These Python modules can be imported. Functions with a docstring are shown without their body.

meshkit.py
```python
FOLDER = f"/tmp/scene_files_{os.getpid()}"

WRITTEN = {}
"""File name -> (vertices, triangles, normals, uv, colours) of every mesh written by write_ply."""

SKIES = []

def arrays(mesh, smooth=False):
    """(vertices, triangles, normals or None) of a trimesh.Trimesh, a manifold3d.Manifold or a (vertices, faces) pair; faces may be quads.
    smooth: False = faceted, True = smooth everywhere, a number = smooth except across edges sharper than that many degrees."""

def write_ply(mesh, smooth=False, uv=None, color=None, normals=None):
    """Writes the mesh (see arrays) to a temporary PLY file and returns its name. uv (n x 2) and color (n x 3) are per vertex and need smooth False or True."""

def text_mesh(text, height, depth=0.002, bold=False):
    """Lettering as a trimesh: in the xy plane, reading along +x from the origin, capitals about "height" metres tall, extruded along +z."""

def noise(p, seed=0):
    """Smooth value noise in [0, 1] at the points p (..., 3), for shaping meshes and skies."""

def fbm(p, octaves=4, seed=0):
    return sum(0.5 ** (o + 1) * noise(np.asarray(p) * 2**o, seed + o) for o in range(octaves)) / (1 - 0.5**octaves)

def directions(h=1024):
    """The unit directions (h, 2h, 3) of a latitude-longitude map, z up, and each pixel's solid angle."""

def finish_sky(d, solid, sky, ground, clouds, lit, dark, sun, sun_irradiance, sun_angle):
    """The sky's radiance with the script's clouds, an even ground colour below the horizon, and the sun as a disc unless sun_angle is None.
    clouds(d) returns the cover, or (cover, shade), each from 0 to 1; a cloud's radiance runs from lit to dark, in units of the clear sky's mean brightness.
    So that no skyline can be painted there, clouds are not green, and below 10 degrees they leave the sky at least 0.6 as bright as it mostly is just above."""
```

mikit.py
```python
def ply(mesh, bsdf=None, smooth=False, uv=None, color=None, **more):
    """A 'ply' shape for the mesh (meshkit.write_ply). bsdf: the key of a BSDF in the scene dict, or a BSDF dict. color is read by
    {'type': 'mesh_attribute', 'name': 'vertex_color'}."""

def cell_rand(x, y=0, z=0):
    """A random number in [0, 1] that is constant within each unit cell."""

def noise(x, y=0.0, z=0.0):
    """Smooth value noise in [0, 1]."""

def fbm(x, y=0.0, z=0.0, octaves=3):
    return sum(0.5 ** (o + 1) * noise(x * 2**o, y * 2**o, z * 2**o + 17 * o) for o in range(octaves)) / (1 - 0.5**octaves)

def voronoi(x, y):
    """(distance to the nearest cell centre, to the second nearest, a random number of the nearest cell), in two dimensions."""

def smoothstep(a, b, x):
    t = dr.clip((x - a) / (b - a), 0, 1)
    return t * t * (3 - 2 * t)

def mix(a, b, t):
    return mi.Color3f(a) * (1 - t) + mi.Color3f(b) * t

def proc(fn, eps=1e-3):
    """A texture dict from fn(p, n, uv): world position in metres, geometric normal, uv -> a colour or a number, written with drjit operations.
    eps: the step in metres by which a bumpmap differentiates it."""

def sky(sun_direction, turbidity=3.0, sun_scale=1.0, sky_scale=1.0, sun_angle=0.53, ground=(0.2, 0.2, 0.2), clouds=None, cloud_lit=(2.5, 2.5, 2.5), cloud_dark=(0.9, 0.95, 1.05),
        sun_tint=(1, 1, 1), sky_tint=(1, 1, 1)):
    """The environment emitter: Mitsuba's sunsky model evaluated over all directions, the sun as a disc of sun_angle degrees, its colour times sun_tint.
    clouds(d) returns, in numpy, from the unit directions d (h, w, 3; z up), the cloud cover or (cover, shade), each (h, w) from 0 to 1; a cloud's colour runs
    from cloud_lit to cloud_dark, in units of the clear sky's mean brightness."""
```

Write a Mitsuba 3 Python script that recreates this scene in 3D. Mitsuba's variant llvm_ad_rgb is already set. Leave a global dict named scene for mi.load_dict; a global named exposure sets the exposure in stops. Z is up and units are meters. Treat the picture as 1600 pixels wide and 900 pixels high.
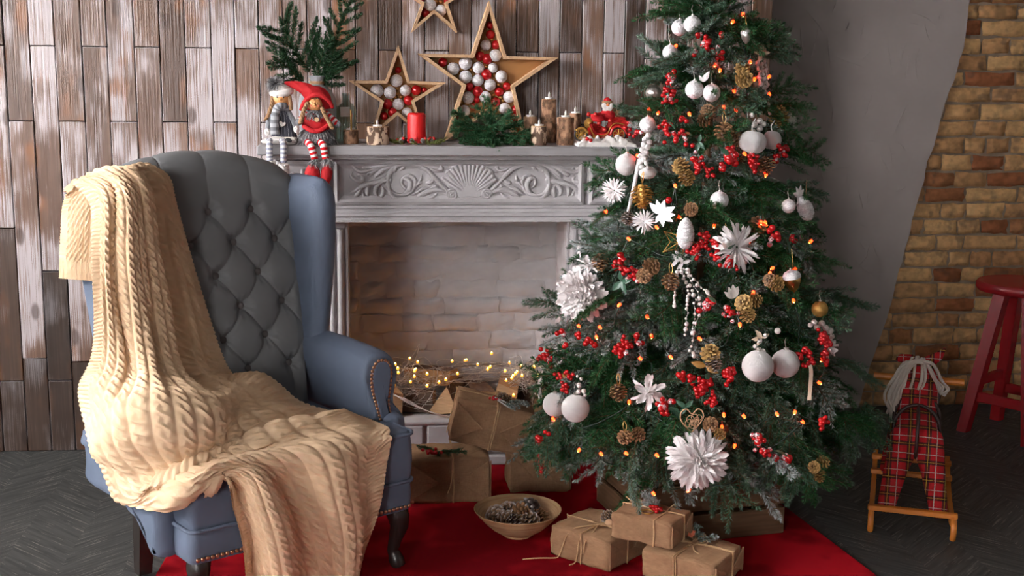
import math, random
import numpy as np, trimesh, manifold3d, shapely
import drjit as dr, mitsuba as mi
import mikit, meshkit
from mikit import noise, fbm, cell_rand, smoothstep, mix, voronoi

T = mi.ScalarTransform4f
scene, labels = {}, {}
rng = np.random.default_rng(7)

# ---------------------------------------------------------------- camera, daylight, exposure
exposure = 1.5
scene['camera'] = {'type': 'perspective', 'fov': 44.6124, 'fov_axis': 'x', 'near_clip': 0.05, 'far_clip': 100.0,
    'to_world': T().look_at(origin=[float(v) for v in (0,-4.9818,1.55)], target=[float(v) for v in (0.4457,-1.0703,0.8417)], up=[float(v) for v in (0.0083,0.1773,0.9841)])}
scene['daylight'] = mikit.sky((-0.7, -0.5, 0.5), turbidity=4, sun_scale=0.0, sky_scale=15.5, ground=(0.25, 0.25, 0.25),
    clouds=lambda d: (np.ones(d.shape[:2]), 0.35 * (1 - d[..., 2])), cloud_lit=(7.3, 7.1, 7.15), cloud_dark=(5.0, 4.95, 5.1))

# ---------------------------------------------------------------- helpers
_used = {}
def num(base):
    n = _used.get(base, 0); _used[base] = n + 1
    return base if n == 0 else f'{base}_{n:03d}'

def thing(base, label, cat, group=None, kind=None):
    k = num(base); labels[k] = {'label': label, 'category': cat}
    if group: labels[k]['group'] = group
    if kind: labels[k]['kind'] = kind
    return k

def V(*a): return np.array(a, float)

def xf(loc=(0, 0, 0), rot=None, s=1.0):
    """4x4 numpy transform; rot is a 3x3 matrix or (rx, ry, rz) degrees."""
    m = np.eye(4)
    if rot is not None:
        r = np.array(rot, float)
        if r.shape == (3,):
            a, b, c = np.radians(r)
            Rx = np.array([[1, 0, 0], [0, math.cos(a), -math.sin(a)], [0, math.sin(a), math.cos(a)]])
            Ry = np.array([[math.cos(b), 0, math.sin(b)], [0, 1, 0], [-math.sin(b), 0, math.cos(b)]])
            Rz = np.array([[math.cos(c), -math.sin(c), 0], [math.sin(c), math.cos(c), 0], [0, 0, 1]])
            r = Rz @ Ry @ Rx
        m[:3, :3] = r
    m[:3, :3] = m[:3, :3] * np.asarray(s, float)
    m[:3, 3] = loc
    return m

def frame(z, up=(0, 0, 1)):
    """rotation whose third column is z."""
    z = np.asarray(z, float); z = z / np.linalg.norm(z)
    up = np.asarray(up, float)
    if abs(z @ up) / np.linalg.norm(up) > 0.97: up = V(1, 0, 0) if abs(z[0]) < 0.9 else V(0, 1, 0)
    x = np.cross(up, z); x /= np.linalg.norm(x)
    return np.stack([x, np.cross(z, x), z], 1)

def tm(m): return T(np.asarray(m, float).tolist())

def moved(mesh, m):
    v, f = vf(mesh)
    w = v @ m[:3, :3].T + m[:3, 3]
    if np.linalg.det(m[:3, :3]) < 0: f = f[:, ::-1]
    return (w, f)

def vf(mesh):
    if hasattr(mesh, 'to_mesh'):
        m = mesh.to_mesh(); return np.array(m.vert_properties[:, :3], float), np.array(m.tri_verts)
    if isinstance(mesh, tuple):
        v, f = np.asarray(mesh[0], float), np.asarray(mesh[1], int)
        if f.shape[1] == 4: f = np.vstack([f[:, [0, 1, 2]], f[:, [0, 2, 3]]])
        return v, f
    return np.array(mesh.vertices, float), np.array(mesh.faces)

def cat(meshes):
    vs, fs, n = [], [], 0
    for m in meshes:
        v, f = vf(m); vs.append(v); fs.append(f + n); n += len(v)
    return np.vstack(vs), np.vstack(fs)

def outward(mesh):
    """turns all faces round if the surface reads inside out."""
    v, f = vf(mesh); c = v.mean(0); a, b, d = v[f[:, 0]] - c, v[f[:, 1]] - c, v[f[:, 2]] - c
    return (v, f[:, ::-1]) if np.einsum('ij,ij->i', a, np.cross(b, d)).sum() < 0 else (v, f)

def add(key, mesh, mat, smooth=False, m=None, uv=None, color=None, **more):
    if isinstance(mesh, dict): d = dict(mesh)
    else:
        mesh = outward(mesh)
        d = mikit.ply(vf(mesh), mat, smooth=smooth, uv=uv, color=color)
    if m is not None: d['to_world'] = tm(m)
    d.update(more)
    scene[key] = d
    return key

def part(parent, base, mesh, mat=None, smooth=False, m=None, label=None, kind=None, **kw):
    k = num(parent + '__' + base)
    add(k, mesh, mat, smooth, m, **kw)
    if label or kind:
        labels[k] = {}
        if label: labels[k]['label'] = label
        if kind: labels[k]['kind'] = kind
    return k

def cbox(sx, sy, sz, b=0.004):
    """chamfered box centred at the origin."""
    x, y, z = sx / 2, sy / 2, sz / 2; b = min(b, x * .9, y * .9, z * .9)
    p = [(i * x, j * (y - b), k * (z - b)) for i in (-1, 1) for j in (-1, 1) for k in (-1, 1)]
    p += [(i * (x - b), j * y, k * (z - b)) for i in (-1, 1) for j in (-1, 1) for k in (-1, 1)]
    p += [(i * (x - b), j * (y - b), k * z) for i in (-1, 1) for j in (-1, 1) for k in (-1, 1)]
    return vf(manifold3d.Manifold.hull_points(np.array(p)))

def box2(lo, hi, b=0.003):
    lo, hi = np.array(lo, float), np.array(hi, float)
    return moved(cbox(*(hi - lo), b), xf((lo + hi) / 2))

def spline(pts, n):
    """Catmull-Rom through pts, n samples."""
    p = np.asarray(pts, float)
    if len(p) == 2: return p[0] + (p[1] - p[0]) * np.linspace(0, 1, n)[:, None]
    q = np.vstack([2 * p[0] - p[1], p, 2 * p[-1] - p[-2]])
    t = np.linspace(0, len(p) - 1, n); i = np.minimum(t.astype(int), len(p) - 2); t = (t - i)[:, None]
    a, b, c, d = q[i], q[i + 1], q[i + 2], q[i + 3]
    return 0.5 * ((2 * b) + (c - a) * t + (2 * a - 5 * b + 4 * c - d) * t ** 2 + (3 * b - a - 3 * c + d) * t ** 3)

def tube(pts, r, sides=6, cap=True, flat=None):
    p = np.asarray(pts, float); n = len(p)
    r = np.broadcast_to(np.asarray(r, float), (n,))
    t = np.gradient(p, axis=0); t /= np.linalg.norm(t, axis=1, keepdims=True) + 1e-12
    x = np.zeros_like(p)
    a = np.cross(t[0], V(0.31, 0.17, 0.94)); x[0] = a / np.linalg.norm(a)
    for i in range(1, n):
        a = x[i - 1] - t[i] * (x[i - 1] @ t[i]); x[i] = a / (np.linalg.norm(a) + 1e-12)
    y = np.cross(t, x)
    ang = np.arange(sides) * 2 * np.pi / sides
    ring = p[:, None] + r[:, None, None] * (np.cos(ang)[None, :, None] * x[:, None] + np.sin(ang)[None, :, None] * y[:, None])
    v = ring.reshape(-1, 3)
    i, j = np.meshgrid(np.arange(n - 1), np.arange(sides), indexing='ij'); j2 = (j + 1) % sides
    f = np.stack([i * sides + j, i * sides + j2, (i + 1) * sides + j2, (i + 1) * sides + j], -1).reshape(-1, 4)
    f = np.vstack([f[:, [0, 1, 2]], f[:, [0, 2, 3]]])
    if cap:
        v = np.vstack([v, p[0], p[-1]]); k = np.arange(sides)
        f = np.vstack([f, np.stack([(k + 1) % sides, k, k * 0 + n * sides], 1), np.stack([(n - 1) * sides + k, (n - 1) * sides + (k + 1) % sides, k * 0 + n * sides + 1], 1)])
    return v, f

def lathe(prof, sides=32, cap=True):
    """prof: (r, z) from bottom to top."""
    p = np.asarray(prof, float); n = len(p); a = np.arange(sides) * 2 * np.pi / sides
    v = np.stack([p[:, :1] * np.cos(a), p[:, :1] * np.sin(a), np.repeat(p[:, 1:], sides, 1)], -1).reshape(-1, 3)
    i, j = np.meshgrid(np.arange(n - 1), np.arange(sides), indexing='ij'); j2 = (j + 1) % sides
    f = np.stack([i * sides + j, i * sides + j2, (i + 1) * sides + j2, (i + 1) * sides + j], -1).reshape(-1, 4)
    f = np.vstack([f[:, [0, 1, 2]], f[:, [0, 2, 3]]])
    if cap:
        k = np.arange(sides); v = np.vstack([v, [0, 0, p[0, 1]], [0, 0, p[-1, 1]]])
        f = np.vstack([f, np.stack([(k + 1) % sides, k, k * 0 + n * sides], 1), np.stack([(n - 1) * sides + k, (n - 1) * sides + (k + 1) % sides, k * 0 + n * sides + 1], 1)])
    return v, f

def ico(r=1.0, sub=2, c=(0, 0, 0)):
    m = trimesh.creation.icosphere(subdivisions=sub, radius=r); return np.array(m.vertices) + np.array(c, float), np.array(m.faces)

def grid(P, wrap=False):
    """faces of a vertex grid P (n, m, 3)."""
    n, m = P.shape[:2]; mm = m if wrap else m - 1
    i, j = np.meshgrid(np.arange(n - 1), np.arange(mm), indexing='ij'); j2 = (j + 1) % m
    f = np.stack([i * m + j, (i + 1) * m + j, (i + 1) * m + j2, i * m + j2], -1).reshape(-1, 4)
    return P.reshape(-1, 3), np.vstack([f[:, [0, 1, 2]], f[:, [0, 2, 3]]])

def extrude(poly, h):
    """shapely polygon (or list of points) in xy, from z=0 to h."""
    if not hasattr(poly, 'exterior'): poly = shapely.Polygon(poly)
    m = trimesh.creation.extrude_polygon(poly, h, engine='earcut'); return np.array(m.vertices), np.array(m.faces)

def up_y(mesh):
    """turns an xy drawing extruded along +z so that its y becomes world z and its depth runs towards -y (the viewer)."""
    return moved(mesh, np.array([[1, 0, 0, 0], [0, 0, -1, 0], [0, 1, 0, 0], [0, 0, 0, 1.0]]))

def rgb(*c): return {'type': 'rgb', 'value': [float(x) for x in c]}
def mat(key, color, rough=0.5, two=False, **kw):
    d = {'type': 'principled', 'base_color': rgb(*color) if isinstance(color, tuple) else color, 'roughness': rough, **kw}
    scene[key] = {'type': 'twosided', 'bsdf': d} if two else d
    return key
def bump(key, inner, fn, scale=1.0, eps=1e-3, two=False):
    d = {'type': 'bumpmap', 'arbitrary': mikit.proc(fn, eps), 'scale': scale, 'bsdf': inner}
    scene[key] = {'type': 'twosided', 'bsdf': d} if two else d
    return key
VC = {'type': 'mesh_attribute', 'name': 'vertex_color'}

# ---------------------------------------------------------------- setting: materials
def plank_col(p, n, uv):
    s = dr.floor(uv.x + 0.5); w = uv.y
    a, b, c = cell_rand(s, 1), cell_rand(s, 2), cell_rand(s, 3)
    gx = p.x + 7.3 * s
    grain = fbm(gx * 190, p.z * 5 + s, 0, 3)
    wob = fbm(gx * 22, p.z * 2.2, s, 3)
    patch = fbm(gx * 9, p.z * 5.2 + 3 * s, 2.0, 4)
    brush = fbm(gx * 330, p.z * 9, s * 3, 2)
    wood = mix((0.078, 0.041, 0.027), (0.20, 0.110, 0.070), grain * 1.2 * wob + 0.35 * a)
    wood = mix(wood, (0.27, 0.105, 0.038), smoothstep(0.58, 0.78, fbm(gx * 14, p.z * 5.0, s + 9, 3)) * 0.75)
    grey = mix((0.225, 0.158, 0.130), (0.43, 0.378, 0.378), smoothstep(0.35, 0.75, brush * .6 + patch * .5))
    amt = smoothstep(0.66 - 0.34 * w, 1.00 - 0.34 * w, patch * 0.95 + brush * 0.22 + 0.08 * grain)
    col = mix(wood, grey, amt)
    knot, k2, kr = voronoi(gx * 5, p.z * 2.4)
    col = mix(col, (0.06, 0.028, 0.018), smoothstep(0.11, 0.05, knot) * 0.7 * (kr > 0.6))
    col = mix(col, (0.47, 0.44, 0.45), smoothstep(0.97, 0.90, dr.abs(n.y)) * 0.55 * smoothstep(.35, .6, fbm(gx * 8, p.z * 9, s, 2)))
    return col * (0.24 + 0.76 * smoothstep(.1, .5, w))  # low w darkens the whole board: shade of the lower wall, painted in
def plank_h(p, n, uv):
    s = dr.floor(uv.x + 0.5)
    return fbm((p.x + 7.3 * s) * 260, p.z * 7, s, 2)
bump('plank_paint', {'type': 'principled', 'base_color': mikit.proc(plank_col), 'roughness': 0.36, 'specular': 0.5}, plank_h, 0.0016)

def brick_col(p, n, uv):
    s = dr.floor(uv.x + 0.5); a, b = cell_rand(s, 5), cell_rand(s, 6)
    base = mix((0.36, 0.19, 0.085), (0.52, 0.315, 0.14), a)
    base = mix(base, (0.24, 0.085, 0.038), smoothstep(0.68, 0.95, b))
    f = fbm(p.x * 38 + s, p.z * 38, p.y * 38, 4)
    col = mix(base * 0.72, base * 1.18, smoothstep(0.2, 0.75, f))
    return mix(col, (0.09, 0.06, 0.05), smoothstep(0.62, 0.80, fbm(p.x * 21 + 3 * s, p.z * 21, 4, 3)) * 0.45)
def rough_h(p, n, uv): return fbm(p.x * 70, p.y * 70, p.z * 70, 4)
bump('brick_clay', {'type': 'principled', 'base_color': mikit.proc(brick_col), 'roughness': 0.85, 'specular': 0.2}, rough_h, 0.008)
def mortar_col(p, n, uv): return mix((0.16, 0.105, 0.07), (0.30, 0.235, 0.175), fbm(p.x * 30, p.y * 30, p.z * 30, 3))
bump('mortar', {'type': 'principled', 'base_color': mikit.proc(mortar_col), 'roughness': 0.95, 'specular': 0.1}, rough_h, 0.012)
def plaster_col(p, n, uv): return mix((0.285, 0.246, 0.230), (0.345, 0.300, 0.282), fbm(p.x * 5, p.y * 5, p.z * 5, 4))
def plaster_h(p, n, uv):
    w = fbm(p.x * 5, p.z * 5, 3, 2)
    r1 = 1 - dr.abs(2 * fbm(p.x * 3.4 + 2 * w, p.z * 4.2 + 1.5 * w, 1.5, 2) - 1)
    r2 = 1 - dr.abs(2 * fbm(p.x * 5.5 + 3 * w, p.z * 2.3 - 2 * w, 8.5, 2) - 1)
    mask = smoothstep(0.45, 0.65, fbm(p.x * 4, p.z * 4, 5, 2))
    return (smoothstep(0.975, 0.995, r1) + smoothstep(0.98, 0.995, r2)) * mask * 0.5 + 0.35 * fbm(p.x * 14, p.z * 14, p.y * 14, 3)
bump('plaster', {'type': 'principled', 'base_color': mikit.proc(plaster_col), 'roughness': 0.62, 'specular': 0.3}, plaster_h, 0.011, eps=2e-3)
def whitebrick_col(p, n, uv): return mix((0.36, 0.345, 0.345), (0.49, 0.475, 0.475), fbm(p.x * 16, p.y * 16, p.z * 16, 4))
bump('painted_brick', {'type': 'principled', 'base_color': mikit.proc(whitebrick_col), 'roughness': 0.75, 'specular': 0.25}, rough_h, 0.010)
def floor_col(p, n, uv):
    q = p.x * 5.2; c = dr.floor(q); up = 1 - 2 * (c - 2 * dr.floor(c * 0.5))
    t = p.y * 5.2 + up * (q - c)
    g = fbm(t * 16, (q - c) * 2.2 + c * 3 + dr.floor(t * 1.6) * 1.7, 0, 3)
    col = mix((0.024, 0.026, 0.025), (0.054, 0.054, 0.050), g)
    col = mix(col, (0.13, 0.118, 0.102), smoothstep(0.66, 0.80, fbm(t * 30, (q - c) * 3 + c, 3, 3)) * 0.55)
    return col * (0.8 + 0.4 * fbm(p.x * 2, p.y * 2, 5, 2))
scene['floor_wood'] = {'type': 'principled', 'base_color': mikit.proc(floor_col), 'roughness': 0.55, 'specular': 0.4}
def carpet_col(p, n, uv):
    f = fbm(p.x * 7, p.y * 7, 1, 3); g = fbm(p.x * 500, p.y * 500, 0, 2)
    return mix((0.155, 0.002, 0.006), (0.34, 0.006, 0.012), smoothstep(0.35, 0.65, f) * 0.8 + 0.3 * (g - 0.5))
bump('carpet_pile', {'type': 'principled', 'base_color': mikit.proc(carpet_col), 'roughness': 0.95, 'specular': 0.1, 'sheen': 0.6, 'sheen_tint': 1.0}, lambda p, n, uv: fbm(p.x * 420, p.y * 420, 0, 2), 0.004)
mat('room_paint', (0.33, 0.315, 0.30), 0.9)
mat('dark_gap', (0.018, 0.011, 0.009), 0.9)
def stone_col(p, n, uv): return mix((0.36, 0.34, 0.342), (0.45, 0.428, 0.43), fbm(p.x * 22, p.y * 22, p.z * 22, 4))
scene['grey_stone'] = {'type': 'twosided', 'bsdf': {'type': 'principled', 'base_color': mikit.proc(stone_col), 'roughness': 0.55, 'specular': 0.35}}
def shelf_col(p, n, uv): return mix((0.215, 0.205, 0.205), (0.30, 0.287, 0.287), fbm(p.x * 6, p.y * 120, p.z * 120, 3))
scene['grey_shelf'] = {'type': 'principled', 'base_color': mikit.proc(shelf_col), 'roughness': 0.5}

# ---------------------------------------------------------------- setting: shell
def struct(key, mesh, m, smooth=False):
    add(key, mesh, m, smooth); labels[key] = {'kind': 'structure'}
    return key
struct('floor', box2((-4.2, -9.0, -0.1), (4.6, 0.75, 0), 0.001), 'floor_wood')
struct('ceiling', box2((-4.2, -9.0, 3.3), (4.6, 0.75, 3.4), 0.001), 'room_paint')
def wall_with_holes(L, Hh, holes, th):
    g = shapely.box(0, 0, L, Hh)
    for a, b, c, d in holes: g = g.difference(shapely.box(a, b, c, d))
    return extrude(g, th)
# left wall (x = -3.4): tall studio windows from the corner back past the camera
lw = [(0.75, 1.5, 2.85, 3.22), (3.15, 1.5, 5.1, 3.22)]
wl = wall_with_holes(9.0, 3.3, lw, 0.2)
struct('wall_left', moved(wl, np.array([[0, 0, 1, -3.6], [-1, 0, 0, 0.0], [0, 1, 0, 0], [0, 0, 0, 1.0]])), 'room_paint')
wb = wall_with_holes(8.0, 3.3, [(0.3, 0.8, 1.7, 3.0)], 0.2)
struct('wall_front', moved(wb, np.array([[1, 0, 0, -3.6], [0, 0, 1, -9.0], [0, 1, 0, 0], [0, 0, 0, 1.0]])), 'room_paint')
struct('wall_right', box2((4.3, -9.0, 0), (4.5, 0.7, 3.3), 0.001), 'room_paint')

# plank wall: a boxed partition faced with boards
edges = [-2.40, -2.306, -2.212, -2.119, -2.025, -1.932, -1.838, -1.745, -1.652, -1.559, -1.466, -1.373, -1.280, -1.187, -1.089, -0.995, -0.894, -0.799, -0.704, -0.606, -0.517, -0.426, -0.334, -0.241, -0.149, -0.056, 0.033, 0.124, 0.214, 0.308, 0.396, 0.491, 0.574, 0.663, 0.747, 0.836, 0.923, 1.008, 1.090, 1.181, 1.262, 1.347, 1.432, 1.520, 1.608]
struct('wall_back', box2((-3.4, 0.022, 0), (1.606, 0.39, 3.3), 0.002), 'dark_gap')
E0 = edges.index(-1.373)
for i in range(len(edges) - 1):
    col = i - E0
    r = np.random.default_rng(100 + i)
    if col == 1 or col == -1: js = [0, 0.29, 0.73 if col == 1 else 0.9, 1.595, 2.3, 3.3]
    elif col % 2: js = [0, 0.29 + r.uniform(-.03, .4), 0.85 + r.uniform(-.1, .1), 1.595 - 0.02 * (col > 26), 2.35, 3.3]
    else: js = [0, 0.45 + r.uniform(-.1, .1), 1.312, 1.90 + r.uniform(-.03, .03), 2.7, 3.3]
    for a, b in zip(js[:-1], js[1:]):
        x0, x1 = edges[i] + 0.0016, edges[i + 1] - 0.0016
        d = r.uniform(-0.0025, 0.0025)
        mesh = box2((x0, -0.001 + d, a + 0.0014), (x1, 0.021, b - 0.0014), 0.0026)
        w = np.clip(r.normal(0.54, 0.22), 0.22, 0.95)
        if b < 1.0: w = r.uniform(0.06, 0.24)  # low boards: browner stain, with shade low on the wall put into their colour
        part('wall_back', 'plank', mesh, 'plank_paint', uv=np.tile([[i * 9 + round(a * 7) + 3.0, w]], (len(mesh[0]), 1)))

# plaster and bare brick on the wall behind
YB = 0.415
struct('wall_brick', box2((1.2, YB, 0), (4.4, 0.7, 3.3), 0.001), 'mortar')
edge = ((2.2269,-0.0101),(2.2749,0.1991),(2.3094,0.3252),(2.3441,0.4446),(2.3685,0.5781),(2.3959,0.7076),(2.4336,0.9003),(2.4683,1.045),(2.4766,1.1369),(2.5071,1.2114),(2.5242,1.3025),(2.5435,1.4016),(2.5723,1.4919),(2.5907,1.5621),(2.6124,1.6627),(2.6172,1.7514),(2.6243,1.8479))
top = edge[-1]
pl = [(1.45, 0.0)] + [tuple(e) for e in edge] + [(top[0] + 0.12, 2.4), (top[0] + 0.25, 3.29), (1.45, 3.29)]
pl = shapely.Polygon(pl)
e2 = np.array(pl.segmentize(0.03).exterior.coords)[:-1]
inner = (e2[:, 1] > 0.02) & (e2[:, 0] > 1.6) & (e2[:, 1] < 3.2)
e2[inner, 0] += 0.012 * (meshkit.fbm(np.c_[e2[inner] * 22, e2[inner, :1] * 0], 3) - 0.5)
plm = moved(up_y(extrude(shapely.Polygon(e2), 0.033)), xf((0, YB + 0.003, 0)))
part('wall_brick', 'plaster_coat', plm, 'plaster', label='grey plaster coat ending in a slanted edge')

# thin ridges that the trowel left in the plaster
rp_ = np.random.default_rng(77)
for i in range(60):
    zc = rp_.uniform(.15, 2.0); xm = np.interp(zc, np.array(edge)[:, 1], np.array(edge)[:, 0]); xc = rp_.uniform(1.7, xm - .06); L = rp_.uniform(.03, .16); a = rp_.choice([rp_.normal(1.25, .3), rp_.normal(-.3, .5), rp_.normal(1.9, .3)])
    k_ = rp_.normal(0, .25) * L
    q = [(xc + L * t * math.cos(a) - k_ * (t * t - .25) * math.sin(a), YB - .0305, zc + L * t * math.sin(a) + k_ * (t * t - .25) * math.cos(a)) for t in np.linspace(-.5, .5, 9)]
    if max(v[0] - np.interp(v[2], np.array(edge)[:, 1], np.array(edge)[:, 0]) for v in q) > -.015: continue
    v_, f_ = tube(np.array(q), np.interp(np.linspace(0, 1, 9), [0, .4, 1], [.0006, rp_.uniform(.0018, .0034), .0006]), 6)
    part('wall_brick__plaster_coat', 'trowel_ridge', (v_, f_), 'plaster', smooth=True)

def brick_mesh(sx, sy, sz, r, b=0.008, j=0.006):
    n, mrow = 4, 3
    X, Z = np.meshgrid(np.linspace(-sx / 2, sx / 2, n + 1), np.linspace(-sz / 2, sz / 2, mrow + 1), indexing='ij')
    ed = np.zeros_like(X); ed[0] = ed[-1] = 1; ed[:, 0] = 1; ed[:, -1] = 1
    Y = -sy / 2 + b * ed + r.uniform(-j, j * .5, X.shape)
    X = X + r.uniform(-j, j, X.shape) * .9; Z = Z + r.uniform(-j, j, Z.shape) * .7
    v, f = grid(np.stack([X, Y, Z], -1))
    # walls back
    loop = [i * (mrow + 1) for i in range(n + 1)] + [n * (mrow + 1) + k for k in range(1, mrow + 1)] + [i * (mrow + 1) + mrow for i in range(n - 1, -1, -1)] + [k for k in range(mrow - 1, 0, -1)]
    back = v[loop].copy(); back[:, 1] = sy / 2; back[:, 0] *= 1.02; back[:, 2] *= 1.02
    o = len(v); L = len(loop); k = np.arange(L); k2 = (k + 1) % L; lp = np.array(loop)
    v = np.vstack([v, back])
    f = np.vstack([f, np.stack([lp[k], o + k2, lp[k2]], 1), np.stack([lp[k], o + k, o + k2], 1)])
    return v, f

def brick_rows(parent, m, x0, x1, z0, z1, y, pitch, seed, keep=lambda x, z: True, joint=0.011, j=0.006, depth=0.03, proud=0.012, tilt=0.0):
    r = np.random.default_rng(seed); z = z0; row = 0; s = 0
    while z < z1:
        x = x0 - r.uniform(0, 0.2); hgt = pitch * r.uniform(0.94, 1.06)
        while x < x1:
            L = r.choice([0.115, 0.145, 0.175, 0.215, 0.235], p=[.22, .18, .2, .2, .2]) * r.uniform(0.9, 1.1)
            a, b = max(x, x0), min(x + L - joint, x1)
            if b - a > 0.03 and keep((a + b) / 2, z + hgt / 2):
                mesh = moved(brick_mesh(b - a, depth, hgt - joint, r, j=j), xf(((a + b) / 2, y - proud + depth / 2 + r.uniform(-.004, .004), z + hgt / 2 + tilt * ((a + b) / 2 - x0)), (0, r.uniform(-.8, .8), 0)))
                s += 1
                part(parent, 'brick', mesh, m, smooth=55 if m == 'painted_brick' else 35, uv=None)
                # a random tone for each brick
                if m == 'brick_clay':
                    k = list(scene)[-1]; v2, f2 = mesh
                    n2 = trimesh.Trimesh(v2, f2, process=False)
                    scene[k] = mikit.ply(mesh, m, smooth=True, uv=np.tile([[seed * 1000 + s, 0.0]], (len(v2), 1)))
            x += L
        z += hgt; row += 1
ex = np.array(edge)
brick_rows('wall_brick', 'brick_clay', 1.98, 3.75, 0.0, 2.05, YB, 0.0735, 3, keep=lambda x, z: x > np.interp(z, ex[:, 1], ex[:, 0]) - 0.10)

# ---------------------------------------------------------------- armchair
def velvet(p, n, uv):
    g = fbm(p.x * 9, p.y * 9, p.z * 9, 3)
    return mix((0.076, 0.098, 0.138), (0.114, 0.140, 0.190), g)
scene['velvet'] = {'type': 'principled', 'base_color': mikit.proc(velvet), 'roughness': 0.62, 'specular': 0.25, 'sheen': 1.0, 'sheen_tint': 0.35}
def velvet2(p, n, uv):
    g = fbm(p.x * 9, p.y * 9, p.z * 9, 3)
    return mix((0.118, 0.121, 0.122), (0.162, 0.165, 0.166), g)
scene['velvet_grey'] = {'type': 'principled', 'base_color': mikit.proc(velvet2), 'roughness': 0.55, 'specular': 0.3, 'sheen': 0.9, 'sheen_tint': 0.3}
mat('button_fabric', (0.085, 0.075, 0.072), 0.6)
mat('brass_nail', (0.50, 0.27, 0.16), 0.28, metallic=1.0)
mat('dark_leg', (0.016, 0.012, 0.010), 0.35)

CH = np.eye(4); CH[:3, 0] = (0.836, 0.549, 0); CH[:3, 1] = (-0.549, 0.836, 0); CH[:3, 3] = (-0.49, -1.727, 0.012)
def chp(p): return np.asarray(p, float) @ CH[:3, :3].T + CH[:3, 3]
ch = thing('armchair', 'blue grey velvet wingback armchair with a buttoned back, half covered by a knitted throw', 'armchair')
W = 0.74

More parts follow.
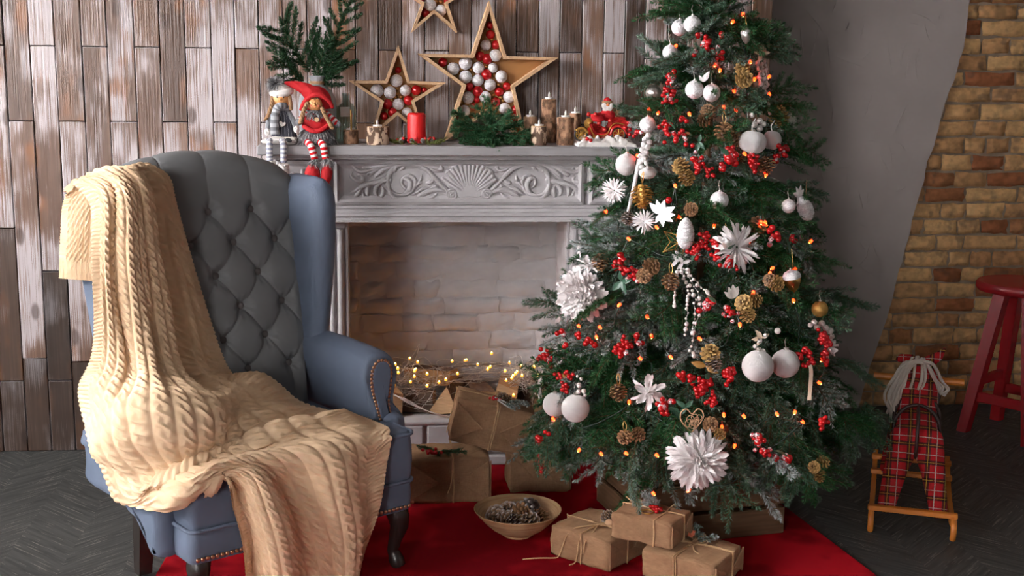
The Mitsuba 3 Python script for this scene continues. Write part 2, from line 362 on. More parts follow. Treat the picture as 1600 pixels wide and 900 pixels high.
# tufted back pad
nu, ns = 190, 230
uu = np.linspace(0, 1, nu); tt = np.linspace(0, 1.22, ns)
Ug, Tg = np.meshgrid(uu, tt, indexing='ij')
ztop = 1.182 - 0.075 * np.abs((Ug - 0.5) / 0.5) ** 2.2
zz = 0.40 + np.minimum(Tg, 1) * (ztop - 0.40)
half = np.interp(zz, [0.4, 0.57, 0.72, 0.92, 1.2], [0.275, 0.283, 0.292, 0.302, 0.322])
Ux = 0.37 + (Ug * 2 - 1) * half
pq = (Ux - 0.38) / 0.147; qq = (zz - 1.068) / 0.199
A_, B_ = pq + qq, pq - qq
dia = (np.abs(np.sin(np.pi * A_)) * np.abs(np.sin(np.pi * B_))) ** 0.26
topc = np.abs(np.sin(np.pi * pq)) ** 0.3
botc = np.abs(np.sin(np.pi * (pq + 0.5))) ** 0.3
sm = lambda a, b, x: (lambda t: t * t * (3 - 2 * t))(np.clip((x - a) / (b - a), 0, 1))
h = dia * (1 - sm(1.055, 1.085, zz)) * sm(0.558, 0.585, zz) + topc * sm(1.055, 1.085, zz) + botc * (1 - sm(0.558, 0.585, zz))
btn = []
for row in range(6):
    z = 1.068 - 0.0995 * row
    for k in range(-3, 4):
        u = 0.38 + 0.147 * (k + 0.5 * (row % 2))
        if 0.10 < u < 0.645: btn.append((u, z))
dip = np.zeros_like(h)
for u, z in btn:
    r2 = (Ux - u) ** 2 + (zz - z) ** 2
    r2 = r2 + 1e-9
    dip += np.exp(-r2 / 0.024 ** 2)
    # gathered pleats that fan out of every button
    an = np.arctan2(zz - z, Ux - u)
    h += 0.13 * np.exp(-r2 / 0.038 ** 2) * np.sin(an * 9 + u * 70)
edge_f = np.minimum(1, np.minimum(Ug, 1 - Ug) / 0.05) ** 0.5
off = 0.010 + (0.017 - 0.009 * sm(1.09, 1.17, zz)) * h * edge_f - 0.027 * np.minimum(dip, 1)
roll = np.maximum(Tg - 1, 0) / 0.22 * math.pi * 0.9
d = 0.485 + (zz - 0.43) * 0.1923
PR = 0.058
P = np.stack([Ux, d - off * np.cos(roll) + PR * (1 - np.cos(roll)), zz + (PR + off) * np.sin(roll) + 0 * zz], -1)
back = part(ch, 'backrest', moved(grid(P[:, ::-1]), CH), 'velvet_grey', smooth=True, label='buttoned grey blue backrest')
bm = moved(ico(1, 2), xf(s=(0.0125, 0.008, 0.0125)))
for u, z in btn:
    part(back, 'button', bm, 'button_fabric', smooth=True, m=CH @ xf((u, 0.485 + (z - 0.43) * 0.1923 + 0.008, z)))
# outer shell of the back
def rounded(poly_pts, th, r=0.02, n=3, seg=0.02):
    """solid slab of a 2D outline with rounded rims; outline in xy, thickness along z from 0 to th."""
    pg = shapely.Polygon(poly_pts) if not hasattr(poly_pts, 'exterior') else poly_pts
    parts = []
    for i in range(n + 1):
        a = i / n * math.pi / 2
        g = pg.buffer(-r * (1 - math.sin(a)))
        z0 = r * (1 - math.cos(a))
        if not g.is_empty: parts.append(extrude(max(getattr(g, 'geoms', [g]), key=lambda q: q.area) if hasattr(g, 'geoms') else g, max(th - 2 * z0, 1e-3)) and moved(extrude(g, max(th - 2 * z0, 1e-3)), xf((0, 0, z0))))
    return cat(parts)
def smooth_slab(outline, th, r, rings=5):
    """closed slab from an outline (n, 2) with elliptic rims, as one smooth surface."""
    o = np.asarray(outline, float); c = o.mean(0); n = len(o)
    nrm = np.roll(o, -1, 0) - np.roll(o, 1, 0); nrm = np.stack([nrm[:, 1], -nrm[:, 0]], 1); nrm /= np.linalg.norm(nrm, axis=1, keepdims=True) + 1e-9
    if shapely.Polygon(o).exterior.is_ccw is False: nrm = -nrm
    L = []
    for i in range(rings + 1):
        a = -math.pi / 2 + math.pi * i / rings
        L.append(np.c_[o - nrm * r * (1 - math.cos(a)), np.full(n, th / 2 + (th / 2) * math.sin(a))])
    v = np.vstack(L + [[[*c, 0]], [[*c, th]]])
    f = []
    for i in range(rings):
        k = np.arange(n); k2 = (k + 1) % n
        f += [np.stack([i * n + k, i * n + k2, (i + 1) * n + k2], 1), np.stack([i * n + k, (i + 1) * n + k2, (i + 1) * n + k], 1)]
    k = np.arange(n); k2 = (k + 1) % n; e = (rings + 1) * n
    f += [np.stack([k2, k, k * 0 + e], 1), np.stack([rings * n + k, rings * n + k2, k * 0 + e + 1], 1)]
    return v, np.vstack(f)
bo = [(0.37 + s * np.interp(z, [0.2, 0.57, 0.92, 1.15], [0.27, 0.30, 0.325, 0.335]), z) for s, zs in ((1, np.linspace(0.22, 1.13, 14)), (-1, np.linspace(1.13, 0.22, 14))) for z in zs]
bo = np.array(bo); arch = [(0.37 + 0.335 * math.cos(a), 1.13 + 0.085 * math.sin(a)) for a in np.linspace(0.1, math.pi - 0.1, 16)]
bo = np.vstack([bo[:14], arch, bo[14:]])
lean = xf((0, 0.512 - 0.43 * 0.1923, 0)) @ np.array([[1, 0, 0, 0], [0, 0.1923, 1, 0], [0, 1, 0, 0], [0, 0, 0, 1.0]])
part(ch, 'back_shell', moved((lambda m: (m[0], m[1][:, ::-1]))(smooth_slab(bo, 0.115, 0.03)), CH @ lean), 'velvet', smooth=50)

def wing(s):
    """side wing: rounded pad from the back towards the front, with a curved front edge."""
    rows = []
    for z in np.linspace(0, 1, 22):
        zc = 0.60 + 0.565 * z
        nose = np.interp(z, [0, 0.25, 0.6, 0.88, 1], [0.475, 0.455, 0.440, 0.440, 0.47])
        rr = np.interp(z, [0, 0.3, 0.75, 0.93, 0.98, 1], [0.036, 0.041, 0.050, 0.047, 0.036, 0.012])
        uo = np.interp(z, [0, 1], [0.708, 0.722])
        bk = 0.50 + (zc - 0.43) * 0.1923 + 0.03
        ring = []
        for a in np.linspace(-math.pi / 2, math.pi / 2, 13): ring.append((uo - 0.012 + rr * math.sin(a), nose + rr - rr * 1.25 * math.cos(a)))
        for k in range(1, 4): ring.append((uo + rr + 0.002 * k, nose + rr + (bk - nose - rr) * k / 3))
        for k in range(3, 0, -1): ring.append((uo - 0.012 - rr - 0.01 * k / 3, nose + rr + (bk - nose - rr) * k / 3))
        rows.append([((u if s > 0 else W - u), d, zc + (0.02 * (d - nose) if z > .9 else 0)) for u, d in ring])
    P = np.array(rows)
    v, f = grid(P, wrap=True)
    n, m = P.shape[:2]; c = P[-1].mean(0); c[2] += 0.006
    v = np.vstack([v, c, P[0].mean(0)]); k = np.arange(m)
    f = np.vstack([f, np.stack([(n - 1) * m + k, (n - 1) * m + (k + 1) % m, k * 0 + n * m][::-1], 1), np.stack([k, (k + 1) % m, k * 0 + n * m + 1], 1)])
    if s > 0: f = f[:, ::-1]
    return v, f
for s in (1, -1): part(ch, 'wing', moved(wing(s), CH), 'velvet', smooth=60)

# arms with scrolled fronts
ap = spline([(.735, .40), (.700, .425), (.690, .47), (.668, .53), (.655, .585), (.668, .635), (.715, .660), (.760, .640), (.783, .595), (.780, .55), (.770, .50), (.778, .46), (.806, .435), (.815, .40), (.775, .39)], 56)
def arm(s):
    rows = []
    for k, dd in enumerate([0.158, 0.160, 0.166, 0.176, 0.195, 0.23, 0.30, 0.38, 0.46, 0.54, 0.60]):
        sc = [0.80, 0.90, 0.965, 0.99, 1, 1, 1, 1, 1, 1, 1][k]
        c = V(.728, .53); q = c + (ap - c) * sc
        q = q + np.outer(np.ones(len(q)), V(-0.012 * (dd - .16) / .4, 0.0))
        q[:, 1] += 0.012 * math.sin((dd - .16) * 6) * (q[:, 1] > .5)
        rows.append([((u if s > 0 else W - u), dd, z) for u, z in q])
    P = np.array(rows); v, f = grid(P, wrap=True)
    n, m = P.shape[:2]; k = np.arange(m); v = np.vstack([v, P[0].mean(0)])
    f = np.vstack([f, np.stack([k, (k + 1) % m, k * 0 + n * m], 1)])
    if s < 0: f = f[:, ::-1]
    return v, f[:, ::-1]
nail = moved(ico(1, 1), xf(s=(0.0062, 0.0042, 0.0062)))
def nails(parent, pts):
    for p in pts: part(parent, 'nail', nail, 'brass_nail', smooth=True, m=CH @ xf(p))
for s in (1, -1):
    a = part(ch, 'arm', moved(arm(s), CH), 'velvet', smooth=60)
    # raised scroll panel on the arm's front with nails round it
    c = V(.722, .545)
    pan = spline([(.715, .435), (.699, .49), (.684, .545), (.683, .592), (.699, .624), (.722, .630), (.744, .618), (.754, .59), (.749, .54), (.742, .49), (.752, .445)], 40)
    pm = smooth_slab(pan if s > 0 else pan * V(-1, 1) + V(W, 0), 0.012, 0.008, 4)
    part(a, 'scroll_panel', moved(up_y(pm), CH @ xf((0, 0.160, 0))), 'velvet', smooth=60)
    seg = np.cumsum(np.r_[0, np.linalg.norm(np.diff(pan, axis=0), axis=1)])
    nl = [np.array([np.interp(q, seg, pan[:, i]) for i in (0, 1)]) for q in np.arange(0.008, seg[-1], 0.0125)]
    if s > 0: nails(a, [(u, 0.152, z) for u, z in nl])
# side panels that come down to the rail
for s in (1, -1):
    sp = spline([(.105, .19), (.15, .178), (.185, .20), (.22, .25), (.36, .27), (.61, .27), (.62, .36), (.62, .45), (.36, .46), (.15, .46), (.112, .42), (.104, .30), (.105, .19)], 60)[:-1]
    m3 = smooth_slab(sp, 0.075, 0.028, 6)
    m3 = moved(m3, np.array([[0, 0, 1, -0.052 if s < 0 else W - 0.023], [1, 0, 0, 0], [0, 1, 0, 0], [0, 0, 0, 1.0]]))
    part(ch, 'side_panel', moved(m3, CH), 'velvet', smooth=60)
# seat rail and T-shaped cushion
def tshape(f0, inset=0.0):
    return shapely.Polygon([(0 + inset, f0), (W - inset, f0), (W - inset, .145), (.665, .150), (.665, .52), (.075, .52), (.075, .150), (0 + inset, .145)]).buffer(-0.03).buffer(0.03, quad_segs=6)
rail = shapely.Polygon([(0.0, 0.006), (W, 0.006), (W, .16), (.70, .56), (.04, .56), (0.0, .16)]).buffer(-0.03).buffer(0.03)
o = np.array(rail.segmentize(0.03).exterior.coords)[:-1]
part(ch, 'seat_rail', moved(smooth_slab(o[::-1] if not rail.exterior.is_ccw else o, 0.095, 0.008, 4), CH @ xf((0, 0, 0.187))), 'velvet', smooth=50)
ts = tshape(0.0); o = np.array(ts.segmentize(0.02).exterior.coords)[:-1]
cu = smooth_slab(o, 0.160, 0.014, 8); v = cu[0].copy()
# crown of the cushion
dist = np.array([ts.exterior.distance(shapely.Point(p)) for p in v[:, :2]])
v[:, 2] += np.where(v[:, 2] > .1, 0.012 * np.minimum(dist / 0.08, 1), 0)
cush = part(ch, 'seat_cushion', moved((v, cu[1]), CH @ xf((0, 0, 0.275))), 'velvet', smooth=50)
for zq in (0.430, 0.283):
    lp = np.c_[np.array(ts.buffer(-0.001).segmentize(0.015).exterior.coords), np.full(len(np.array(ts.buffer(-0.001).segmentize(0.015).exterior.coords)), zq)]
    part(cush, 'piping', moved(tube(lp, 0.0058, 8), CH), 'velvet', smooth=True)
nails(ch, [(u, 0.002, 0.203) for u in np.arange(0.02, W - 0.01, 0.0145)])
nails(ch, [(W + 0.001, d, 0.203) for d in np.arange(0.02, 0.15, 0.0145)])
# legs
def cabriole(): 
    z = [0.19, 0.165, 0.13, 0.09, 0.05, 0.02, 0.0]
    off = [0, 0.010, 0.012, 0.002, -0.006, 0.004, 0.010]; r = [0.034, 0.034, 0.028, 0.021, 0.017, 0.024, 0.022]
    zs = np.linspace(0.19, 0, 20)
    return tube(np.c_[np.interp(zs, z[::-1], off[::-1]) * .7, -np.interp(zs, z[::-1], off[::-1]), zs], np.interp(zs, z[::-1], r[::-1]), 10)
for u in (0.045, 0.695):
    l = cabriole()
    part(ch, 'leg', l, 'dark_leg', smooth=50, m=CH @ xf((u, 0.05, 0), s=(1 if u > .3 else -1, 1, 1)), label='dark curved front leg')
for u in (0.07, 0.67):
    l = manifold3d.Manifold.hull_points(np.array([(u + a * .03, .45 + b * .03, .29) for a in (-1, 1) for b in (-1, 1)] + [(u + (u - .37) * 0.03 + a * .02, .475 + b * .02, 0) for a in (-1, 1) for b in (-1, 1)]))
    part(ch, 'leg', moved(vf(l), CH), 'dark_leg', label='dark straight rear leg')

# ---------------------------------------------------------------- knitted throw
KN = (((-0.9183,-1.2425,0.9091),(-0.8692,-1.282,0.9118),(-0.8214,-1.3105,0.9126),(-0.7754,-1.3162,0.9113),(-0.7157,-1.253,0.894),(-0.664,-1.1234,0.8805)),((-0.9104,-1.2373,1.0165),(-0.8609,-1.2885,1.0143),(-0.8101,-1.315,1.018),(-0.7586,-1.329,1.029),(-0.7067,-1.271,1.0299),(-0.6507,-1.1146,1.0175)),((-0.8994,-1.2301,1.1249),(-0.8509,-1.282,1.1381),(-0.7938,-1.3283,1.1542),(-0.7353,-1.3257,1.1667),(-0.6854,-1.257,1.1689),(-0.6375,-1.1059,1.1534)),((-0.8671,-1.2687,1.1608),(-0.8317,-1.2933,1.1873),(-0.7735,-1.3269,1.2179),(-0.7095,-1.3088,1.2237),(-0.6715,-1.2,1.2198),(-0.6447,-1.0509,1.1971)),((-0.8303,-1.3163,1.1859),(-0.7705,-1.3608,1.2066),(-0.7211,-1.3762,1.2261),(-0.6759,-1.3466,1.2217),(-0.6577,-1.2149,1.2249),(-0.6161,-1.0919,1.1755)),((-0.7721,-1.3858,1.1352),(-0.7202,-1.4295,1.1651),(-0.6758,-1.4063,1.1734),(-0.6412,-1.3537,1.1751),(-0.6229,-1.228,1.1659),(-0.5997,-1.1146,1.1115)),((-0.7684,-1.4432,0.9915),(-0.7213,-1.4601,1.0029),(-0.6694,-1.432,1.0036),(-0.6237,-1.3721,0.9978),(-0.5957,-1.246,0.9782),(-0.5605,-1.1212,0.9489)),((-0.7636,-1.4759,0.8346),(-0.7129,-1.4845,0.8484),(-0.6549,-1.4524,0.8413),(-0.6018,-1.3817,0.8264),(-0.5579,-1.2571,0.7929),(-0.5106,-1.1243,0.753)),((-0.7673,-1.4664,0.7227),(-0.6983,-1.5168,0.7228),(-0.6302,-1.5139,0.7101),(-0.5759,-1.4424,0.6917),(-0.5282,-1.2914,0.6481),(-0.47,-1.1276,0.6007)),((-0.7914,-1.4463,0.6328),(-0.6959,-1.5631,0.651),(-0.6043,-1.5987,0.6516),(-0.5257,-1.547,0.6253),(-0.4752,-1.3583,0.5885),(-0.4325,-1.1448,0.547)),((-0.7812,-1.4636,0.5457),(-0.6818,-1.6017,0.571),(-0.5776,-1.6529,0.5839),(-0.4868,-1.6053,0.5643),(-0.4241,-1.4324,0.5426),(-0.3475,-1.1309,0.546)),((-0.7418,-1.4796,0.4499),(-0.6551,-1.6201,0.4781),(-0.5591,-1.6826,0.5032),(-0.463,-1.6195,0.4989),(-0.3638,-1.4647,0.505),(-0.242,-1.1334,0.4742)),((-0.6946,-1.4606,0.3088),(-0.6047,-1.6348,0.3979),(-0.5087,-1.6734,0.445),(-0.4167,-1.6131,0.459),(-0.2783,-1.4564,0.4661),(-0.096,-1.1691,0.4274)),((-0.5648,-1.6565,0.3679),(-0.5072,-1.7144,0.4158),(-0.4477,-1.6992,0.4485),(-0.3651,-1.645,0.4536),(-0.2246,-1.5048,0.4532),(-0.018,-1.2495,0.4249)),((-0.4088,-1.7036,0.4328),(-0.3812,-1.6915,0.4369),(-0.3293,-1.6634,0.4387),(-0.2468,-1.6092,0.4368),(-0.1085,-1.5124,0.4338),(0.0377,-1.3445,0.4243)),((-0.3751,-1.6934,0.343),(-0.3366,-1.6861,0.3392),(-0.269,-1.6716,0.3373),(-0.1929,-1.6037,0.3232),(-0.0802,-1.5357,0.3298),(0.0289,-1.4102,0.342)),((-0.3565,-1.6812,0.2496),(-0.3129,-1.6705,0.2365),(-0.237,-1.6626,0.2308),(-0.1621,-1.5775,0.2058),(-0.0634,-1.5306,0.2113),(0.0071,-1.4364,0.2365)),((-0.3494,-1.6765,0.1414),(-0.3056,-1.6657,0.1219),(-0.2229,-1.6473,0.1033),(-0.1465,-1.5672,0.0733),(-0.0722,-1.5304,0.0783),(-0.0351,-1.4761,0.1297)),((-0.3454,-1.6739,0.0327),(-0.3029,-1.664,0.0149),(-0.2175,-1.6258,-0.0179),(-0.1483,-1.5624,-0.0387),(-0.0846,-1.5266,-0.026),(-0.0546,-1.489,0.04)))
K = np.array(KN); K[..., 2] += 0.004
def bicubic(K, n, m):
    a = np.stack([spline(K[:, j], n) for j in range(K.shape[1])], 1)
    return np.stack([spline(a[i], m) for i in range(n)], 0)
NS, NT = 900, 330
S0 = bicubic(K, NS, NT)
def normals(S):
    a = np.gradient(S, axis=0); b = np.gradient(S, axis=1); n = np.cross(a, b)
    return n / (np.linalg.norm(n, axis=2, keepdims=True) + 1e-12)
Nn = normals(S0)
camd = V(0, -4.982, 1.55) - S0
arc = np.concatenate([[0], np.cumsum(np.linalg.norm(np.diff(S0, axis=0), axis=2).mean(1))])
wid = np.linalg.norm(np.diff(S0, axis=1), axis=2).sum(1)
x = np.linspace(0, 1, NT)[None] * 0.62 + 0 * S0[..., 0]; y = arc[:, None] + 0 * x
rowi = np.linspace(0, K.shape[0] - 1, NS)[:, None] + 0 * x
# soft folds: lengthwise on the fall, across the gathered part on the seat
f1 = meshkit.fbm(np.stack([x * 9, y * 1.6, 0 * x], -1), 3, 5) - 0.5
f2 = meshkit.fbm(np.stack([x * 5 + y * 4, y * 7 - x * 3, 0 * x + 4], -1), 3, 8) - 0.5
gath = np.clip((rowi - 8.5) / 1.5, 0, 1) * np.clip((14.5 - rowi) / 1.5, 0, 1)
rid = 1 - np.abs(2 * meshkit.fbm(np.stack([x * 3.2 + y * 2.2, y * 5.5 - x * 2.4, 0 * x + 9], -1), 2, 3) - 1)
fold = f1 * 0.04 * (1 - gath) * np.clip(rowi - 3.5, 0, 1) + gath * (f2 * 0.045 + (rid - 0.45) * 0.07)
tt_ = x / 0.62; on = np.clip((rowi - 3.6) / 1, 0, 1) * np.clip((9.6 - rowi) / 1, 0, 1)
wig = 0.03 * np.sin(rowi * 1.3)
fold -= on * (0.036 * np.exp(-((tt_ - .73 - wig * .5) / .045) ** 2) + 0.026 * np.exp(-((tt_ - .27 + wig) / .05) ** 2) + 0.014 * np.exp(-((tt_ - .50 - wig) / .04) ** 2))
fold += 0.050 * np.exp(-((rowi - 10.1) / .75) ** 2) * np.exp(-((tt_ - .42) / .26) ** 2) - 0.030 * np.exp(-((rowi - 11.45) / .42) ** 2) * np.exp(-((tt_ - .45) / .28) ** 2)
fold += 0.017 * np.exp(-((rowi - 11.9 - 1.6 * (tt_ - .3)) / .38) ** 2) * np.clip((tt_ - .1) / .2, 0, 1)
fold += .022 * np.exp(-((rowi - 13.2) / .9) ** 2) * np.clip((tt_ - .5) / .2, 0, 1)
low = np.clip((rowi - 13.6) / .8, 0, 1)
fold += low * (0.020 * np.sin(tt_ * 15 + 1.0 + .12 * rowi) - 0.006)
fold *= np.minimum(1, np.minimum(x, 0.62 - x) / 0.06 + 0.25)
S1 = S0 + Nn * (fold + 0.012 + 0.02 * np.exp(-((rowi - 9) / 1.2) ** 2) + 0.008 * gath)[..., None]
# the cloth rests on the cushion and hangs clear of its front
cq = S1 - CH[:3, 3]; cu_, cd2, cz_ = cq @ CH[:3, 0], cq @ CH[:3, 1], S1[..., 2] - .012
inside = np.clip((cu_ + .01) / .02, 0, 1) * np.clip((.75 - cu_) / .02, 0, 1)
onseat = inside * np.clip((cd2 + .012) / .02, 0, 1) * np.clip((.50 - cd2) / .05, 0, 1) * (rowi > 11.5)
lift = np.maximum(0.456 - cz_, 0) * onseat * (cz_ > .36)
S1[..., 2] += lift
push = np.maximum(cd2 + .014, 0) * inside * (cz_ + lift < .44) * (rowi > 13.2) * (cd2 < .12)
S1 -= push[..., None] * CH[:3, 1]
Nn = normals(S1)
# cable knit: pairs of strands that cross, in columns, with ribbed borders
cw, per = 0.041, 0.050
wav = 0.35 * (meshkit.fbm(np.stack([x * 14, y * 14, 0 * x + 2], -1), 2, 4) - .5)
cx = x / cw; col = np.floor(cx); q = cx - col - 0.5
ph = 2 * math.pi * (y / per + 0.5 * (col % 2) + wav)
a1 = 0.24 * np.sin(ph); s1 = np.exp(-((q - a1) / 0.16) ** 2); s2 = np.exp(-((q + a1) / 0.16) ** 2)
over = np.cos(ph)
cab = np.maximum(s1 * (0.62 + 0.38 * over), s2 * (0.62 - 0.38 * over))
knit = 0.0068 * cab - 0.003 * np.exp(-((np.abs(q) - 0.5) / 0.10) ** 2)
bw = 0.066
side = np.clip((bw - np.minimum(x, 0.62 - x)) / 0.006, 0, 1); endr = np.clip((bw - y) / 0.006, 0, 1)
ribs = 0.0042 * np.abs(np.sin(math.pi * y / 0.0125)); ribe = 0.0042 * np.abs(np.sin(math.pi * x / 0.0125))
knit = knit * (1 - side) * (1 - endr) + ribs * side * (1 - endr) + ribe * endr
S2 = S1 + Nn * knit[..., None]
back_l = S1 - Nn * (0.006 + 0.9 * knit)[..., None]
va = S2.reshape(-1, 3); fa = grid(S2)[1]
sub = back_l[::2, ::2]; vb, fb = grid(sub); fb = fb[:, ::-1] + len(va)
def stitch_col(p, n, uv):
    g = fbm(p.x * 40, p.y * 40, p.z * 40, 3)
    return mix((0.63, 0.435, 0.262), (0.76, 0.555, 0.365), g)
def stitch_h(p, n, uv):
    a = uv.x * 260.0; b = uv.y * 330.0
    return dr.abs(dr.sin(3.14159 * (b + 0.5 * dr.abs(2 * (a - dr.floor(a)) - 1)))) * dr.abs(dr.sin(3.14159 * a))
bump('cream_knit', {'type': 'principled', 'base_color': mikit.proc(stitch_col), 'roughness': 0.92, 'specular': 0.12, 'sheen': 0.5, 'sheen_tint': 0.6}, stitch_h, 0.0010, eps=4e-4, two=True)
throw = thing('knitted_throw', 'cream cable knit throw with ribbed borders draped over the armchair', 'blanket')
# the rim closes front and back layer
rim = []
uvs = np.c_[x.ravel(), y.ravel()]
xb, yb = x[::2, ::2], y[::2, ::2]
add(throw, (np.vstack([va, vb]), np.vstack([fa, fb])), 'cream_knit', smooth=True, uv=np.vstack([uvs, np.c_[xb.ravel(), yb.ravel()]]))

# ---------------------------------------------------------------- fireplace surround
fp = thing('fireplace', 'pale grey carved fireplace surround with a shell frieze against the plank wall', 'fireplace')
FX = 0.328          # centre line
def fpart(base, lo, hi, b=0.004, m='grey_stone', parent=None, **k): return part(parent or fp, base, box2(lo, hi, b), m, **k)
shelf = part(fp, 'mantel_shelf', box2((FX - .735, -.42, 1.214), (FX + .735, -.001, 1.250), .005), 'grey_shelf', label='grey wooden mantel shelf')
fpart('shelf_moulding', (FX - .70, -.365, 1.196), (FX + .70, -.02, 1.2135))
fpart('frieze_core', (FX - .685, -.295, 1.0), (FX + .685, -.02, 1.1955))
def mould_frame(x0, x1, z0, z1, y, w, parent, steps=((0, .016), (.012, .022), (.022, .008))):
    """picture-frame moulding: four mitred sides around a panel."""
    prof = [(0, 0)] + [(a, b) for a, b in steps] + [(w, .004), (w, 0)]
    V0 = []
    for ins, dep in prof:
        V0.append([(x0 + ins, y - dep, z0 + ins), (x1 - ins, y - dep, z0 + ins), (x1 - ins, y - dep, z1 - ins), (x0 + ins, y - dep, z1 - ins)])
    P = np.array(V0); v, f = grid(P, wrap=True)
    return part(parent, 'panel_moulding', (v, f), 'grey_stone')
fz = FX + .007
frz = fpart('frieze_panel', (FX - .462, -.301, 1.026), (FX + .472, -.29, 1.190), .002, label='carved frieze with a scallop shell between leafy scrolls')
mould_frame(FX - .466, FX + .474, 1.024, 1.192, -.300, .034, frz)
for s in (-1, 1):
    x0, x1 = (FX - .68, FX - .478) if s < 0 else (FX + .486, FX + .68)
    cb = fpart('corner_block', (x0, -.305, 1.020), (x1, -.28, 1.195), .003)
    mould_frame(x0 + .006, x1 - .006, 1.026, 1.190, -.305, .036, cb)
    xc, zc = (x0 + x1) / 2, 1.055
    for k in range(-3, 4):
        a = k * 0.33; L = .10 - .010 * abs(k)
        pts = spline([(xc + .004 * k, -.303, zc), (xc + L * .55 * math.sin(a), -.311, zc + L * .55 * math.cos(a)), (xc + L * math.sin(a * 1.25), -.308, zc + L * math.cos(a * 1.1)), (xc + L * 1.1 * math.sin(a * 1.5) , -.306, zc + L * .86 * math.cos(a * 1.2))], 14)
        part(cb, 'palmette_leaf', tube(pts, np.interp(np.linspace(0, 1, 14), [0, .5, .8, 1], [.004, .009, .008, .003]), 8), 'grey_stone', smooth=50)
# lintel mouldings
lp = [(-.30, 1.024), (-.312, 1.022), (-.315, 1.012), (-.308, 1.008), (-.308, .998), (-.330, .994), (-.333, .984), (-.326, .978), (-.336, .970), (-.338, .962), (-.318, .958), (-.02, .958), (-.02, 1.024)]
lv = np.array([[(x, y, z) for y, z in lp] for x in (FX - .69, FX + .69)]); g_ = grid(lv, wrap=True)
k = len(lp); caps = extrude(lp, 0.001)
ends = [np.array([[0, 0, 1, x], [1, 0, 0, 0], [0, 1, 0, 0], [0, 0, 0, 1.0]]) for x in (FX - .69, FX + .689)]
part(fp, 'lintel', cat([g_] + [moved(caps, e) for e in ends]), 'grey_stone')
# fluted pilasters with the splayed reveals
for s in (-1, 1):
    xi, xo = FX + s * .428, FX + s * .675
    x0, x1 = min(xi, xo), max(xi, xo)
    pl_ = fpart('pilaster', (x0, -.285, .19), (x1, -.02, .958), .004)
    fpart('pilaster_cap', (x0 - .004, -.296, .935), (x1 + .004, -.28, .957), .003, parent=pl_)
    nfl = 8; fw = (x1 - x0 - .006) / nfl
    for q in range(nfl):
        cx = x0 + .003 + fw * (q + .5)
        a = np.linspace(-math.pi / 2, math.pi / 2, 9)
        pf = [(cx + fw * .40 * math.sin(t), -.285 - .011 * math.cos(t)) for t in a]
        P = np.array([[(px, py, z) for px, py in pf] for z in (.205, .928)])
        top_ = np.vstack([P[1], [[cx, -.285, .931]]]); bot = np.vstack([P[0], [[cx, -.285, .202]]])
        n9 = len(pf)
        v, f = grid(P); f2 = [[n9 + i, n9 + i + 1, 2 * n9] for i in range(n9 - 1)]
        v = np.vstack([v, [[cx, -.284, .933]]])
        part(pl_, 'reed', (v, np.vstack([f, f2])), 'grey_stone', smooth=50)
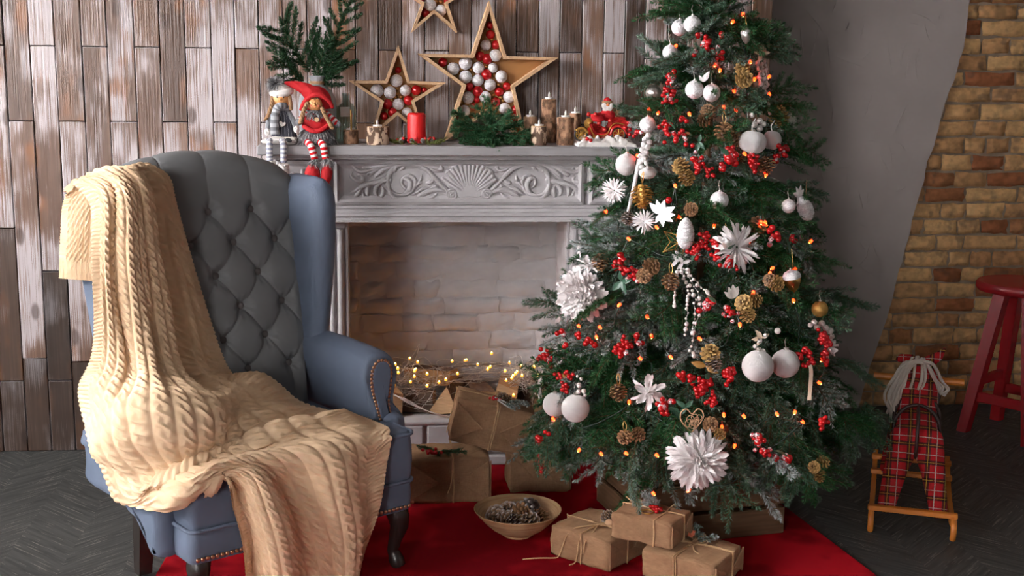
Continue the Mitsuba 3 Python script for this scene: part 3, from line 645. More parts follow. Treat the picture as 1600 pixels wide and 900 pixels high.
# frieze carving: tapering half-round strokes
def stroke(pts, w, hgt=0.5, n=26):
    p2 = spline(pts, n); p3 = np.c_[p2[:, 0], np.zeros(n), p2[:, 1]]
    ws = np.interp(np.linspace(0, 1, n), np.linspace(0, 1, len(w)), w)
    v, f = tube(p3, ws, 8)
    v = v.copy(); v[:, 1] *= hgt
    return v, f
def cz(a): return [(q[0], q[1]) for q in a]
LEFT = ((((0.2873,1.0733),(0.2442,1.1163),(0.2112,1.1525),(0.1718,1.1722),(0.1292,1.176),(0.0899,1.1654),(0.0668,1.1391),(0.0601,1.1095),(0.0665,1.0798),(0.0894,1.0617),(0.1255,1.06),(0.1552,1.0799),(0.1651,1.1096),(0.1553,1.1294),(0.1356,1.1343),(0.1159,1.1211),(0.1142,1.0996),(0.1289,1.0881)),(16,20,22,22,22,22,22,22,20,18,16,16,16,15,14,13,12,14)),(((0.106,1.1161),(0.129,1.1227),(0.1454,1.1063),(0.142,1.0798),(0.1189,1.065)),(6,18,24,24,6)),(((0.0997,1.172),(0.054,1.1718),(-0.0016,1.1553),(-0.044,1.1487),(-0.0729,1.1748),(-0.0793,1.1829)),(10,22,24,20,14,4)),(((0.0735,1.1653),(0.044,1.1522),(0.0211,1.1357),(0.0144,1.1226)),(10,24,22,5)),(((0.054,1.1718),(0.0147,1.1521),(-0.0083,1.1373),(-0.0148,1.1307)),(10,22,20,5)),(((0.0668,1.1358),(0.0339,1.1094),(0.0174,1.0831),(0.0173,1.0666),(0.027,1.0517)),(10,24,22,18,4)),(((0.0732,1.1161),(0.047,1.1127),(-0.002,1.1028),(-0.0348,1.0913),(-0.0577,1.0765),(-0.0806,1.0699)),(12,26,26,22,14,4)),(((0.0045,1.1061),(-0.012,1.0864),(-0.0138,1.0666),(-0.0074,1.0518)),(10,22,18,4)),(((-0.0315,1.0946),(-0.0414,1.0765),(-0.0546,1.06),(-0.0596,1.0534)),(8,18,18,14)),(((-0.0349,1.0765),(-0.0285,1.06),(-0.0302,1.0567)),(10,14,6)),(((0.0404,1.093),(0.0452,1.0732),(0.0401,1.0567),(0.0499,1.0517)),(8,22,20,4)),(((0.0633,1.0864),(0.0697,1.0666),(0.086,1.0534),(0.109,1.0484)),(10,24,22,6)),(((-0.0667,1.1519),(-0.0734,1.1323),(-0.0541,1.1126),(-0.0346,1.1126),(-0.0312,1.1258),(-0.0441,1.1356),(-0.0507,1.129)),(5,18,22,20,16,10,6)),(((0.284,1.0716),(0.2443,1.0799),(0.2079,1.0733),(0.1815,1.06),(0.1699,1.0484)),(14,24,24,20,5)),(((0.2476,1.0699),(0.231,1.0534),(0.2145,1.05),(0.2129,1.0583)),(8,18,14,6)),(((0.2211,1.0733),(0.2013,1.0633),(0.1914,1.0534)),(8,18,6)),(((0.2145,1.0865),(0.1881,1.0832),(0.1716,1.0699),(0.1518,1.06)),(8,18,16,5)),(((0.1915,1.1063),(0.1717,1.0997),(0.1568,1.0765)),(6,16,5)),(((0.1882,1.136),(0.1849,1.1195),(0.1717,1.103)),(5,14,5)),(((0.2376,1.1229),(0.2244,1.1097),(0.2112,1.1063),(0.2046,1.1096)),(10,20,20,6)),(((0.2508,1.1064),(0.2409,1.0931),(0.2244,1.0898)),(10,20,6)),(((0.2014,1.169),(0.2277,1.1559),(0.2508,1.1526),(0.264,1.1625),(0.254,1.174),(0.2409,1.1691)),(6,14,18,20,16,8)),(((0.2508,1.1493),(0.264,1.1493),(0.2706,1.1625)),(4,12,4)),(((0.0932,1.1687),(0.0865,1.1523),(0.0735,1.1555)),(12,20,8)),(((0.1357,1.1737),(0.1193,1.1622),(0.1062,1.1523)),(6,18,6)),(((0.0602,1.1292),(0.07,1.1161),(0.0666,1.0996)),(14,20,8)),(((-0.021,1.1717),(-0.034,1.1749),(-0.0437,1.1798)),(14,14,4)),(((-0.0049,1.1521),(-0.0276,1.1618),(-0.034,1.17)),(12,18,6)))
SC = 1 / 7.27 / 415
carve = lambda mesh: part(frz, 'carved_leaf', mesh, 'grey_stone', smooth=55)
sx = 0.366
for pts, w in LEFT:
    ww = [q * SC * 1.38 for q in w]
    m = moved(stroke(pts, ww, 1.15), xf((0, -.3015, 0))); carve(m)
    m2 = (m[0] * V(-1, 1, 1) + V(2 * sx, 0, 0), m[1][:, ::-1]); carve(m2)
shell_l = ((0.3521,1.0567),(0.2492,1.1213),(0.2722,1.1444),(0.2904,1.1642),(0.3234,1.1742),(0.3399,1.1832),(0.3514,1.1832),(0.3006,1.0633),(0.3521,1.0483))
b0 = V(*shell_l[0]); R_ = shell_l[6][1] - b0[1]
tips = []
for k in range(15):
    a = (k - 7) / 7 * 1.02
    L = R_ * (1.0 - 0.10 * abs(math.sin(a)) ** 2 + (0.025 if k % 2 == 0 else -0.01))
    tips.append((sx + L * math.sin(a) * 0.98, b0[1] + L * math.cos(a)))
    s0 = (sx + .12 * L * math.sin(a), b0[1] + .12 * L * math.cos(a)); s1 = (sx + .6 * L * math.sin(a) * 0.96, b0[1] + .6 * L * math.cos(a))
    part(frz, 'shell_rib', moved(stroke([s0, s1, tips[-1]], [.0018, .0052, .0085, .0085], 1.0, 14), xf((0, -.307, 0))), 'grey_stone', smooth=55)
plate = [(sx - .028, b0[1] - .012)] + [tuple(V(*t) + 0.004 * (V(*t) - V(sx, b0[1])) / R_) for t in tips] + [(sx + .028, b0[1] - .012)]
part(frz, 'shell_plate', moved(up_y(smooth_slab(np.array(shapely.Polygon(plate).buffer(.004).exterior.coords)[:-1][::-1], .011, .004, 4)), xf((0, -.299, 0))), 'grey_stone', smooth=50)
for s in (-1, 1):
    c = V(sx + s * (sx - shell_l[7][0]), -.309, shell_l[7][1])
    a = np.linspace(0, 4.6 * math.pi, 60); rr = .0195 - .0036 * a / math.pi
    pts = np.c_[c[0] + s * rr * np.cos(a), np.full(60, c[1]) - .004 * a / 14, c[2] + rr * np.sin(a)]
    part(frz, 'volute', cat([tube(pts, np.linspace(.0042, .003, 60), 7), moved(up_y(extrude(shapely.Point(0, 0).buffer(.02), .008)), xf((c[0], -.300, c[2])))]), 'grey_stone', smooth=50)
    part(frz, 'shell_lip', moved(stroke([(sx, b0[1] - .004), (sx + s * .03, b0[1] - .008), (sx + s * .055, c[2] - .018)], [.010, .009, .004], .8), xf((0, -.304, 0))), 'grey_stone', smooth=55)

# firebox: painted brickwork, reveals and hearth
add('wall_firebox', box2((FX - .45, -.022, .02), (FX + .45, -.002, 1.0), .001), 'painted_brick'); labels['wall_firebox'] = {'kind': 'structure'}
brick_rows('wall_firebox', 'painted_brick', FX - .432, FX + .432, .185, .96, -.022, .0715, 21, joint=.0035, j=.0075, depth=.022, proud=.009)
for s in (-1, 1):
    xi = FX + s * .428
    fpart('reveal', (min(xi - s * .012, xi - s * .001), -.283, .19), (max(xi - s * .012, xi - s * .001), -.028, .958), .002)
he = thing('hearth', 'low grey hearth ledge of paneled blocks under the firebox', 'hearth')
part(he, 'core', box2((FX - .66, -.290, .0), (FX + .66, -.02, .165), .003), 'grey_stone')
part(he, 'slab', box2((FX - .67, -.308, .160), (FX + .67, -.024, .188), .010), 'grey_stone')
for k in range(5):
    xa = FX - .63 + k * .254
    part(he, 'block', box2((xa, -.305, .045), (xa + .244, -.286, .165), .008), 'grey_stone')
part(he, 'plinth', box2((FX - .665, -.315, .0), (FX + .665, -.286, .038), .005), 'grey_stone')
struct_rug = thing('carpet', 'plush crimson red carpet under the chair, gifts and tree', 'carpet')
rug = np.array([(-.60, -.335), (1.395, -.345), (1.455, -.883), (1.537, -1.483), (1.60, -2.6), (-.74, -2.6)])
rp = shapely.Polygon(rug).buffer(-.02).buffer(.02)
add(struct_rug, moved(smooth_slab(np.array(rp.segmentize(.05).exterior.coords)[:-1][::-1], .012, .005, 3), xf()), 'carpet_pile', smooth=50)

# split firewood
def endgrain(p, n, uv):
    face = uv.x
    g = fbm(p.x * 60, p.y * 60, p.z * 60, 3); st = fbm(p.x * 30, p.y * 30, p.z * 160, 3)
    wood = mix((0.36, 0.205, 0.10), (0.55, 0.36, 0.20), st)
    bark = mix((0.06, 0.038, 0.028), (0.20, 0.135, 0.10), g)
    return mix(wood, bark, face)
bump('split_wood', {'type': 'principled', 'base_color': mikit.proc(endgrain), 'roughness': 0.8, 'specular': 0.2}, rough_h, 0.006)
def log(poly, L, r, m4, barkmask):
    p = np.array(poly, float) + r.uniform(-.004, .004, (len(poly), 2))
    n = len(p); vs, fs, uv = [], [], []
    ks = np.linspace(0, L, 5)
    for i in range(n):
        q = np.stack([np.c_[np.linspace(p[i, 0], p[(i + 1) % n, 0], 4), np.full(4, -k), np.linspace(p[i, 1], p[(i + 1) % n, 1], 4)] for k in ks])
        q += r.uniform(-.003, .003, q.shape) * (np.arange(4) % 3 > 0)[None, :, None]
        v, f = grid(q); o = sum(len(a) for a in vs); vs.append(v); fs.append(f + o); uv.append(np.full(len(v), float(barkmask[i % len(barkmask)])))
    for e, k in ((0, 0.0), (1, -L)):
        c = np.r_[p.mean(0)[0], k, p.mean(0)[1]]; v = np.vstack([np.c_[p[:, 0], np.full(n, k), p[:, 1]], c]); o = sum(len(a) for a in vs)
        ii = np.arange(n); f = np.stack([ii, (ii + 1) % n, ii * 0 + n], 1); f = f if e == 0 else f[:, ::-1]
        vs.append(v); fs.append(f + o); uv.append(np.zeros(len(v)))
    v = np.vstack(vs); f = np.vstack(fs); v = v - v.mean(0)
    return v, f, np.c_[np.concatenate(uv), np.concatenate(uv)], m4
LOGS = [  # shape, length, centre, yaw, bark per side, label
 ([(0, 0), (.085, 0), (.095, .09), (.02, .11)], .20, (.055, -.175, .245), 12, (0, 1, 0, 0), 'pale split log at the left end of the firewood row beside the chair arm'),
 ([(0, 0), (.11, -.0), (.085, .075), (.02, .085)], .16, (.165, -.165, .233), 78, (1, 1, 1, 1), 'dark barked log lying second from the left of the firewood row'),
 ([(0, 0), (.05, -.0), (.125, .012), (.075, .115)], .20, (.31, -.16, .245), -22, (0, 0, 1, 0), 'largest wedge log with a dark end in the middle of the firewood row'),
 ([(0, 0), (.10, .0), (.09, .055), (.01, .045)], .17, (.425, -.14, .2165), 15, (1, 0, 0, 0), 'split log under the grey slab in the firewood row'),
 ([(0, 0), (.10, .0), (.10, .03), (.0, .036)], .18, (.425, -.145, .262), 8, (1, 1, 1, 1), 'weathered grey slab of wood lying on top of the firewood'),
 ([(0, 0), (.10, .0), (.11, .09), (.03, .12)], .19, (.535, -.15, .25), -10, (0, 1, 0, 0), 'pale upright split log behind the tilted gift'),
 ([(0, 0), (.12, .0), (.09, .10), (.02, .085)], .18, (.645, -.15, .24), 20, (0, 0, 1, 1), 'orange lit split log at the right end of the firewood row'),
 ([(0, 0), (.11, .0), (.085, .06), (.01, .06)], .20, (.235, -.075, .31), 64, (1, 0, 1, 0), 'split log lying at the back over the dark barked log')]
rl = np.random.default_rng(5)
for poly, L, c, yaw, bm_, lab in LOGS:
    v, f, uv, _ = log(poly, L, rl, None, bm_)
    k = thing('firewood_log', lab, 'log', 'split firewood on the hearth')
    w = moved((v, f), xf(c, (0, 0, yaw)))
    w = (w[0] + V(0, 0, (0.1885 if c[2] < .255 else c[2] - .045) - w[0][:, 2].min() if c[2] < .255 else 0), w[1])
    scene[k] = mikit.ply(outward(w), 'split_wood', uv=uv)

# fairy lights over the firewood
mat('clear_wire', (0.70, 0.66, 0.60), 0.2)
mat('green_wire', (0.018, 0.035, 0.026), 0.4)
def glow(r, g, b, w=0.25): return {'type': 'area', 'radiance': rgb(r, g, b), 'sampling_weight': w}
fl = thing('fairy_light_string', 'tangled warm white fairy lights on clear wire over the firewood', 'fairy lights')
FB = ((0.087,-0.24,0.3932),(0.0966,-0.26,0.3826),(0.0981,-0.27,0.3669),(0.1477,-0.1,0.3816),(0.1761,-0.18,0.3869),(0.1663,-0.24,0.372),(0.1616,-0.25,0.3686),(0.2102,-0.25,0.3555),(0.1603,-0.26,0.3484),(0.1454,-0.27,0.3298),(0.0816,-0.27,0.3191),(0.2093,-0.27,0.3124),(0.3173,-0.1,0.3687),(0.3701,-0.1,0.3703),(0.3291,-0.25,0.3545),(0.4618,-0.2,0.3675),(0.4515,-0.2,0.3575),(0.54,-0.18,0.3776),(0.5165,-0.24,0.3604),(0.5569,-0.25,0.3507),(0.5471,-0.25,0.3417),(0.5864,-0.2,0.3688),(0.6339,-0.22,0.3697),(0.5192,-0.26,0.3273),(0.5831,-0.25,0.342),(0.6503,-0.22,0.3347),(0.4814,-0.05,0.3865),(0.5491,-0.26,0.266),(0.2567,-0.25,0.3214),(0.419,-0.12,0.3579),(0.3754,-0.09,0.3701),(0.5662,-0.22,0.35),(0.5427,-0.25,0.3326),(0.284,-0.24,0.3298))
bulb_y = mikit.ply(ico(.0060, 2), None, smooth=True)
core_y = mikit.ply(ico(.0028, 1, (0, -.0022, .0048)), None, smooth=True)
for p in FB:
    k = num(fl + '__bulb'); scene[k] = {**bulb_y, 'to_world': tm(xf(p)), 'emitter': glow(.75, .24, .022), 'bsdf': {'type': 'diffuse', 'reflectance': rgb(.5, .3, .1)}}
    scene[k + '__glow'] = {**core_y, 'to_world': tm(xf(p)), 'emitter': glow(60, 21, 2.0), 'bsdf': {'type': 'diffuse', 'reflectance': rgb(.5, .3, .1)}}
rw = np.random.default_rng(11)
FBa = np.array(FB)
def tangle(c, s, n, r):
    t = np.linspace(0, n * .8, n * 9); a = r.uniform(0, 6.28); w1, w2 = r.uniform(.7, 1.3), r.uniform(.6, 1.1)
    dr_ = np.stack([np.interp(t, np.arange(n + 1), r.normal(0, .75, n + 1)) for _ in range(3)], 1)
    cir = np.stack([np.cos(t * 2.4 * w1 + a) * r.uniform(.4, .9), np.sin(t * 1.7 * w2 + a * 2) * .8, np.sin(t * 2.4 * w1 + a) * r.uniform(.4, .9)], 1)
    return c + (dr_ + cir) * s
for c, s, n, cnt in (((.125, -.20, .33), (.07, .035, .055), 9, 9), ((.62, -.2, .32), (.06, .04, .05), 9, 10), ((.36, -.17, .34), (.13, .03, .035), 8, 5), ((.2, -.24, .25), (.09, .02, .035), 7, 3)):
    for q in range(cnt):
        pts = tangle(V(*c), V(*s), n, rw); pts[:, 2] = np.maximum(pts[:, 2], .195); pts[:, 1] = np.clip(pts[:, 1], -.30, -.045)
        part(fl, 'wire', tube(pts, .0010, 4, cap=False), 'clear_wire', smooth=True)
for q in range(3):
    a = spline([(.06 + .01 * q, -.28, .30 - .01 * q), (.13, -.295, .255 + .006 * q), (.20, -.30, .225), (.26 + .01 * q, -.30, .2), (.31, -.29, .1915), (.36, -.26, .1915 + .003 * q)], 40)
    part(fl, 'wire', tube(a, .0021, 5, cap=False), 'clear_wire', smooth=True)

# ---------------------------------------------------------------- fir twigs (used on the mantel, the gifts and the tree)
scene['needles'] = {'type': 'twosided', 'bsdf': {'type': 'principled', 'base_color': VC, 'roughness': 0.5, 'specular': 0.18}}
def needle_twig(pts, nlen, per_m, r, g0=(.018, .055, .028), g1=(.045, .115, .055), frost=0.0, wid=.0016, ang=52, stem=(.07, .045, .022), flat=0.0, sr=.0014):
    L = np.linalg.norm(np.diff(pts, axis=0), axis=1).sum(); n = max(6, int(L * per_m))
    t = np.sort(r.uniform(0.0, 1, n)); idx = t * (len(pts) - 1); i = np.minimum(idx.astype(int), len(pts) - 2)
    p = pts[i] + (pts[i + 1] - pts[i]) * (idx - i)[:, None]
    tan = pts[i + 1] - pts[i]; tan /= np.linalg.norm(tan, axis=1, keepdims=True) + 1e-9
    a = np.cross(tan, V(.1, .2, 1)); a /= np.linalg.norm(a, axis=1, keepdims=True) + 1e-9; b = np.cross(tan, a)
    ph = r.uniform(0, 2 * math.pi, n)
    rad = a * np.cos(ph)[:, None] + b * (np.sin(ph) * (1 - flat))[:, None]; rad /= np.linalg.norm(rad, axis=1, keepdims=True) + 1e-9
    al = np.radians(ang + r.normal(0, 9, n)) * (1 - 0.65 * np.clip((t - .85) / .15, 0, 1))
    d = tan * np.cos(al)[:, None] + rad * np.sin(al)[:, None]
    ln = nlen * r.uniform(.75, 1.1, n) * (1 - .3 * np.clip((t - .9) / .1, 0, 1))
    side = np.cross(d, r.normal(0, 1, (n, 3))); side /= np.linalg.norm(side, axis=1, keepdims=True) + 1e-9
    tip = p + d * ln[:, None]; mid = p + d * (ln * .45)[:, None]
    v = np.stack([p, mid + side * wid * .5, tip, mid - side * wid * .5], 1).reshape(-1, 3)
    q = np.arange(n) * 4; f = np.vstack([np.stack([q, q + 1, q + 2], 1), np.stack([q, q + 2, q + 3], 1)])
    k = r.uniform(0, 1, n)[:, None]; c = V(*g0) + (V(*g1) - V(*g0)) * k
    fr = np.clip(frost * r.uniform(.2, 1.6, n) * (0.35 + t), 0, 1)[:, None]
    base = c * (1 - .25 * fr) + V(.42, .46, .46) * .25 * fr; tp = c * (1 - fr) + V(.55, .59, .60) * fr
    col = np.stack([base, (base + tp) / 2, tp, (base + tp) / 2], 1).reshape(-1, 3)
    sv, sf = tube(pts, np.linspace(sr, sr * .5, len(pts)), 4, cap=False)
    return np.vstack([v, sv]), np.vstack([f, sf + len(v)]), np.vstack([col, np.tile(V(*stem), (len(sv), 1))])
def join(L):
    n = 0; vs, fs, cs = [], [], []
    for v, f, c in L: vs.append(v); fs.append(f + n); cs.append(c); n += len(v)
    return np.vstack(vs), np.vstack(fs), np.vstack(cs)
def spray(L, r, twigs=10, nlen=.020, per_m=900, frost=0.0, droop=0.0, spread=.42, side_len=.42, g0=(.018, .055, .028), g1=(.045, .115, .055), wid=.0016, start=.12, **k):
    """one fir bough along +x: a stem with side twigs left and right, lying roughly in the xy plane."""
    n = 14; x = np.linspace(0, L, n)
    st = np.c_[x, .03 * L * np.sin(x / L * 5 + r.uniform(0, 6)), -droop * L * (x / L) ** 2 + .02 * L * np.sin(x / L * 4)]
    out = [needle_twig(st[int(start * n):], nlen, per_m, r, g0, g1, frost, wid, sr=.0028, **k)]
    for q in range(twigs):
        t = start + (0.93 - start) * (q + r.uniform(.1, .7)) / twigs; s = 1 if q % 2 else -1
        b = np.array([np.interp(t * L, x, st[:, i]) for i in range(3)])
        l = L * side_len * (1.0 - .55 * t) * r.uniform(.75, 1.2); a = math.radians(r.uniform(34, 58)) * s
        e = V(math.cos(a), math.sin(a), r.normal(-.08, .22) - droop * .8)
        u = np.linspace(0, 1, 7)[:, None]
        pts = b + e * l * u + V(.10, -.10 * s * spread, -.25 * droop - .06) * l * u ** 2
        out.append(needle_twig(pts, nlen * .95, per_m, r, g0, g1, frost, wid, **k))
    return join(out)
def put_needles(key, m3, m=None):
    scene[key] = mikit.ply((m3[0], m3[1]), 'needles', color=m3[2])
    if m is not None: scene[key]['to_world'] = tm(m)
def look(d, up=(0, 0, 1), roll=0.0):
    """rotation taking +x to d, with z near up."""
    x = np.asarray(d, float); x /= np.linalg.norm(x); u = np.asarray(up, float)
    y = np.cross(u, x); y /= np.linalg.norm(y); z = np.cross(x, y); c, s = math.cos(roll), math.sin(roll)
    return np.stack([x, c * y + s * z, -s * y + c * z], 1)

# ---------------------------------------------------------------- decoration materials
def glit(a, b):
    return lambda p, n, uv: mix(a, b, smoothstep(.35, .75, noise(p.x * 330, p.y * 330, p.z * 330)))
def glit_h(p, n, uv): return noise(p.x * 330, p.y * 330, p.z * 330)
bump('white_glitter', {'type': 'principled', 'base_color': mikit.proc(glit((.66, .645, .645), (.86, .85, .85))), 'roughness': 0.45, 'specular': 0.6}, glit_h, .0028)
mat('white_satin', (.72, .70, .70), .45)
def fuzz_h(p, n, uv): return fbm(p.x * 300, p.y * 300, p.z * 300, 2)
mat('red_gloss', (.42, .006, .008), .18, clearcoat=.8, clearcoat_gloss=.95, metallic=.25)
mat('red_matt', (.40, .010, .012), .55, sheen=.4)
mat('red_wax', (.62, .010, .010), .42, clearcoat=.2)
mat('gold_gloss', (.72, .42, .14), .22, metallic=1.0)
mat('gold_rough', (.42, .235, .060), .45, metallic=.6)
mat('silver_satin', (.62, .58, .53), .33, metallic=.85)
def oak(p, n, uv):
    g = fbm(p.x * 60, p.y * 60, p.z * 240, 3) * .5 + fbm(p.x * 240, p.y * 60, p.z * 60, 3) * .5
    return mix((.42, .25, .135), (.56, .36, .205), smoothstep(.2, .8, g))
scene['light_oak'] = {'type': 'principled', 'base_color': mikit.proc(oak), 'roughness': .55, 'specular': .3}
mat('star_back', (.34, .155, .045), .6)
def barkc(p, n, uv): return mix((.10, .052, .030), (.38, .215, .13), smoothstep(.3, .72, fbm(p.x * 70, p.y * 70, p.z * 38, 4)))
bump('bark', {'type': 'principled', 'base_color': mikit.proc(barkc), 'roughness': .85, 'specular': .2}, lambda p, n, uv: fbm(p.x * 110, p.y * 110, p.z * 50, 3), .006)
def birch(p, n, uv): return mix((.10, .055, .034), (.52, .38, .27), smoothstep(.52, .60, fbm(p.x * 45, p.y * 45, p.z * 26, 4)))
bump('birch_bark', {'type': 'principled', 'base_color': mikit.proc(birch), 'roughness': .7, 'specular': .3}, lambda p, n, uv: fbm(p.x * 80, p.y * 80, p.z * 60, 3), .005)
mat('cut_wood', (.45, .27, .15), .7)
mat('white_plastic', (.74, .72, .70), .4)
mat('tin', (.75, .75, .76), .3, metallic=1.0)

# ---------------------------------------------------------------- wooden stars filled with baubles
MT = 1.2502
def star_frame(key, pts, y0, depth, w, backpanel=True):
    """pts: ten (x, z) outline points; y0 front plane."""
    o = shapely.Polygon(pts); inn = o.buffer(-w, join_style='mitre', mitre_limit=20)
    if hasattr(inn, 'geoms'): inn = max(inn.geoms, key=lambda g: g.area)
    oc = np.array(pts); ic = np.array(shapely.geometry.polygon.orient(inn).exterior.coords)[:-1]
    oc = np.array(shapely.geometry.polygon.orient(o).exterior.coords)[:-1]
    # one board per side of the star
    for i in range(len(oc)):
        a, b = oc[i], oc[(i + 1) % len(oc)]
        ia = ic[np.argmin(np.linalg.norm(ic - a, axis=1))]; ib = ic[np.argmin(np.linalg.norm(ic - b, axis=1))]
        q = shapely.Polygon([a, b, ib, ia]).buffer(-.0004)
        if q.area < 1e-6 or hasattr(q, 'geoms'): continue
        part(key, 'board', moved(up_y(extrude(q, depth)), xf((0, y0 + depth, 0))), 'light_oak')
    if backpanel: part(key, 'back_panel', moved(up_y(extrude(o.buffer(-.004), .004)), xf((0, y0 + depth, 0))), 'star_back')
BIG = ((0.4527,1.7853),(0.3863,1.581),(0.1773,1.5833),(0.3525,1.461),(0.2816,1.2478),(0.4496,1.3618),(0.6058,1.2418),(0.5542,1.4592),(0.7243,1.5755),(0.5206,1.5779))
MED = ((0.1067,1.617),(0.0565,1.4799),(-0.0847,1.4785),(0.039,1.3977),(-0.0084,1.2516),(0.1021,1.3497),(0.2171,1.2527),(0.1682,1.3988),(0.2907,1.475),(0.1489,1.4808))
SML = ((0.2488,1.9512),(0.2086,1.8416),(0.0908,1.8371),(0.1964,1.77),(0.1559,1.6592),(0.2457,1.7349),(0.3351,1.6629),(0.2979,1.7717),(0.4031,1.838),(0.2879,1.843))
big = thing('wooden_star', 'largest pale wood star box filled with red and white baubles, one arm empty', 'star')
star_frame(big, BIG, -.135, .075, .0125)
med = thing('wooden_star', 'middle sized pale wood star box behind the red candle', 'star')
star_frame(med, MED, -.14, .07, .0115)
sml = thing('wooden_star', 'pale wood star hanging on the planks above the others, cut by the picture edge', 'star')
star_frame(sml, SML, -.09, .07, .0115)
ball_hi = ico(1, 3); ball_lo = ico(1, 2)
BALL = {}
def ball_ply(m):
    if m not in BALL: BALL[m] = mikit.ply(ball_hi, m, smooth=True)
    return BALL[m]
kinds = {'w': ('white_bauble', 'white_glitter', 'white glitter'), 'r': ('red_bauble', 'red_gloss', 'shiny red'), 'g': ('gold_bauble', 'gold_gloss', 'tiny gold')}
ORD = ['highest', 'second highest', 'third highest', 'fourth highest', 'fifth highest', 'sixth highest', 'seventh highest', 'eighth highest', 'ninth highest', 'tenth highest', 'eleventh highest', 'twelfth highest', 'thirteenth highest', 'fourteenth highest', 'fifteenth highest', 'sixteenth highest', 'seventeenth highest']
def balls(lst, which):
    seen = {}
    for p, r_, kd in sorted(lst, key=lambda q: -q[0][2]):
        base, m, word = kinds[kd]; i = seen.get(kd, 0); seen[kd] = i + 1
        k = thing(base, f'{ORD[i]} {word} bauble inside the {which} wooden star', 'bauble', f'{word} baubles in the {which} star')
        scene[k] = {**ball_ply(m), 'to_world': tm(xf(p, s=r_))}
balls((((0.4442,-0.0856,1.618),0.0206,'w'),((0.4821,-0.0888,1.5795),0.0238,'w'),((0.3661,-0.0907,1.5489),0.0257,'w'),((0.3187,-0.0894,1.5275),0.0244,'w'),((0.4161,-0.0881,1.5319),0.0231,'w'),((0.3665,-0.0901,1.4968),0.0251,'w'),((0.473,-0.0843,1.5325),0.0193,'w'),((0.4145,-0.0881,1.4842),0.0231,'w'),((0.5062,-0.0888,1.4995),0.0238,'w'),((0.4619,-0.0881,1.467),0.0231,'w'),((0.4436,-0.0881,1.4202),0.0231,'w'),((0.377,-0.0881,1.417),0.0231,'w'),((0.5372,-0.0881,1.4217),0.0231,'w'),((0.3626,-0.0881,1.3656),0.0231,'w'),((0.5209,-0.0881,1.3754),0.0231,'w'),((0.4608,-0.0791,1.6941),0.0141,'r'),((0.4621,-0.0824,1.6591),0.0174,'r'),((0.4843,-0.0824,1.6205),0.0174,'r'),((0.4229,-0.083,1.5769),0.018,'r'),((0.4513,-0.0856,1.5661),0.0206,'r'),((0.2788,-0.0824,1.5511),0.0174,'r'),((0.4478,-0.0856,1.5061),0.0206,'r'),((0.3826,-0.0811,1.4589),0.0161,'r'),((0.4156,-0.0856,1.4416),0.0206,'r'),((0.4987,-0.083,1.441),0.018,'r'),((0.5288,-0.0811,1.4623),0.0161,'r'),((0.4112,-0.0779,1.4098),0.0129,'r'),((0.4857,-0.083,1.4014),0.018,'r'),((0.3979,-0.0791,1.3821),0.0141,'r'),((0.5638,-0.083,1.3722),0.018,'r'),((0.5657,-0.0817,1.3404),0.0167,'r'),((0.3417,-0.0746,1.3385),0.0096,'r'),((0.4678,-0.0727,1.6399),0.0077,'g'),((0.3523,-0.0727,1.5239),0.0077,'g'),((0.3876,-0.0727,1.5243),0.0077,'g'),((0.399,-0.0727,1.5055),0.0077,'g'),((0.4474,-0.0727,1.5367),0.0077,'g'),((0.4961,-0.0727,1.4671),0.0077,'g'),((0.4764,-0.0727,1.4274),0.0077,'g'),((0.5053,-0.0727,1.419),0.0077,'g'),((0.5142,-0.0727,1.4046),0.0077,'g'),((0.3537,-0.0714,1.3979),0.0064,'g'),((0.4778,-0.0714,1.5043),0.0064,'g')), 'largest')
balls((((0.0996,-0.0991,1.4797),0.0241,'w'),((0.0249,-0.101,1.4402),0.026,'w'),((0.0749,-0.0991,1.4343),0.0241,'w'),((0.1339,-0.0967,1.4426),0.0217,'w'),((0.1071,-0.0972,1.3906),0.0222,'w'),((0.14,-0.0952,1.3579),0.0202,'w'),((0.1064,-0.087,1.5195),0.012,'r'),((0.1758,-0.0943,1.4439),0.0193,'r'),((0.2058,-0.0856,1.4454),0.0106,'r'),((0.1461,-0.0943,1.4045),0.0193,'r'),((0.0639,-0.0943,1.3901),0.0193,'r'),((0.0834,-0.0928,1.3599),0.0178,'r'),((0.0513,-0.0904,1.3448),0.0154,'r'),((0.1013,-0.0808,1.4487),0.0058,'g'),((0.1037,-0.0817,1.4307),0.0067,'g'),((0.0952,-0.0813,1.4159),0.0063,'g'),((0.0814,-0.0808,1.406),0.0058,'g'),((0.1184,-0.0813,1.4171),0.0063,'g'),((0.1296,-0.0813,1.3745),0.0063,'g'),((0.1086,-0.0798,1.4185),0.0048,'g')), 'middle')
balls((((0.231,-0.0488,1.7688),0.0238,'w'),((0.2725,-0.0475,1.7477),0.0225,'w'),((0.2135,-0.0411,1.7386),0.0161,'r'),((0.1959,-0.0391,1.7867),0.0141,'r'),((0.2974,-0.0391,1.7884),0.0141,'r'),((0.237,-0.0334,1.7457),0.0084,'g'),((0.272,-0.0327,1.7818),0.0077,'g'),((0.2555,-0.0327,1.7815),0.0077,'g'),((0.2166,-0.0481,1.8122),0.0231,'w'),((0.2757,-0.0481,1.8133),0.0231,'w')), 'hanging')

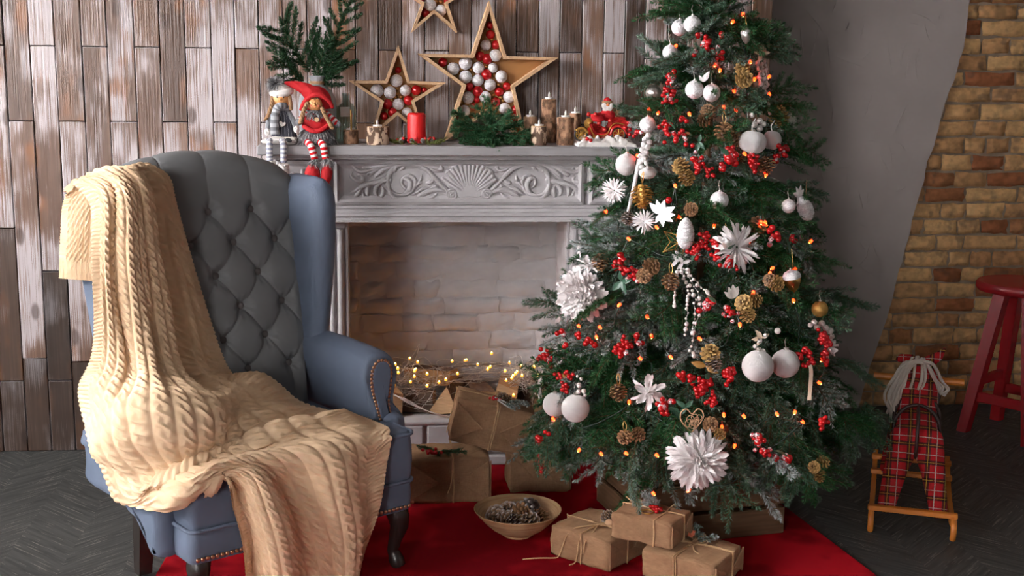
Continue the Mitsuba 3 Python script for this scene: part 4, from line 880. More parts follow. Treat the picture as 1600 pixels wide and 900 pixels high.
# ---------------------------------------------------------------- pinecones
scene['cone_scales'] = {'type': 'twosided', 'bsdf': {'type': 'principled', 'base_color': VC, 'roughness': .55, 'specular': .35}}
def pinecone(h, rmax, r, body=(.085, .045, .025), tip=(.36, .21, .11), frost=0.0, open_=1.2, n=44):
    L = []
    prof = lambda t: rmax * (math.sin(math.pi * (0.16 + .80 * t)) ** .8)
    cv, cf_ = lathe([(max(prof(t) * .45, .0004), (t - .5) * h) for t in np.linspace(0, 1, 8)], 8)
    L.append((cv, cf_, np.tile(V(*body) * .6, (len(cv), 1))))
    for i in range(n):
        t = (i + .5) / n; a = i * 2.39996; rr = prof(t); z = (t - .5) * h
        e = V(math.cos(a), math.sin(a), 0); s = V(-math.sin(a), math.cos(a), 0); w = rmax * .33 * (.55 + .6 * math.sin(math.pi * t)); ln = rmax * .78 * open_
        up_ = V(0, 0, -1)
        b = e * rr * .3 + V(0, 0, z); k_ = rr / rmax; m_ = e * (rr * .3 + ln * .7 * k_) + V(0, 0, z - h * .0); tp = e * (rr * .3 + ln * k_) + V(0, 0, z + h * .055)
        th = V(0, 0, h * .022)
        v = np.array([b - s * w * .4, b + s * w * .4, m_ + s * w, tp + s * w * .45, tp - s * w * .45, m_ - s * w, b + th * 1.5, m_ + th * 1.6 + s * w * .6, m_ + th * 1.6 - s * w * .6, tp + th * 1.2])
        f = np.array([[0, 2, 1], [0, 5, 2], [5, 3, 2], [5, 4, 3], [6, 1, 7], [1, 2, 7], [2, 3, 7], [3, 9, 7], [9, 8, 7], [6, 7, 8], [0, 6, 8], [0, 8, 5], [5, 8, 4], [4, 8, 9], [3, 4, 9]])
        c1 = V(*body) * r.uniform(.25, .45); c2 = V(*tip) * r.uniform(.8, 1.2)
        fr = frost * r.uniform(.3, 1.2); mid_ = c2 * .6 + c1 * .4
        if fr > .2: c2 = c2 * (1 - min(fr, 1)) + V(.62, .60, .60) * min(fr, 1)
        c = np.array([c1, c1, c1 * .75 + c2 * .25, c2, c2, c1 * .75 + c2 * .25, c1, mid_, mid_, c2])
        L.append((v, f, c))
    return join(L)
rc = np.random.default_rng(3)
CONES = {}
for nm, kw in {'brown': {}, 'gold': dict(body=(.17, .085, .025), tip=(.58, .36, .13)), 'frosted': dict(frost=.9, body=(.05, .03, .022)), 'copper': dict(body=(.12, .055, .026), tip=(.46, .25, .125))}.items():
    v, f, c = pinecone(1.0, .36, rc, **kw)
    CONES[nm] = mikit.ply((v, f), 'cone_scales', color=c)
def cone_at(key, kind, p, h, axis=(0, 0, 1), squash=1.0):
    scene[key] = {**CONES[kind], 'to_world': tm(xf(p, frame(axis) * V(squash, squash, 1)[None, :] * h))}

# ---------------------------------------------------------------- things on the mantel shelf
VS = (-0.1967,-0.23,1.2419)
va_ = thing('vase', 'grey enamel milk can vase with twine round its neck, behind the red hatted doll', 'vase')
mat('grey_enamel', (.30, .315, .33), .35)
part(va_, 'body', lathe([(.048, 0), (.066, .004), (.068, .02), (.070, .10), (.070, .145), (.066, .168), (.054, .190), (.034, .206), (.025, .212), (.024, .225), (.029, .240), (.031, .245), (.028, .247), (.021, .228), (.018, .20)], 40, cap=False), 'grey_enamel', smooth=50, m=xf((VS[0], -.23, MT)))
part(va_, 'twine', cat([tube(np.c_[.0255 * np.cos(a), .0255 * np.sin(a), np.full(30, .217 + .004 * q)], .0022, 5) for q in range(3) for a in [np.linspace(0, 2 * math.pi, 30)]]), 'cut_wood', smooth=True, m=xf((VS[0], -.23, MT)))
rf = np.random.default_rng(21)
DG0, DG1 = (.010, .030, .014), (.028, .075, .030)
def bough(key_label, base, tip, twigs, up=(0, -1, .3), nlen=.021, **k):
    base, tip = np.array(base), np.array(tip); L = np.linalg.norm(tip - base)
    key = thing('fir_branch', key_label, 'branch', 'fir branches in the vase')
    put_needles(key, spray(L, rf, twigs, nlen=nlen, per_m=3600, g0=DG0, g1=DG1, wid=.0022, **k), xf(base, look(tip - base, up)))
vb_ = (VS[0], -.23, MT + .20)
bough('left fir branch in the vase, forking towards the dolls', vb_, (-0.3269,-0.26,1.699), 11, side_len=.62, start=.28)
bough('lowest fir branch in the vase, reaching out to the left', vb_, (-0.3478,-0.3,1.5562), 8, side_len=.40, start=.3)
bough('tall thick fir branch in the vase, leaning right to the picture top', vb_, (-0.0506,-0.22,1.7924), 15, side_len=.34, start=.1, nlen=.017)
bough('short bushy fir branch in the middle of the vase', vb_, (-0.1642,-0.25,1.6281), 10, side_len=.55, start=.1)
bough('small fir branch in the vase, bending right', vb_, (-0.1005,-0.2,1.5735), 8, side_len=.5, start=.1)

bo_ = thing('glass_bottle', 'greenish glass bottle with a square paper tag, beside the vase', 'bottle')
BX = -0.0926
scene['bottle_glass'] = {'type': 'thindielectric', 'int_ior': 1.5, 'specular_transmittance': rgb(.40, .52, .48)}
mat('paper_tag', (.50, .44, .39), .8)
part(bo_, 'glass', lathe([(.0, .001), (.036, .0015), (.040, .006), (.0405, .11), (.037, .132), (.022, .146), (.013, .152), (.0125, .172), (.0165, .175), (.0165, .182), (.012, .183)], 36, cap=False), 'bottle_glass', smooth=50, m=xf((BX, -.20, MT)))
part(bo_, 'paper_tag', cat([cbox(.036, .001, .036, .0004)] + [moved(tube(np.c_[q * np.cos(a), 0 * a - .0012, q * np.sin(a)], .0006, 4), xf()) for q in (.008, .012) for a in [np.linspace(0, 2 * math.pi, 22)]]), 'paper_tag', m=xf((BX - .002, -.2425, MT + .115), (0, -2, 0)))

flame_m = mat('flame_tip', (.78, .74, .68), .4)
def log_candle(px, r_, h_, y, m, lab, off=0.0, tilt=(0, 0, 0), r_seed=0):
    k = thing('log_candle_holder', lab[0], 'candle holder'); rr = np.random.default_rng(900 + r_seed)
    a = np.arange(30) * 2 * math.pi / 30
    wob = 1 + .05 * np.sin(a * 3 + r_seed) + .04 * rr.uniform(-1, 1, 30)
    rows = [np.c_[r_ * wob * np.cos(a) * q, r_ * wob * np.sin(a) * q, np.full(30, z) + .0015 * rr.uniform(-1, 1, 30) * (0 < i < 5)] for i, (q, z) in enumerate([(.97, 0), (1, .004), (1.02, h_ * .3), (.99, h_ * .6), (1.01, h_ * .97), (.97, h_)])]
    v, f = grid(np.array(rows), wrap=True); v = np.vstack([v, [0, 0, 0]]); ii = np.arange(30); f = np.vstack([f, np.stack([(ii + 1) % 30, ii, ii * 0 + len(v) - 1], 1)])
    M0 = xf((px, y, MT), tilt)
    part(k, 'bark', (v, f), m, smooth=40, m=M0)
    part(k, 'cut_top', moved(extrude(shapely.Polygon(np.c_[r_ * wob * np.cos(a), r_ * wob * np.sin(a)] * .97), .002), xf((0, 0, h_ - .0005))), 'cut_wood', m=M0)
    t = thing('tealight', lab[1], 'tealight')
    part(t, 'cup', lathe([(.0, .0), (.0165, .0), (.0172, .006), (.0155, .0065), (.0, .0062)], 24, cap=False), 'white_plastic', smooth=40, m=xf((px + off, y, MT + h_ + .002), tilt if tilt != (0, 0, 0) else None))
    part(t, 'flame', lathe([(.0035, .006), (.0048, .012), (.0042, .018), (.0014, .025), (.0002, .028)], 10), 'flame_tip', smooth=True, m=xf((px + off, y, MT + h_ + .002), tilt if tilt != (0, 0, 0) else None))
    return k
log_candle(-0.0741, .0265, .050, -.30, 'bark', ('dark bark log holder in front of the glass bottle', 'tealight on the dark bark log in front of the bottle'), r_seed=1)
stk = thing('cinnamon_stick', 'upright cinnamon stick on the dark bark log by the bottle', 'stick')
add(stk, tube(spline([(-0.071,-0.318,1.2975), (-0.0725,-0.318,1.3768)], 8), .0035, 8), 'gold_rough', smooth=50)
log_candle(0.0246, .041, .064, -.33, 'birch_bark', ('squat birch log holder with peeling pale bark, left of the red candle', 'tealight on the squat birch log left of the red candle'), r_seed=2)
log_candle(0.6074, .026, .098, -.20, 'bark', ('bark log holder behind the end of the fir garland', 'tealight on the bark log behind the garland end'), r_seed=3)
log_candle(0.6837, .0275, .165, -.17, 'bark', ('tallest bark log holder on the mantel', 'tealight on the tallest bark log'), r_seed=4)
log_candle(0.6249, .029, .070, -.33, 'birch_bark', ('short dark birch log holder at the garland tip', 'tealight on the short birch log at the garland tip'), r_seed=5)
log_candle(0.7273, .031, .102, -.31, 'bark', ('reddish bark log holder nearest the toy car', 'tealight on the reddish bark log nearest the toy car'), r_seed=6)
log_candle(0.7832, .023, .112, -.19, 'bark', ('dark bark log holder half hidden behind the reddish one', 'tilted tealight on the half hidden dark log'), r_seed=7)

# red pillar candle in its small wreath
CX = 0.1691
cd = thing('pillar_candle', 'red wax pillar candle standing in a small berry wreath', 'candle')
part(cd, 'wax', lathe([(.033, 0), (.0345, .003), (.0345, .100), (.033, .106), (.026, .110), (.010, .1085), (.0, .108)], 40, cap=False), 'red_wax', smooth=50, m=xf((CX, -.31, MT + .006)))
part(cd, 'wick', tube(V((0, 0, .108), (0, .001, .112), (.001, .001, .1165)), .0008, 5), 'dark_leg', m=xf((CX, -.31, MT + .006)))
wr = thing('candle_wreath', 'small wreath of moss, cones and red berries round the red candle', 'wreath')
rw2 = np.random.default_rng(31)
L = []
for i in range(46):
    a = rw2.uniform(0, 2 * math.pi); q = rw2.uniform(.042, .078); b = V(q * math.cos(a) * 1.12, q * math.sin(a) * .8, .004)
    L.append(needle_twig(np.linspace(b, b + V(math.cos(a + rw2.normal(0, .8)) * .03, math.sin(a) * .022, rw2.uniform(.004, .02)), 4), .010, 1500, rw2, (.06, .085, .018), (.17, .20, .05), wid=.0016))
m3 = join(L); put_needles(wr + '__moss', m3, xf((CX, -.315, MT)))
berry_ply = mikit.ply(ico(1, 2), 'red_gloss', smooth=True)
for i in range(16):
    a = i * .393 + rw2.uniform(-.15, .15); q = rw2.uniform(.046, .070)
    k = num(wr + '__berry'); scene[k] = {**berry_ply, 'to_world': tm(xf((CX + q * math.cos(a) * 1.12, -.315 + q * math.sin(a) * .8, MT + rw2.uniform(.016, .026)), s=rw2.uniform(.0042, .0062)))}
for i in range(9):
    a = i * .70 + .2; q = rw2.uniform(.05, .064)
    cone_at(num(wr + '__small_cone'), 'frosted', (CX + q * math.cos(a) * 1.12, -.315 + q * math.sin(a) * .8, MT + .015), .022, rw2.normal(0, 1, 3))

# fir garland under the big star
ga = thing('fir_garland', 'green fir garland piled under the largest star', 'garland')
GB = (((0.4592,-0.25,1.2727),(0.3148,-0.3,1.3342)),((0.4693,-0.27,1.2739),(0.3347,-0.36,1.2621)),((0.4571,-0.27,1.2858),(0.4001,-0.22,1.3912)),((0.4589,-0.25,1.2968),(0.4505,-0.2,1.415)),((0.4441,-0.28,1.2816),(0.5312,-0.25,1.3693)),((0.4693,-0.27,1.2811),(0.6147,-0.33,1.2853)),((0.4833,-0.25,1.2969),(0.5682,-0.25,1.3335)),((0.4422,-0.3,1.2827),(0.4578,-0.39,1.2411)),((0.5025,-0.3,1.283),(0.5468,-0.38,1.2384)),((0.4181,-0.3,1.2873),(0.364,-0.38,1.24)),((0.4812,-0.27,1.298),(0.2963,-0.33,1.3002)),((0.4319,-0.28,1.2982),(0.4858,-0.34,1.3254)),((0.4029,-0.28,1.2981),(0.3125,-0.26,1.3752)),((0.444,-0.28,1.2983),(0.4187,-0.43,1.2367)))
for a, b in GB:
    a, b = V(*a), V(*b); a[2] = max(a[2], MT + .02); b[2] = max(b[2], MT + .008); 
    put_needles(num(ga + '__fir_sprig'), spray(np.linalg.norm(b - a), rf, 8, nlen=.017, per_m=2600, wid=.002, side_len=.5, g0=(.012, .045, .018), g1=(.04, .12, .05), start=.0), xf(a, look(b - a, (0, -.5, 1))))

# ---------------------------------------------------------------- dolls that sit on the edge of the mantel
mat('doll_skin', (.66, .31, .115), .5)
mat('doll_cheek', (.62, .16, .08), .6)
mat('grey_felt', (.22, .225, .24), .9)
mat('dark_felt', (.045, .045, .05), .9)
mat('white_felt', (.68, .64, .60), .9, two=True)
bump('red_felt', {'type': 'principled', 'base_color': rgb(.47, .010, .014), 'roughness': .8, 'sheen': .6}, fuzz_h, .002)
mat('tan_yarn', (.30, .17, .085), .9)
scene['fur'] = {'type': 'twosided', 'bsdf': {'type': 'principled', 'base_color': VC, 'roughness': .8, 'specular': .15}}
def stripes(fn): return {'type': 'principled', 'base_color': mikit.proc(fn), 'roughness': .85, 'specular': .15}
scene['red_white_knit'] = stripes(lambda p, n, uv: mix((.50, .012, .018), (.70, .66, .64), smoothstep(.46, .54, uv.x * .5 - dr.floor(uv.x * .5))))
scene['grey_white_knit'] = stripes(lambda p, n, uv: mix((.26, .27, .33), (.68, .66, .66), smoothstep(.44, .56, uv.x * .5 - dr.floor(uv.x * .5))))
scene['striped_dress'] = stripes(lambda p, n, uv: mix((.075, .078, .10), (.34, .33, .35), smoothstep(.80, .95, dr.abs(2 * (uv.y * 22 - dr.floor(uv.y * 22)) - 1))))
scene['scarf_knit'] = stripes(lambda p, n, uv: mix((.17, .17, .18), (.36, .36, .37), smoothstep(.35, .65, uv.x * .5 - dr.floor(uv.x * .5))))
def ringtube(key, pts, r, m, bands, sides=12):
    """tube with uv.x counting bands along it."""
    pts = np.asarray(pts, float); v, f = tube(pts, r, sides)
    n = len(pts); t = np.repeat(np.linspace(0, bands, n), sides); t = np.r_[t, 0, bands]; a = np.r_[np.tile(np.arange(sides) / sides, n), 0, 0]
    w = outward((v, f)); scene[key] = mikit.ply(w, m, smooth=True, uv=np.c_[t, a])
def fur(key, c, dirs, ln, r, col0, col1, wid=.0016, droop=.3):
    """hair strands: c root points, dirs unit directions."""
    n = len(c); L = ln * r.uniform(.6, 1.1, n)[:, None]
    mid = c + dirs * L * .55 + V(0, 0, -1) * L * droop * .15; tip = c + dirs * L + V(0, 0, -1) * L * droop
    s = np.cross(dirs, r.normal(0, 1, (n, 3))); s /= np.linalg.norm(s, axis=1, keepdims=True)
    v = np.stack([c - s * wid, c + s * wid, mid + s * wid * .8, tip, mid - s * wid * .8], 1).reshape(-1, 3); q = np.arange(n) * 5
    f = np.vstack([np.stack([q, q + 1, q + 2], 1), np.stack([q, q + 2, q + 4], 1), np.stack([q + 4, q + 2, q + 3], 1)])
    k = r.uniform(0, 1, (n, 1)); col = V(*col0) + (V(*col1) - V(*col0)) * k
    scene[key] = mikit.ply((v, f), 'fur', color=np.repeat(col, 5, 0))
def furball(key, c, rad, n, ln, r, col0, col1, droop=.2, wid=.0016):
    d = r.normal(0, 1, (n, 3)); d /= np.linalg.norm(d, axis=1, keepdims=True)
    fur(key, V(*c) + d * np.array(rad) * .6, d, ln, r, col0, col1, wid, droop)
rd = np.random.default_rng(41)
def head(key, c, r_, tilt=0.0, cheeks=True):
    h = part(key, 'head', moved(ico(1, 3), xf(s=(r_ * 1.08, r_ * .95, r_))), 'doll_skin', smooth=True, m=xf(c))
    part(h, 'nose', ico(r_ * .20, 2), 'doll_skin', smooth=True, m=xf((c[0], c[1] - r_ * .98, c[2] + r_ * .02)))
    for s in (-1, 1):
        part(h, 'eye', ico(r_ * .085, 1), 'dark_felt', smooth=True, m=xf((c[0] + s * r_ * .36, c[1] - r_ * .86, c[2] + r_ * .24)))
        if cheeks: part(h, 'cheek', moved(ico(1, 2), xf(s=(r_ * .2, r_ * .07, r_ * .2))), 'doll_cheek', smooth=True, m=xf((c[0] + s * r_ * .52, c[1] - r_ * .80, c[2] - r_ * .18)))
    part(h, 'mouth', tube(spline([(c[0] - r_ * .25, c[1] - r_ * .84, c[2] - r_ * .36), (c[0], c[1] - r_ * .88, c[2] - r_ * .46), (c[0] + r_ * .25, c[1] - r_ * .84, c[2] - r_ * .36)], 9), r_ * .035, 5), 'doll_cheek', smooth=True)
    return h
def braid(parent, pts, r_, m='tan_yarn'):
    p = spline(pts, 24); t = np.linspace(0, 1, 24)
    L = []
    for k in range(3):
        a = t * 18 + k * 2.094
        L.append(tube(p + np.c_[np.cos(a), np.sin(a), 0 * a] * r_ * .6, r_ * .62 * np.where(t < .93, 1, .5), 6))
    part(parent, 'braid', cat(L), m, smooth=True)

# grey doll
DA = thing('doll', 'grey doll with fur hat, striped dress and knitted scarf sitting on the mantel corner', 'doll')
def A(px, py, y=-.33): return None
Ah = (-0.3221,-0.35,1.4129)
head(DA, Ah, .0315, cheeks=False)
bd = ((-0.3098,-0.34,1.3782),(-0.3145,-0.335,1.2738))
pr = lathe([(.0, .0), (.046, .0), (.047, .012), (.040, .05), (.028, .09), (.018, .112), (.0, .116)], 36, cap=False)
w = outward(pr); scene[DA + '__dress'] = mikit.ply((w[0] + V(bd[1][0], -.335, MT + .012), w[1]), 'striped_dress', smooth=True, uv=np.c_[w[0][:, 2] * 10, np.arctan2(w[0][:, 1], w[0][:, 0]) / 6.2832])
part(DA, 'lace_hem', cat([moved(ico(.0075, 2), xf((bd[1][0] + .048 * math.cos(a), -.335 + .048 * math.sin(a), MT + .016 + .003 * math.sin(a * 9)))) for a in np.linspace(0, 2 * math.pi, 26)[:-1]]), 'white_felt', smooth=True)
part(DA, 'felt_cushion', moved(smooth_slab(np.c_[spline([(-.075, .0), (-.03, .016), (.03, .016), (.055, .010), (.05, -.010), (.0, -.012), (-.05, -.012), (-.075, .0)], 40)][:-1], .05, .012, 6), xf((bd[1][0] - .008, -.395, MT + .0135)) @ np.array([[1, 0, 0, 0], [0, 0, 1, 0], [0, 1, 0, 0], [0, 0, 0, 1.0]])), 'white_felt', smooth=60)
part(DA, 'felt_patch', moved(ico(1, 2), xf(s=(.012, .005, .0075))), 'dark_felt', smooth=True, m=xf((-0.2945,-0.398,1.2684), (0, 20, 0)))
ringtube(DA + '__scarf', spline(((-0.3028,-0.372,1.3908),(-0.3247,-0.385,1.3888),(-0.3364,-0.385,1.3751),(-0.3438,-0.388,1.334),(-0.3424,-0.39,1.2884)), 30), np.interp(np.linspace(0, 1, 30), [0, .25, 1], [.010, .014, .0165]), 'scarf_knit', 14)
part(DA, 'scarf_wrap', moved(tube(np.c_[.030 * np.cos(np.linspace(0, 2 * math.pi, 26)), .026 * np.sin(np.linspace(0, 2 * math.pi, 26)), 0 * np.linspace(0, 1, 26)], .0095, 10), xf((Ah[0], -.347, Ah[2] - .032))), 'grey_felt', smooth=True)
part(DA, 'felt_heart', moved(up_y(smooth_slab(np.c_[spline([(0, -.014), (.012, .002), (.008, .011), (0, .006), (-.008, .011), (-.012, .002), (0, -.014)], 30)][:-1], .006, .003, 4)), xf((-0.317,-0.384,1.3249), (0, 18, 0))), 'white_felt', smooth=50)
for s, pts in (('', ((-0.3025,-0.345,1.3784),(-0.2817,-0.36,1.3423),(-0.2676,-0.378,1.3065))), ('_001', ((-0.3484,-0.345,1.3735),(-0.3665,-0.36,1.3326),(-0.3704,-0.378,1.2967)))):
    ringtube(DA + '__sleeve' + s, spline(pts, 16), .0095, 'grey_felt', 1)
    part(DA, 'mitten', moved(ico(1, 2), xf(s=(.011, .010, .014))), 'white_felt', smooth=True, m=xf(pts[2]))
hb = xf(V(*Ah) + V(.002, .008, .026), (14, -8, 0))
part(DA, 'hat_band', moved(moved(tube(np.c_[.031 * np.cos(np.linspace(0, 2 * math.pi, 30)), .029 * np.sin(np.linspace(0, 2 * math.pi, 30)), 0 * np.linspace(0, 1, 30)], .0135, 10), xf()), hb), 'white_felt', smooth=True)
part(DA, 'hat_crown', moved(ico(1, 3), xf(s=(.031, .029, .026))), 'white_felt', smooth=True, m=xf(V(*Ah) + V(.002, .010, .030)))
furball(DA + '__hat_fur', V(*Ah) + V(.002, .012, .032), (.040, .036, .018), 700, .014, rd, (.45, .42, .40), (.80, .76, .72))
furball(DA + '__pompom', (-0.3418,-0.345,1.4675), (.012, .012, .011), 1100, .034, rd, (.10, .10, .105), (.42, .42, .42), wid=.001)
for px in (0, 1):
    braid(DA, (((-0.3508,-0.36,1.4243),(-0.3549,-0.375,1.3905),(-0.3668,-0.378,1.3563),(-0.3788,-0.375,1.3378)),((-0.2914,-0.36,1.4294),(-0.2867,-0.372,1.3978),(-0.2847,-0.375,1.3751)))[px], .0065)
for pts, cf2, sh in ((((-0.3609,-0.42,1.2694),(-0.3597,-0.44,1.2548),(-0.3602,-0.443,1.2231),(-0.3585,-0.444,1.1958)),(-0.3585,-0.447,1.1824),(-0.3544,-0.452,1.1508)),(((-0.3157,-0.42,1.2697),(-0.3102,-0.44,1.255),(-0.3106,-0.443,1.2233),(-0.3112,-0.444,1.1914)),(-0.3114,-0.447,1.1711),(-0.3026,-0.455,1.1351))):
    ringtube(num(DA + '__leg'), spline(pts, 22), .0115, 'grey_white_knit', 13)
    c = V(*cf2)
    part(DA, 'fleece_cuff', cat([moved(ico(.0065, 1), xf(c + V(.016 * math.cos(a), .015 * math.sin(a), z))) for z in (-.011, 0, .011) for a in np.linspace(z * 20, z * 20 + 6.283, 14)[:-1]] + [moved(ico(1, 2), xf(c, s=(.018, .017, .018)))]), 'white_felt', smooth=True)
    part(DA, 'shoe', moved(ico(1, 3), xf(V(*sh), (10, 25, 0), (.023, .028, .017))), 'grey_felt', smooth=True)

# red doll
DB = thing('doll', 'doll in a tall red felt hat with red and white striped legs on the mantel', 'doll')
Bh = V(*(-0.2001,-0.37,1.3962))
head(DB, Bh, .0245)
# floppy cone hat: rings along a bent axis
ax = spline(((-0.1911,-0.315,1.3782),(-0.195,-0.318,1.42),(-0.2148,-0.335,1.4341),(-0.2418,-0.34,1.4523),(-0.2779,-0.345,1.4658),(-0.3095,-0.35,1.4724)), 26)
hr = np.interp(np.linspace(0, 1, 26), [0, .15, .3, .5, .75, 1], [.054, .047, .037, .026, .015, .004])
tn = np.gradient(ax, axis=0); tn /= np.linalg.norm(tn, axis=1, keepdims=True)
rows = []
for i in range(26):
    R_3 = frame(tn[i], (0, 1, 0)); a = np.arange(28) * 2 * math.pi / 28
    wr_ = 1 + .06 * np.sin(a * 3 + i * .5) + .04 * np.sin(a * 5 - i * .9)
    rows.append(ax[i] + (np.c_[np.cos(a) * wr_, .8 * np.sin(a) * wr_, 0 * a] * hr[i]) @ R_3.T)
part(DB, 'hat', grid(np.array(rows), wrap=True), 'red_felt', smooth=True)
scene[DB + '__hat']['bsdf'] = {'type': 'ref', 'id': 'red_felt_two'}
scene['red_felt_two'] = {'type': 'twosided', 'bsdf': {'type': 'principled', 'base_color': rgb(.47, .010, .014), 'roughness': .8, 'sheen': .6}}
brim = spline(((-0.251,-0.365,1.3749),(-0.2363,-0.375,1.4052),(-0.206,-0.38,1.4284),(-0.1719,-0.378,1.4264),(-0.1472,-0.37,1.4058),(-0.1364,-0.36,1.3825)), 30)
part(DB, 'hat_brim', tube(brim, np.interp(np.linspace(0, 1, 30), [0, .5, 1], [.007, .010, .006]), 10), 'red_felt', smooth=True)
furball(DB + '__fringe', Bh + V(0, -.006, .024), (.016, .012, .004), 160, .012, rd, (.20, .11, .055), (.40, .25, .13))
bc = V(*(-0.1976,-0.345,1.333))
part(DB, 'body', moved(ico(1, 3), xf(s=(.052, .042, .044))), 'red_felt', smooth=True, m=xf(bc + V(0, 0, -.006)))
part(DB, 'tunic_fold', tube(spline(((-0.2418,-0.385,1.3208),(-0.2188,-0.394,1.3053),(-0.1937,-0.396,1.301),(-0.1685,-0.392,1.3101),(-0.1503,-0.383,1.3259)), 20), .0085, 8), 'red_felt', smooth=True)
bt = xf((-0.1932,-0.392,1.3421), (78, 0, 0))
part(DB, 'wooden_button', moved(lathe([(0, 0), (.0085, 0), (.009, .002), (.008, .004), (0, .0035)], 20, cap=False), bt), 'cut_wood', smooth=40)
furball(DB + '__fur_collar', V(*(-0.2027,-0.375,1.3619)), (.026, .016, .010), 420, .022, rd, (.13, .13, .135), (.46, .45, .45), droop=.6)
for s, pts in (('', ((-0.2268,-0.35,1.3607),(-0.2472,-0.36,1.3472),(-0.2604,-0.375,1.3317))), ('_001', ((-0.1646,-0.35,1.3658),(-0.1415,-0.36,1.3479),(-0.1184,-0.372,1.3255)))):
    ringtube(DB + '__sleeve' + s, spline(pts, 18), .0105, 'red_white_knit', 7)
    part(DB, 'mitten', moved(ico(1, 2), xf(s=(.011, .010, .013))), 'grey_felt', smooth=True, m=xf(pts[2]))
braid(DB, ((-0.2244,-0.385,1.4033),(-0.2382,-0.392,1.3761),(-0.2477,-0.396,1.3442),(-0.2526,-0.396,1.3258)), .0075)
braid(DB, ((-0.1745,-0.385,1.3854),(-0.1632,-0.392,1.3583),(-0.1475,-0.396,1.3311),(-0.1363,-0.396,1.3082)), .0075)
nf = 1500; a = rd.uniform(0, 2 * math.pi, nf); hh = rd.uniform(0, 1, nf)
root = np.c_[bc[0] + (.040 + .012 * hh) * np.cos(a) * 1.1, -.345 + (.036 + .012 * hh) * np.sin(a), MT + .056 - .040 * hh]
dv = np.c_[np.cos(a) * .75, np.sin(a) * .75 , -.55 + 0 * a]; dv /= np.linalg.norm(dv, axis=1, keepdims=True)
fur(DB + '__fur_skirt', root, dv, .036, rd, (.09, .09, .10), (.52, .51, .51), wid=.0013, droop=.35)
part(DB, 'underskirt', lathe([(.0, .0), (.058, .001), (.055, .02), (.042, .058), (.0, .06)], 28, cap=False), 'dark_felt', smooth=50, m=xf((bc[0], -.345, MT)))
for pts, cf2, sh, rs in ((((-0.2274,-0.42,1.2632),(-0.2153,-0.44,1.2531),(-0.2065,-0.443,1.2282),(-0.2,-0.445,1.2032)),(-0.2001,-0.448,1.192),(-0.2097,-0.452,1.1488),(0.0275,0.024,0.04)),(((-0.1819,-0.42,1.2634),(-0.1699,-0.44,1.2533),(-0.1656,-0.443,1.2284),(-0.1614,-0.445,1.2034)),(-0.1568,-0.448,1.1967),(-0.1597,-0.45,1.151),(0.0215,0.022,0.04))):
    ringtube(num(DB + '__leg'), spline(pts, 26), .0125, 'red_white_knit', 9)
    furball(num(DB + '__fur_cuff'), cf2, (.013, .012, .007), 420, .026, rd, (.12, .12, .125), (.50, .49, .48), droop=.7, wid=.0012)
    part(DB, 'boot', moved(ico(1, 3), xf(V(*sh), (0, 8, 0), rs)), 'red_felt', smooth=True)

# ---------------------------------------------------------------- figurine in the toy car
CAR = thing('toy_car_figurine', 'red and gold toy car figurine driven by a white bearded man in a red hat', 'figurine')
CY = -.30
def cp(px, py, y=CY): return None
mat('car_red', (.40, .012, .010), .28, clearcoat=.6)
mat('car_gold', (.55, .30, .07), .35, metallic=.7)
mat('tyre_black', (.02, .016, .014), .5)
body = ((0.8115,1.3314),(0.8251,1.339),(0.8333,1.3136),(0.849,1.2987),(0.8735,1.3018),(0.8915,1.3184),(0.8986,1.341),(0.9182,1.3531),(0.952,1.3533),(0.96,1.3414),(0.9654,1.3144),(0.965,1.2752),(0.911,1.2749),(0.8435,1.2731),(0.8216,1.2895))
part(CAR, 'body', moved(up_y(smooth_slab(np.array(shapely.Polygon(body).buffer(.003).segmentize(.006).exterior.coords)[:-1], .075, .008, 5)), xf((0, -.262, 0))), 'car_red', smooth=50)
trim = spline(((0.8051,-0.345,1.3365),(0.8162,-0.345,1.3158),(0.8289,-0.345,1.2921),(0.8534,-0.345,1.2863),(0.8805,-0.345,1.2953),(0.895,-0.345,1.3222),(0.913,-0.345,1.3342),(0.9436,-0.345,1.3285),(0.9564,-0.345,1.3077)), 50)
part(CAR, 'gold_trim', tube(trim, .0022, 6), 'car_gold', smooth=True)
part(CAR, 'running_board', tube(spline(((0.8265,-0.342,1.2874),(0.8389,-0.342,1.2771),(0.8724,-0.342,1.2757),(0.9029,-0.342,1.2774)), 20), .004, 6), 'car_gold', smooth=True)
part(CAR, 'bonnet', moved(ico(1, 3), xf((0.8176,-0.3,1.3315), (0, 25, 0), (.017, .034, .020))), 'car_gold', smooth=True)
def wheel(px, py, r_, y):
    c = V(*px)
    k = part(CAR, 'wheel', moved(tube(np.c_[r_ * np.cos(np.linspace(0, 2 * math.pi, 30)), 0 * np.linspace(0, 1, 30), r_ * np.sin(np.linspace(0, 2 * math.pi, 30))], r_ * .16, 8), xf(c)), 'tyre_black', smooth=True)
    part(k, 'spokes', cat([tube(np.stack([c, c + V(r_ * .9 * math.cos(a), 0, r_ * .9 * math.sin(a))]), r_ * .07, 5) for a in np.arange(8) * math.pi / 4] + [moved(ico(r_ * .2, 1), xf(c)), moved(tube(np.c_[.82 * r_ * np.cos(np.linspace(0, 2 * math.pi, 24)), 0 * np.linspace(0, 1, 24), .82 * r_ * np.sin(np.linspace(0, 2 * math.pi, 24))], r_ * .05, 5), xf(c))]), 'car_gold', smooth=50)
wheel((0.7804,-0.345,1.2918), 0, .023, 0); wheel((0.9232,-0.348,1.2928), 0, .0255, 0); wheel((0.8004,-0.262,1.2921), 0, .022, 0); wheel((0.9448,-0.258,1.2926), 0, .0245, 0)
fend = spline(((0.7611,-0.35,1.3068),(0.776,-0.35,1.3158),(0.7912,-0.35,1.3144),(0.8067,-0.35,1.2982)), 20)
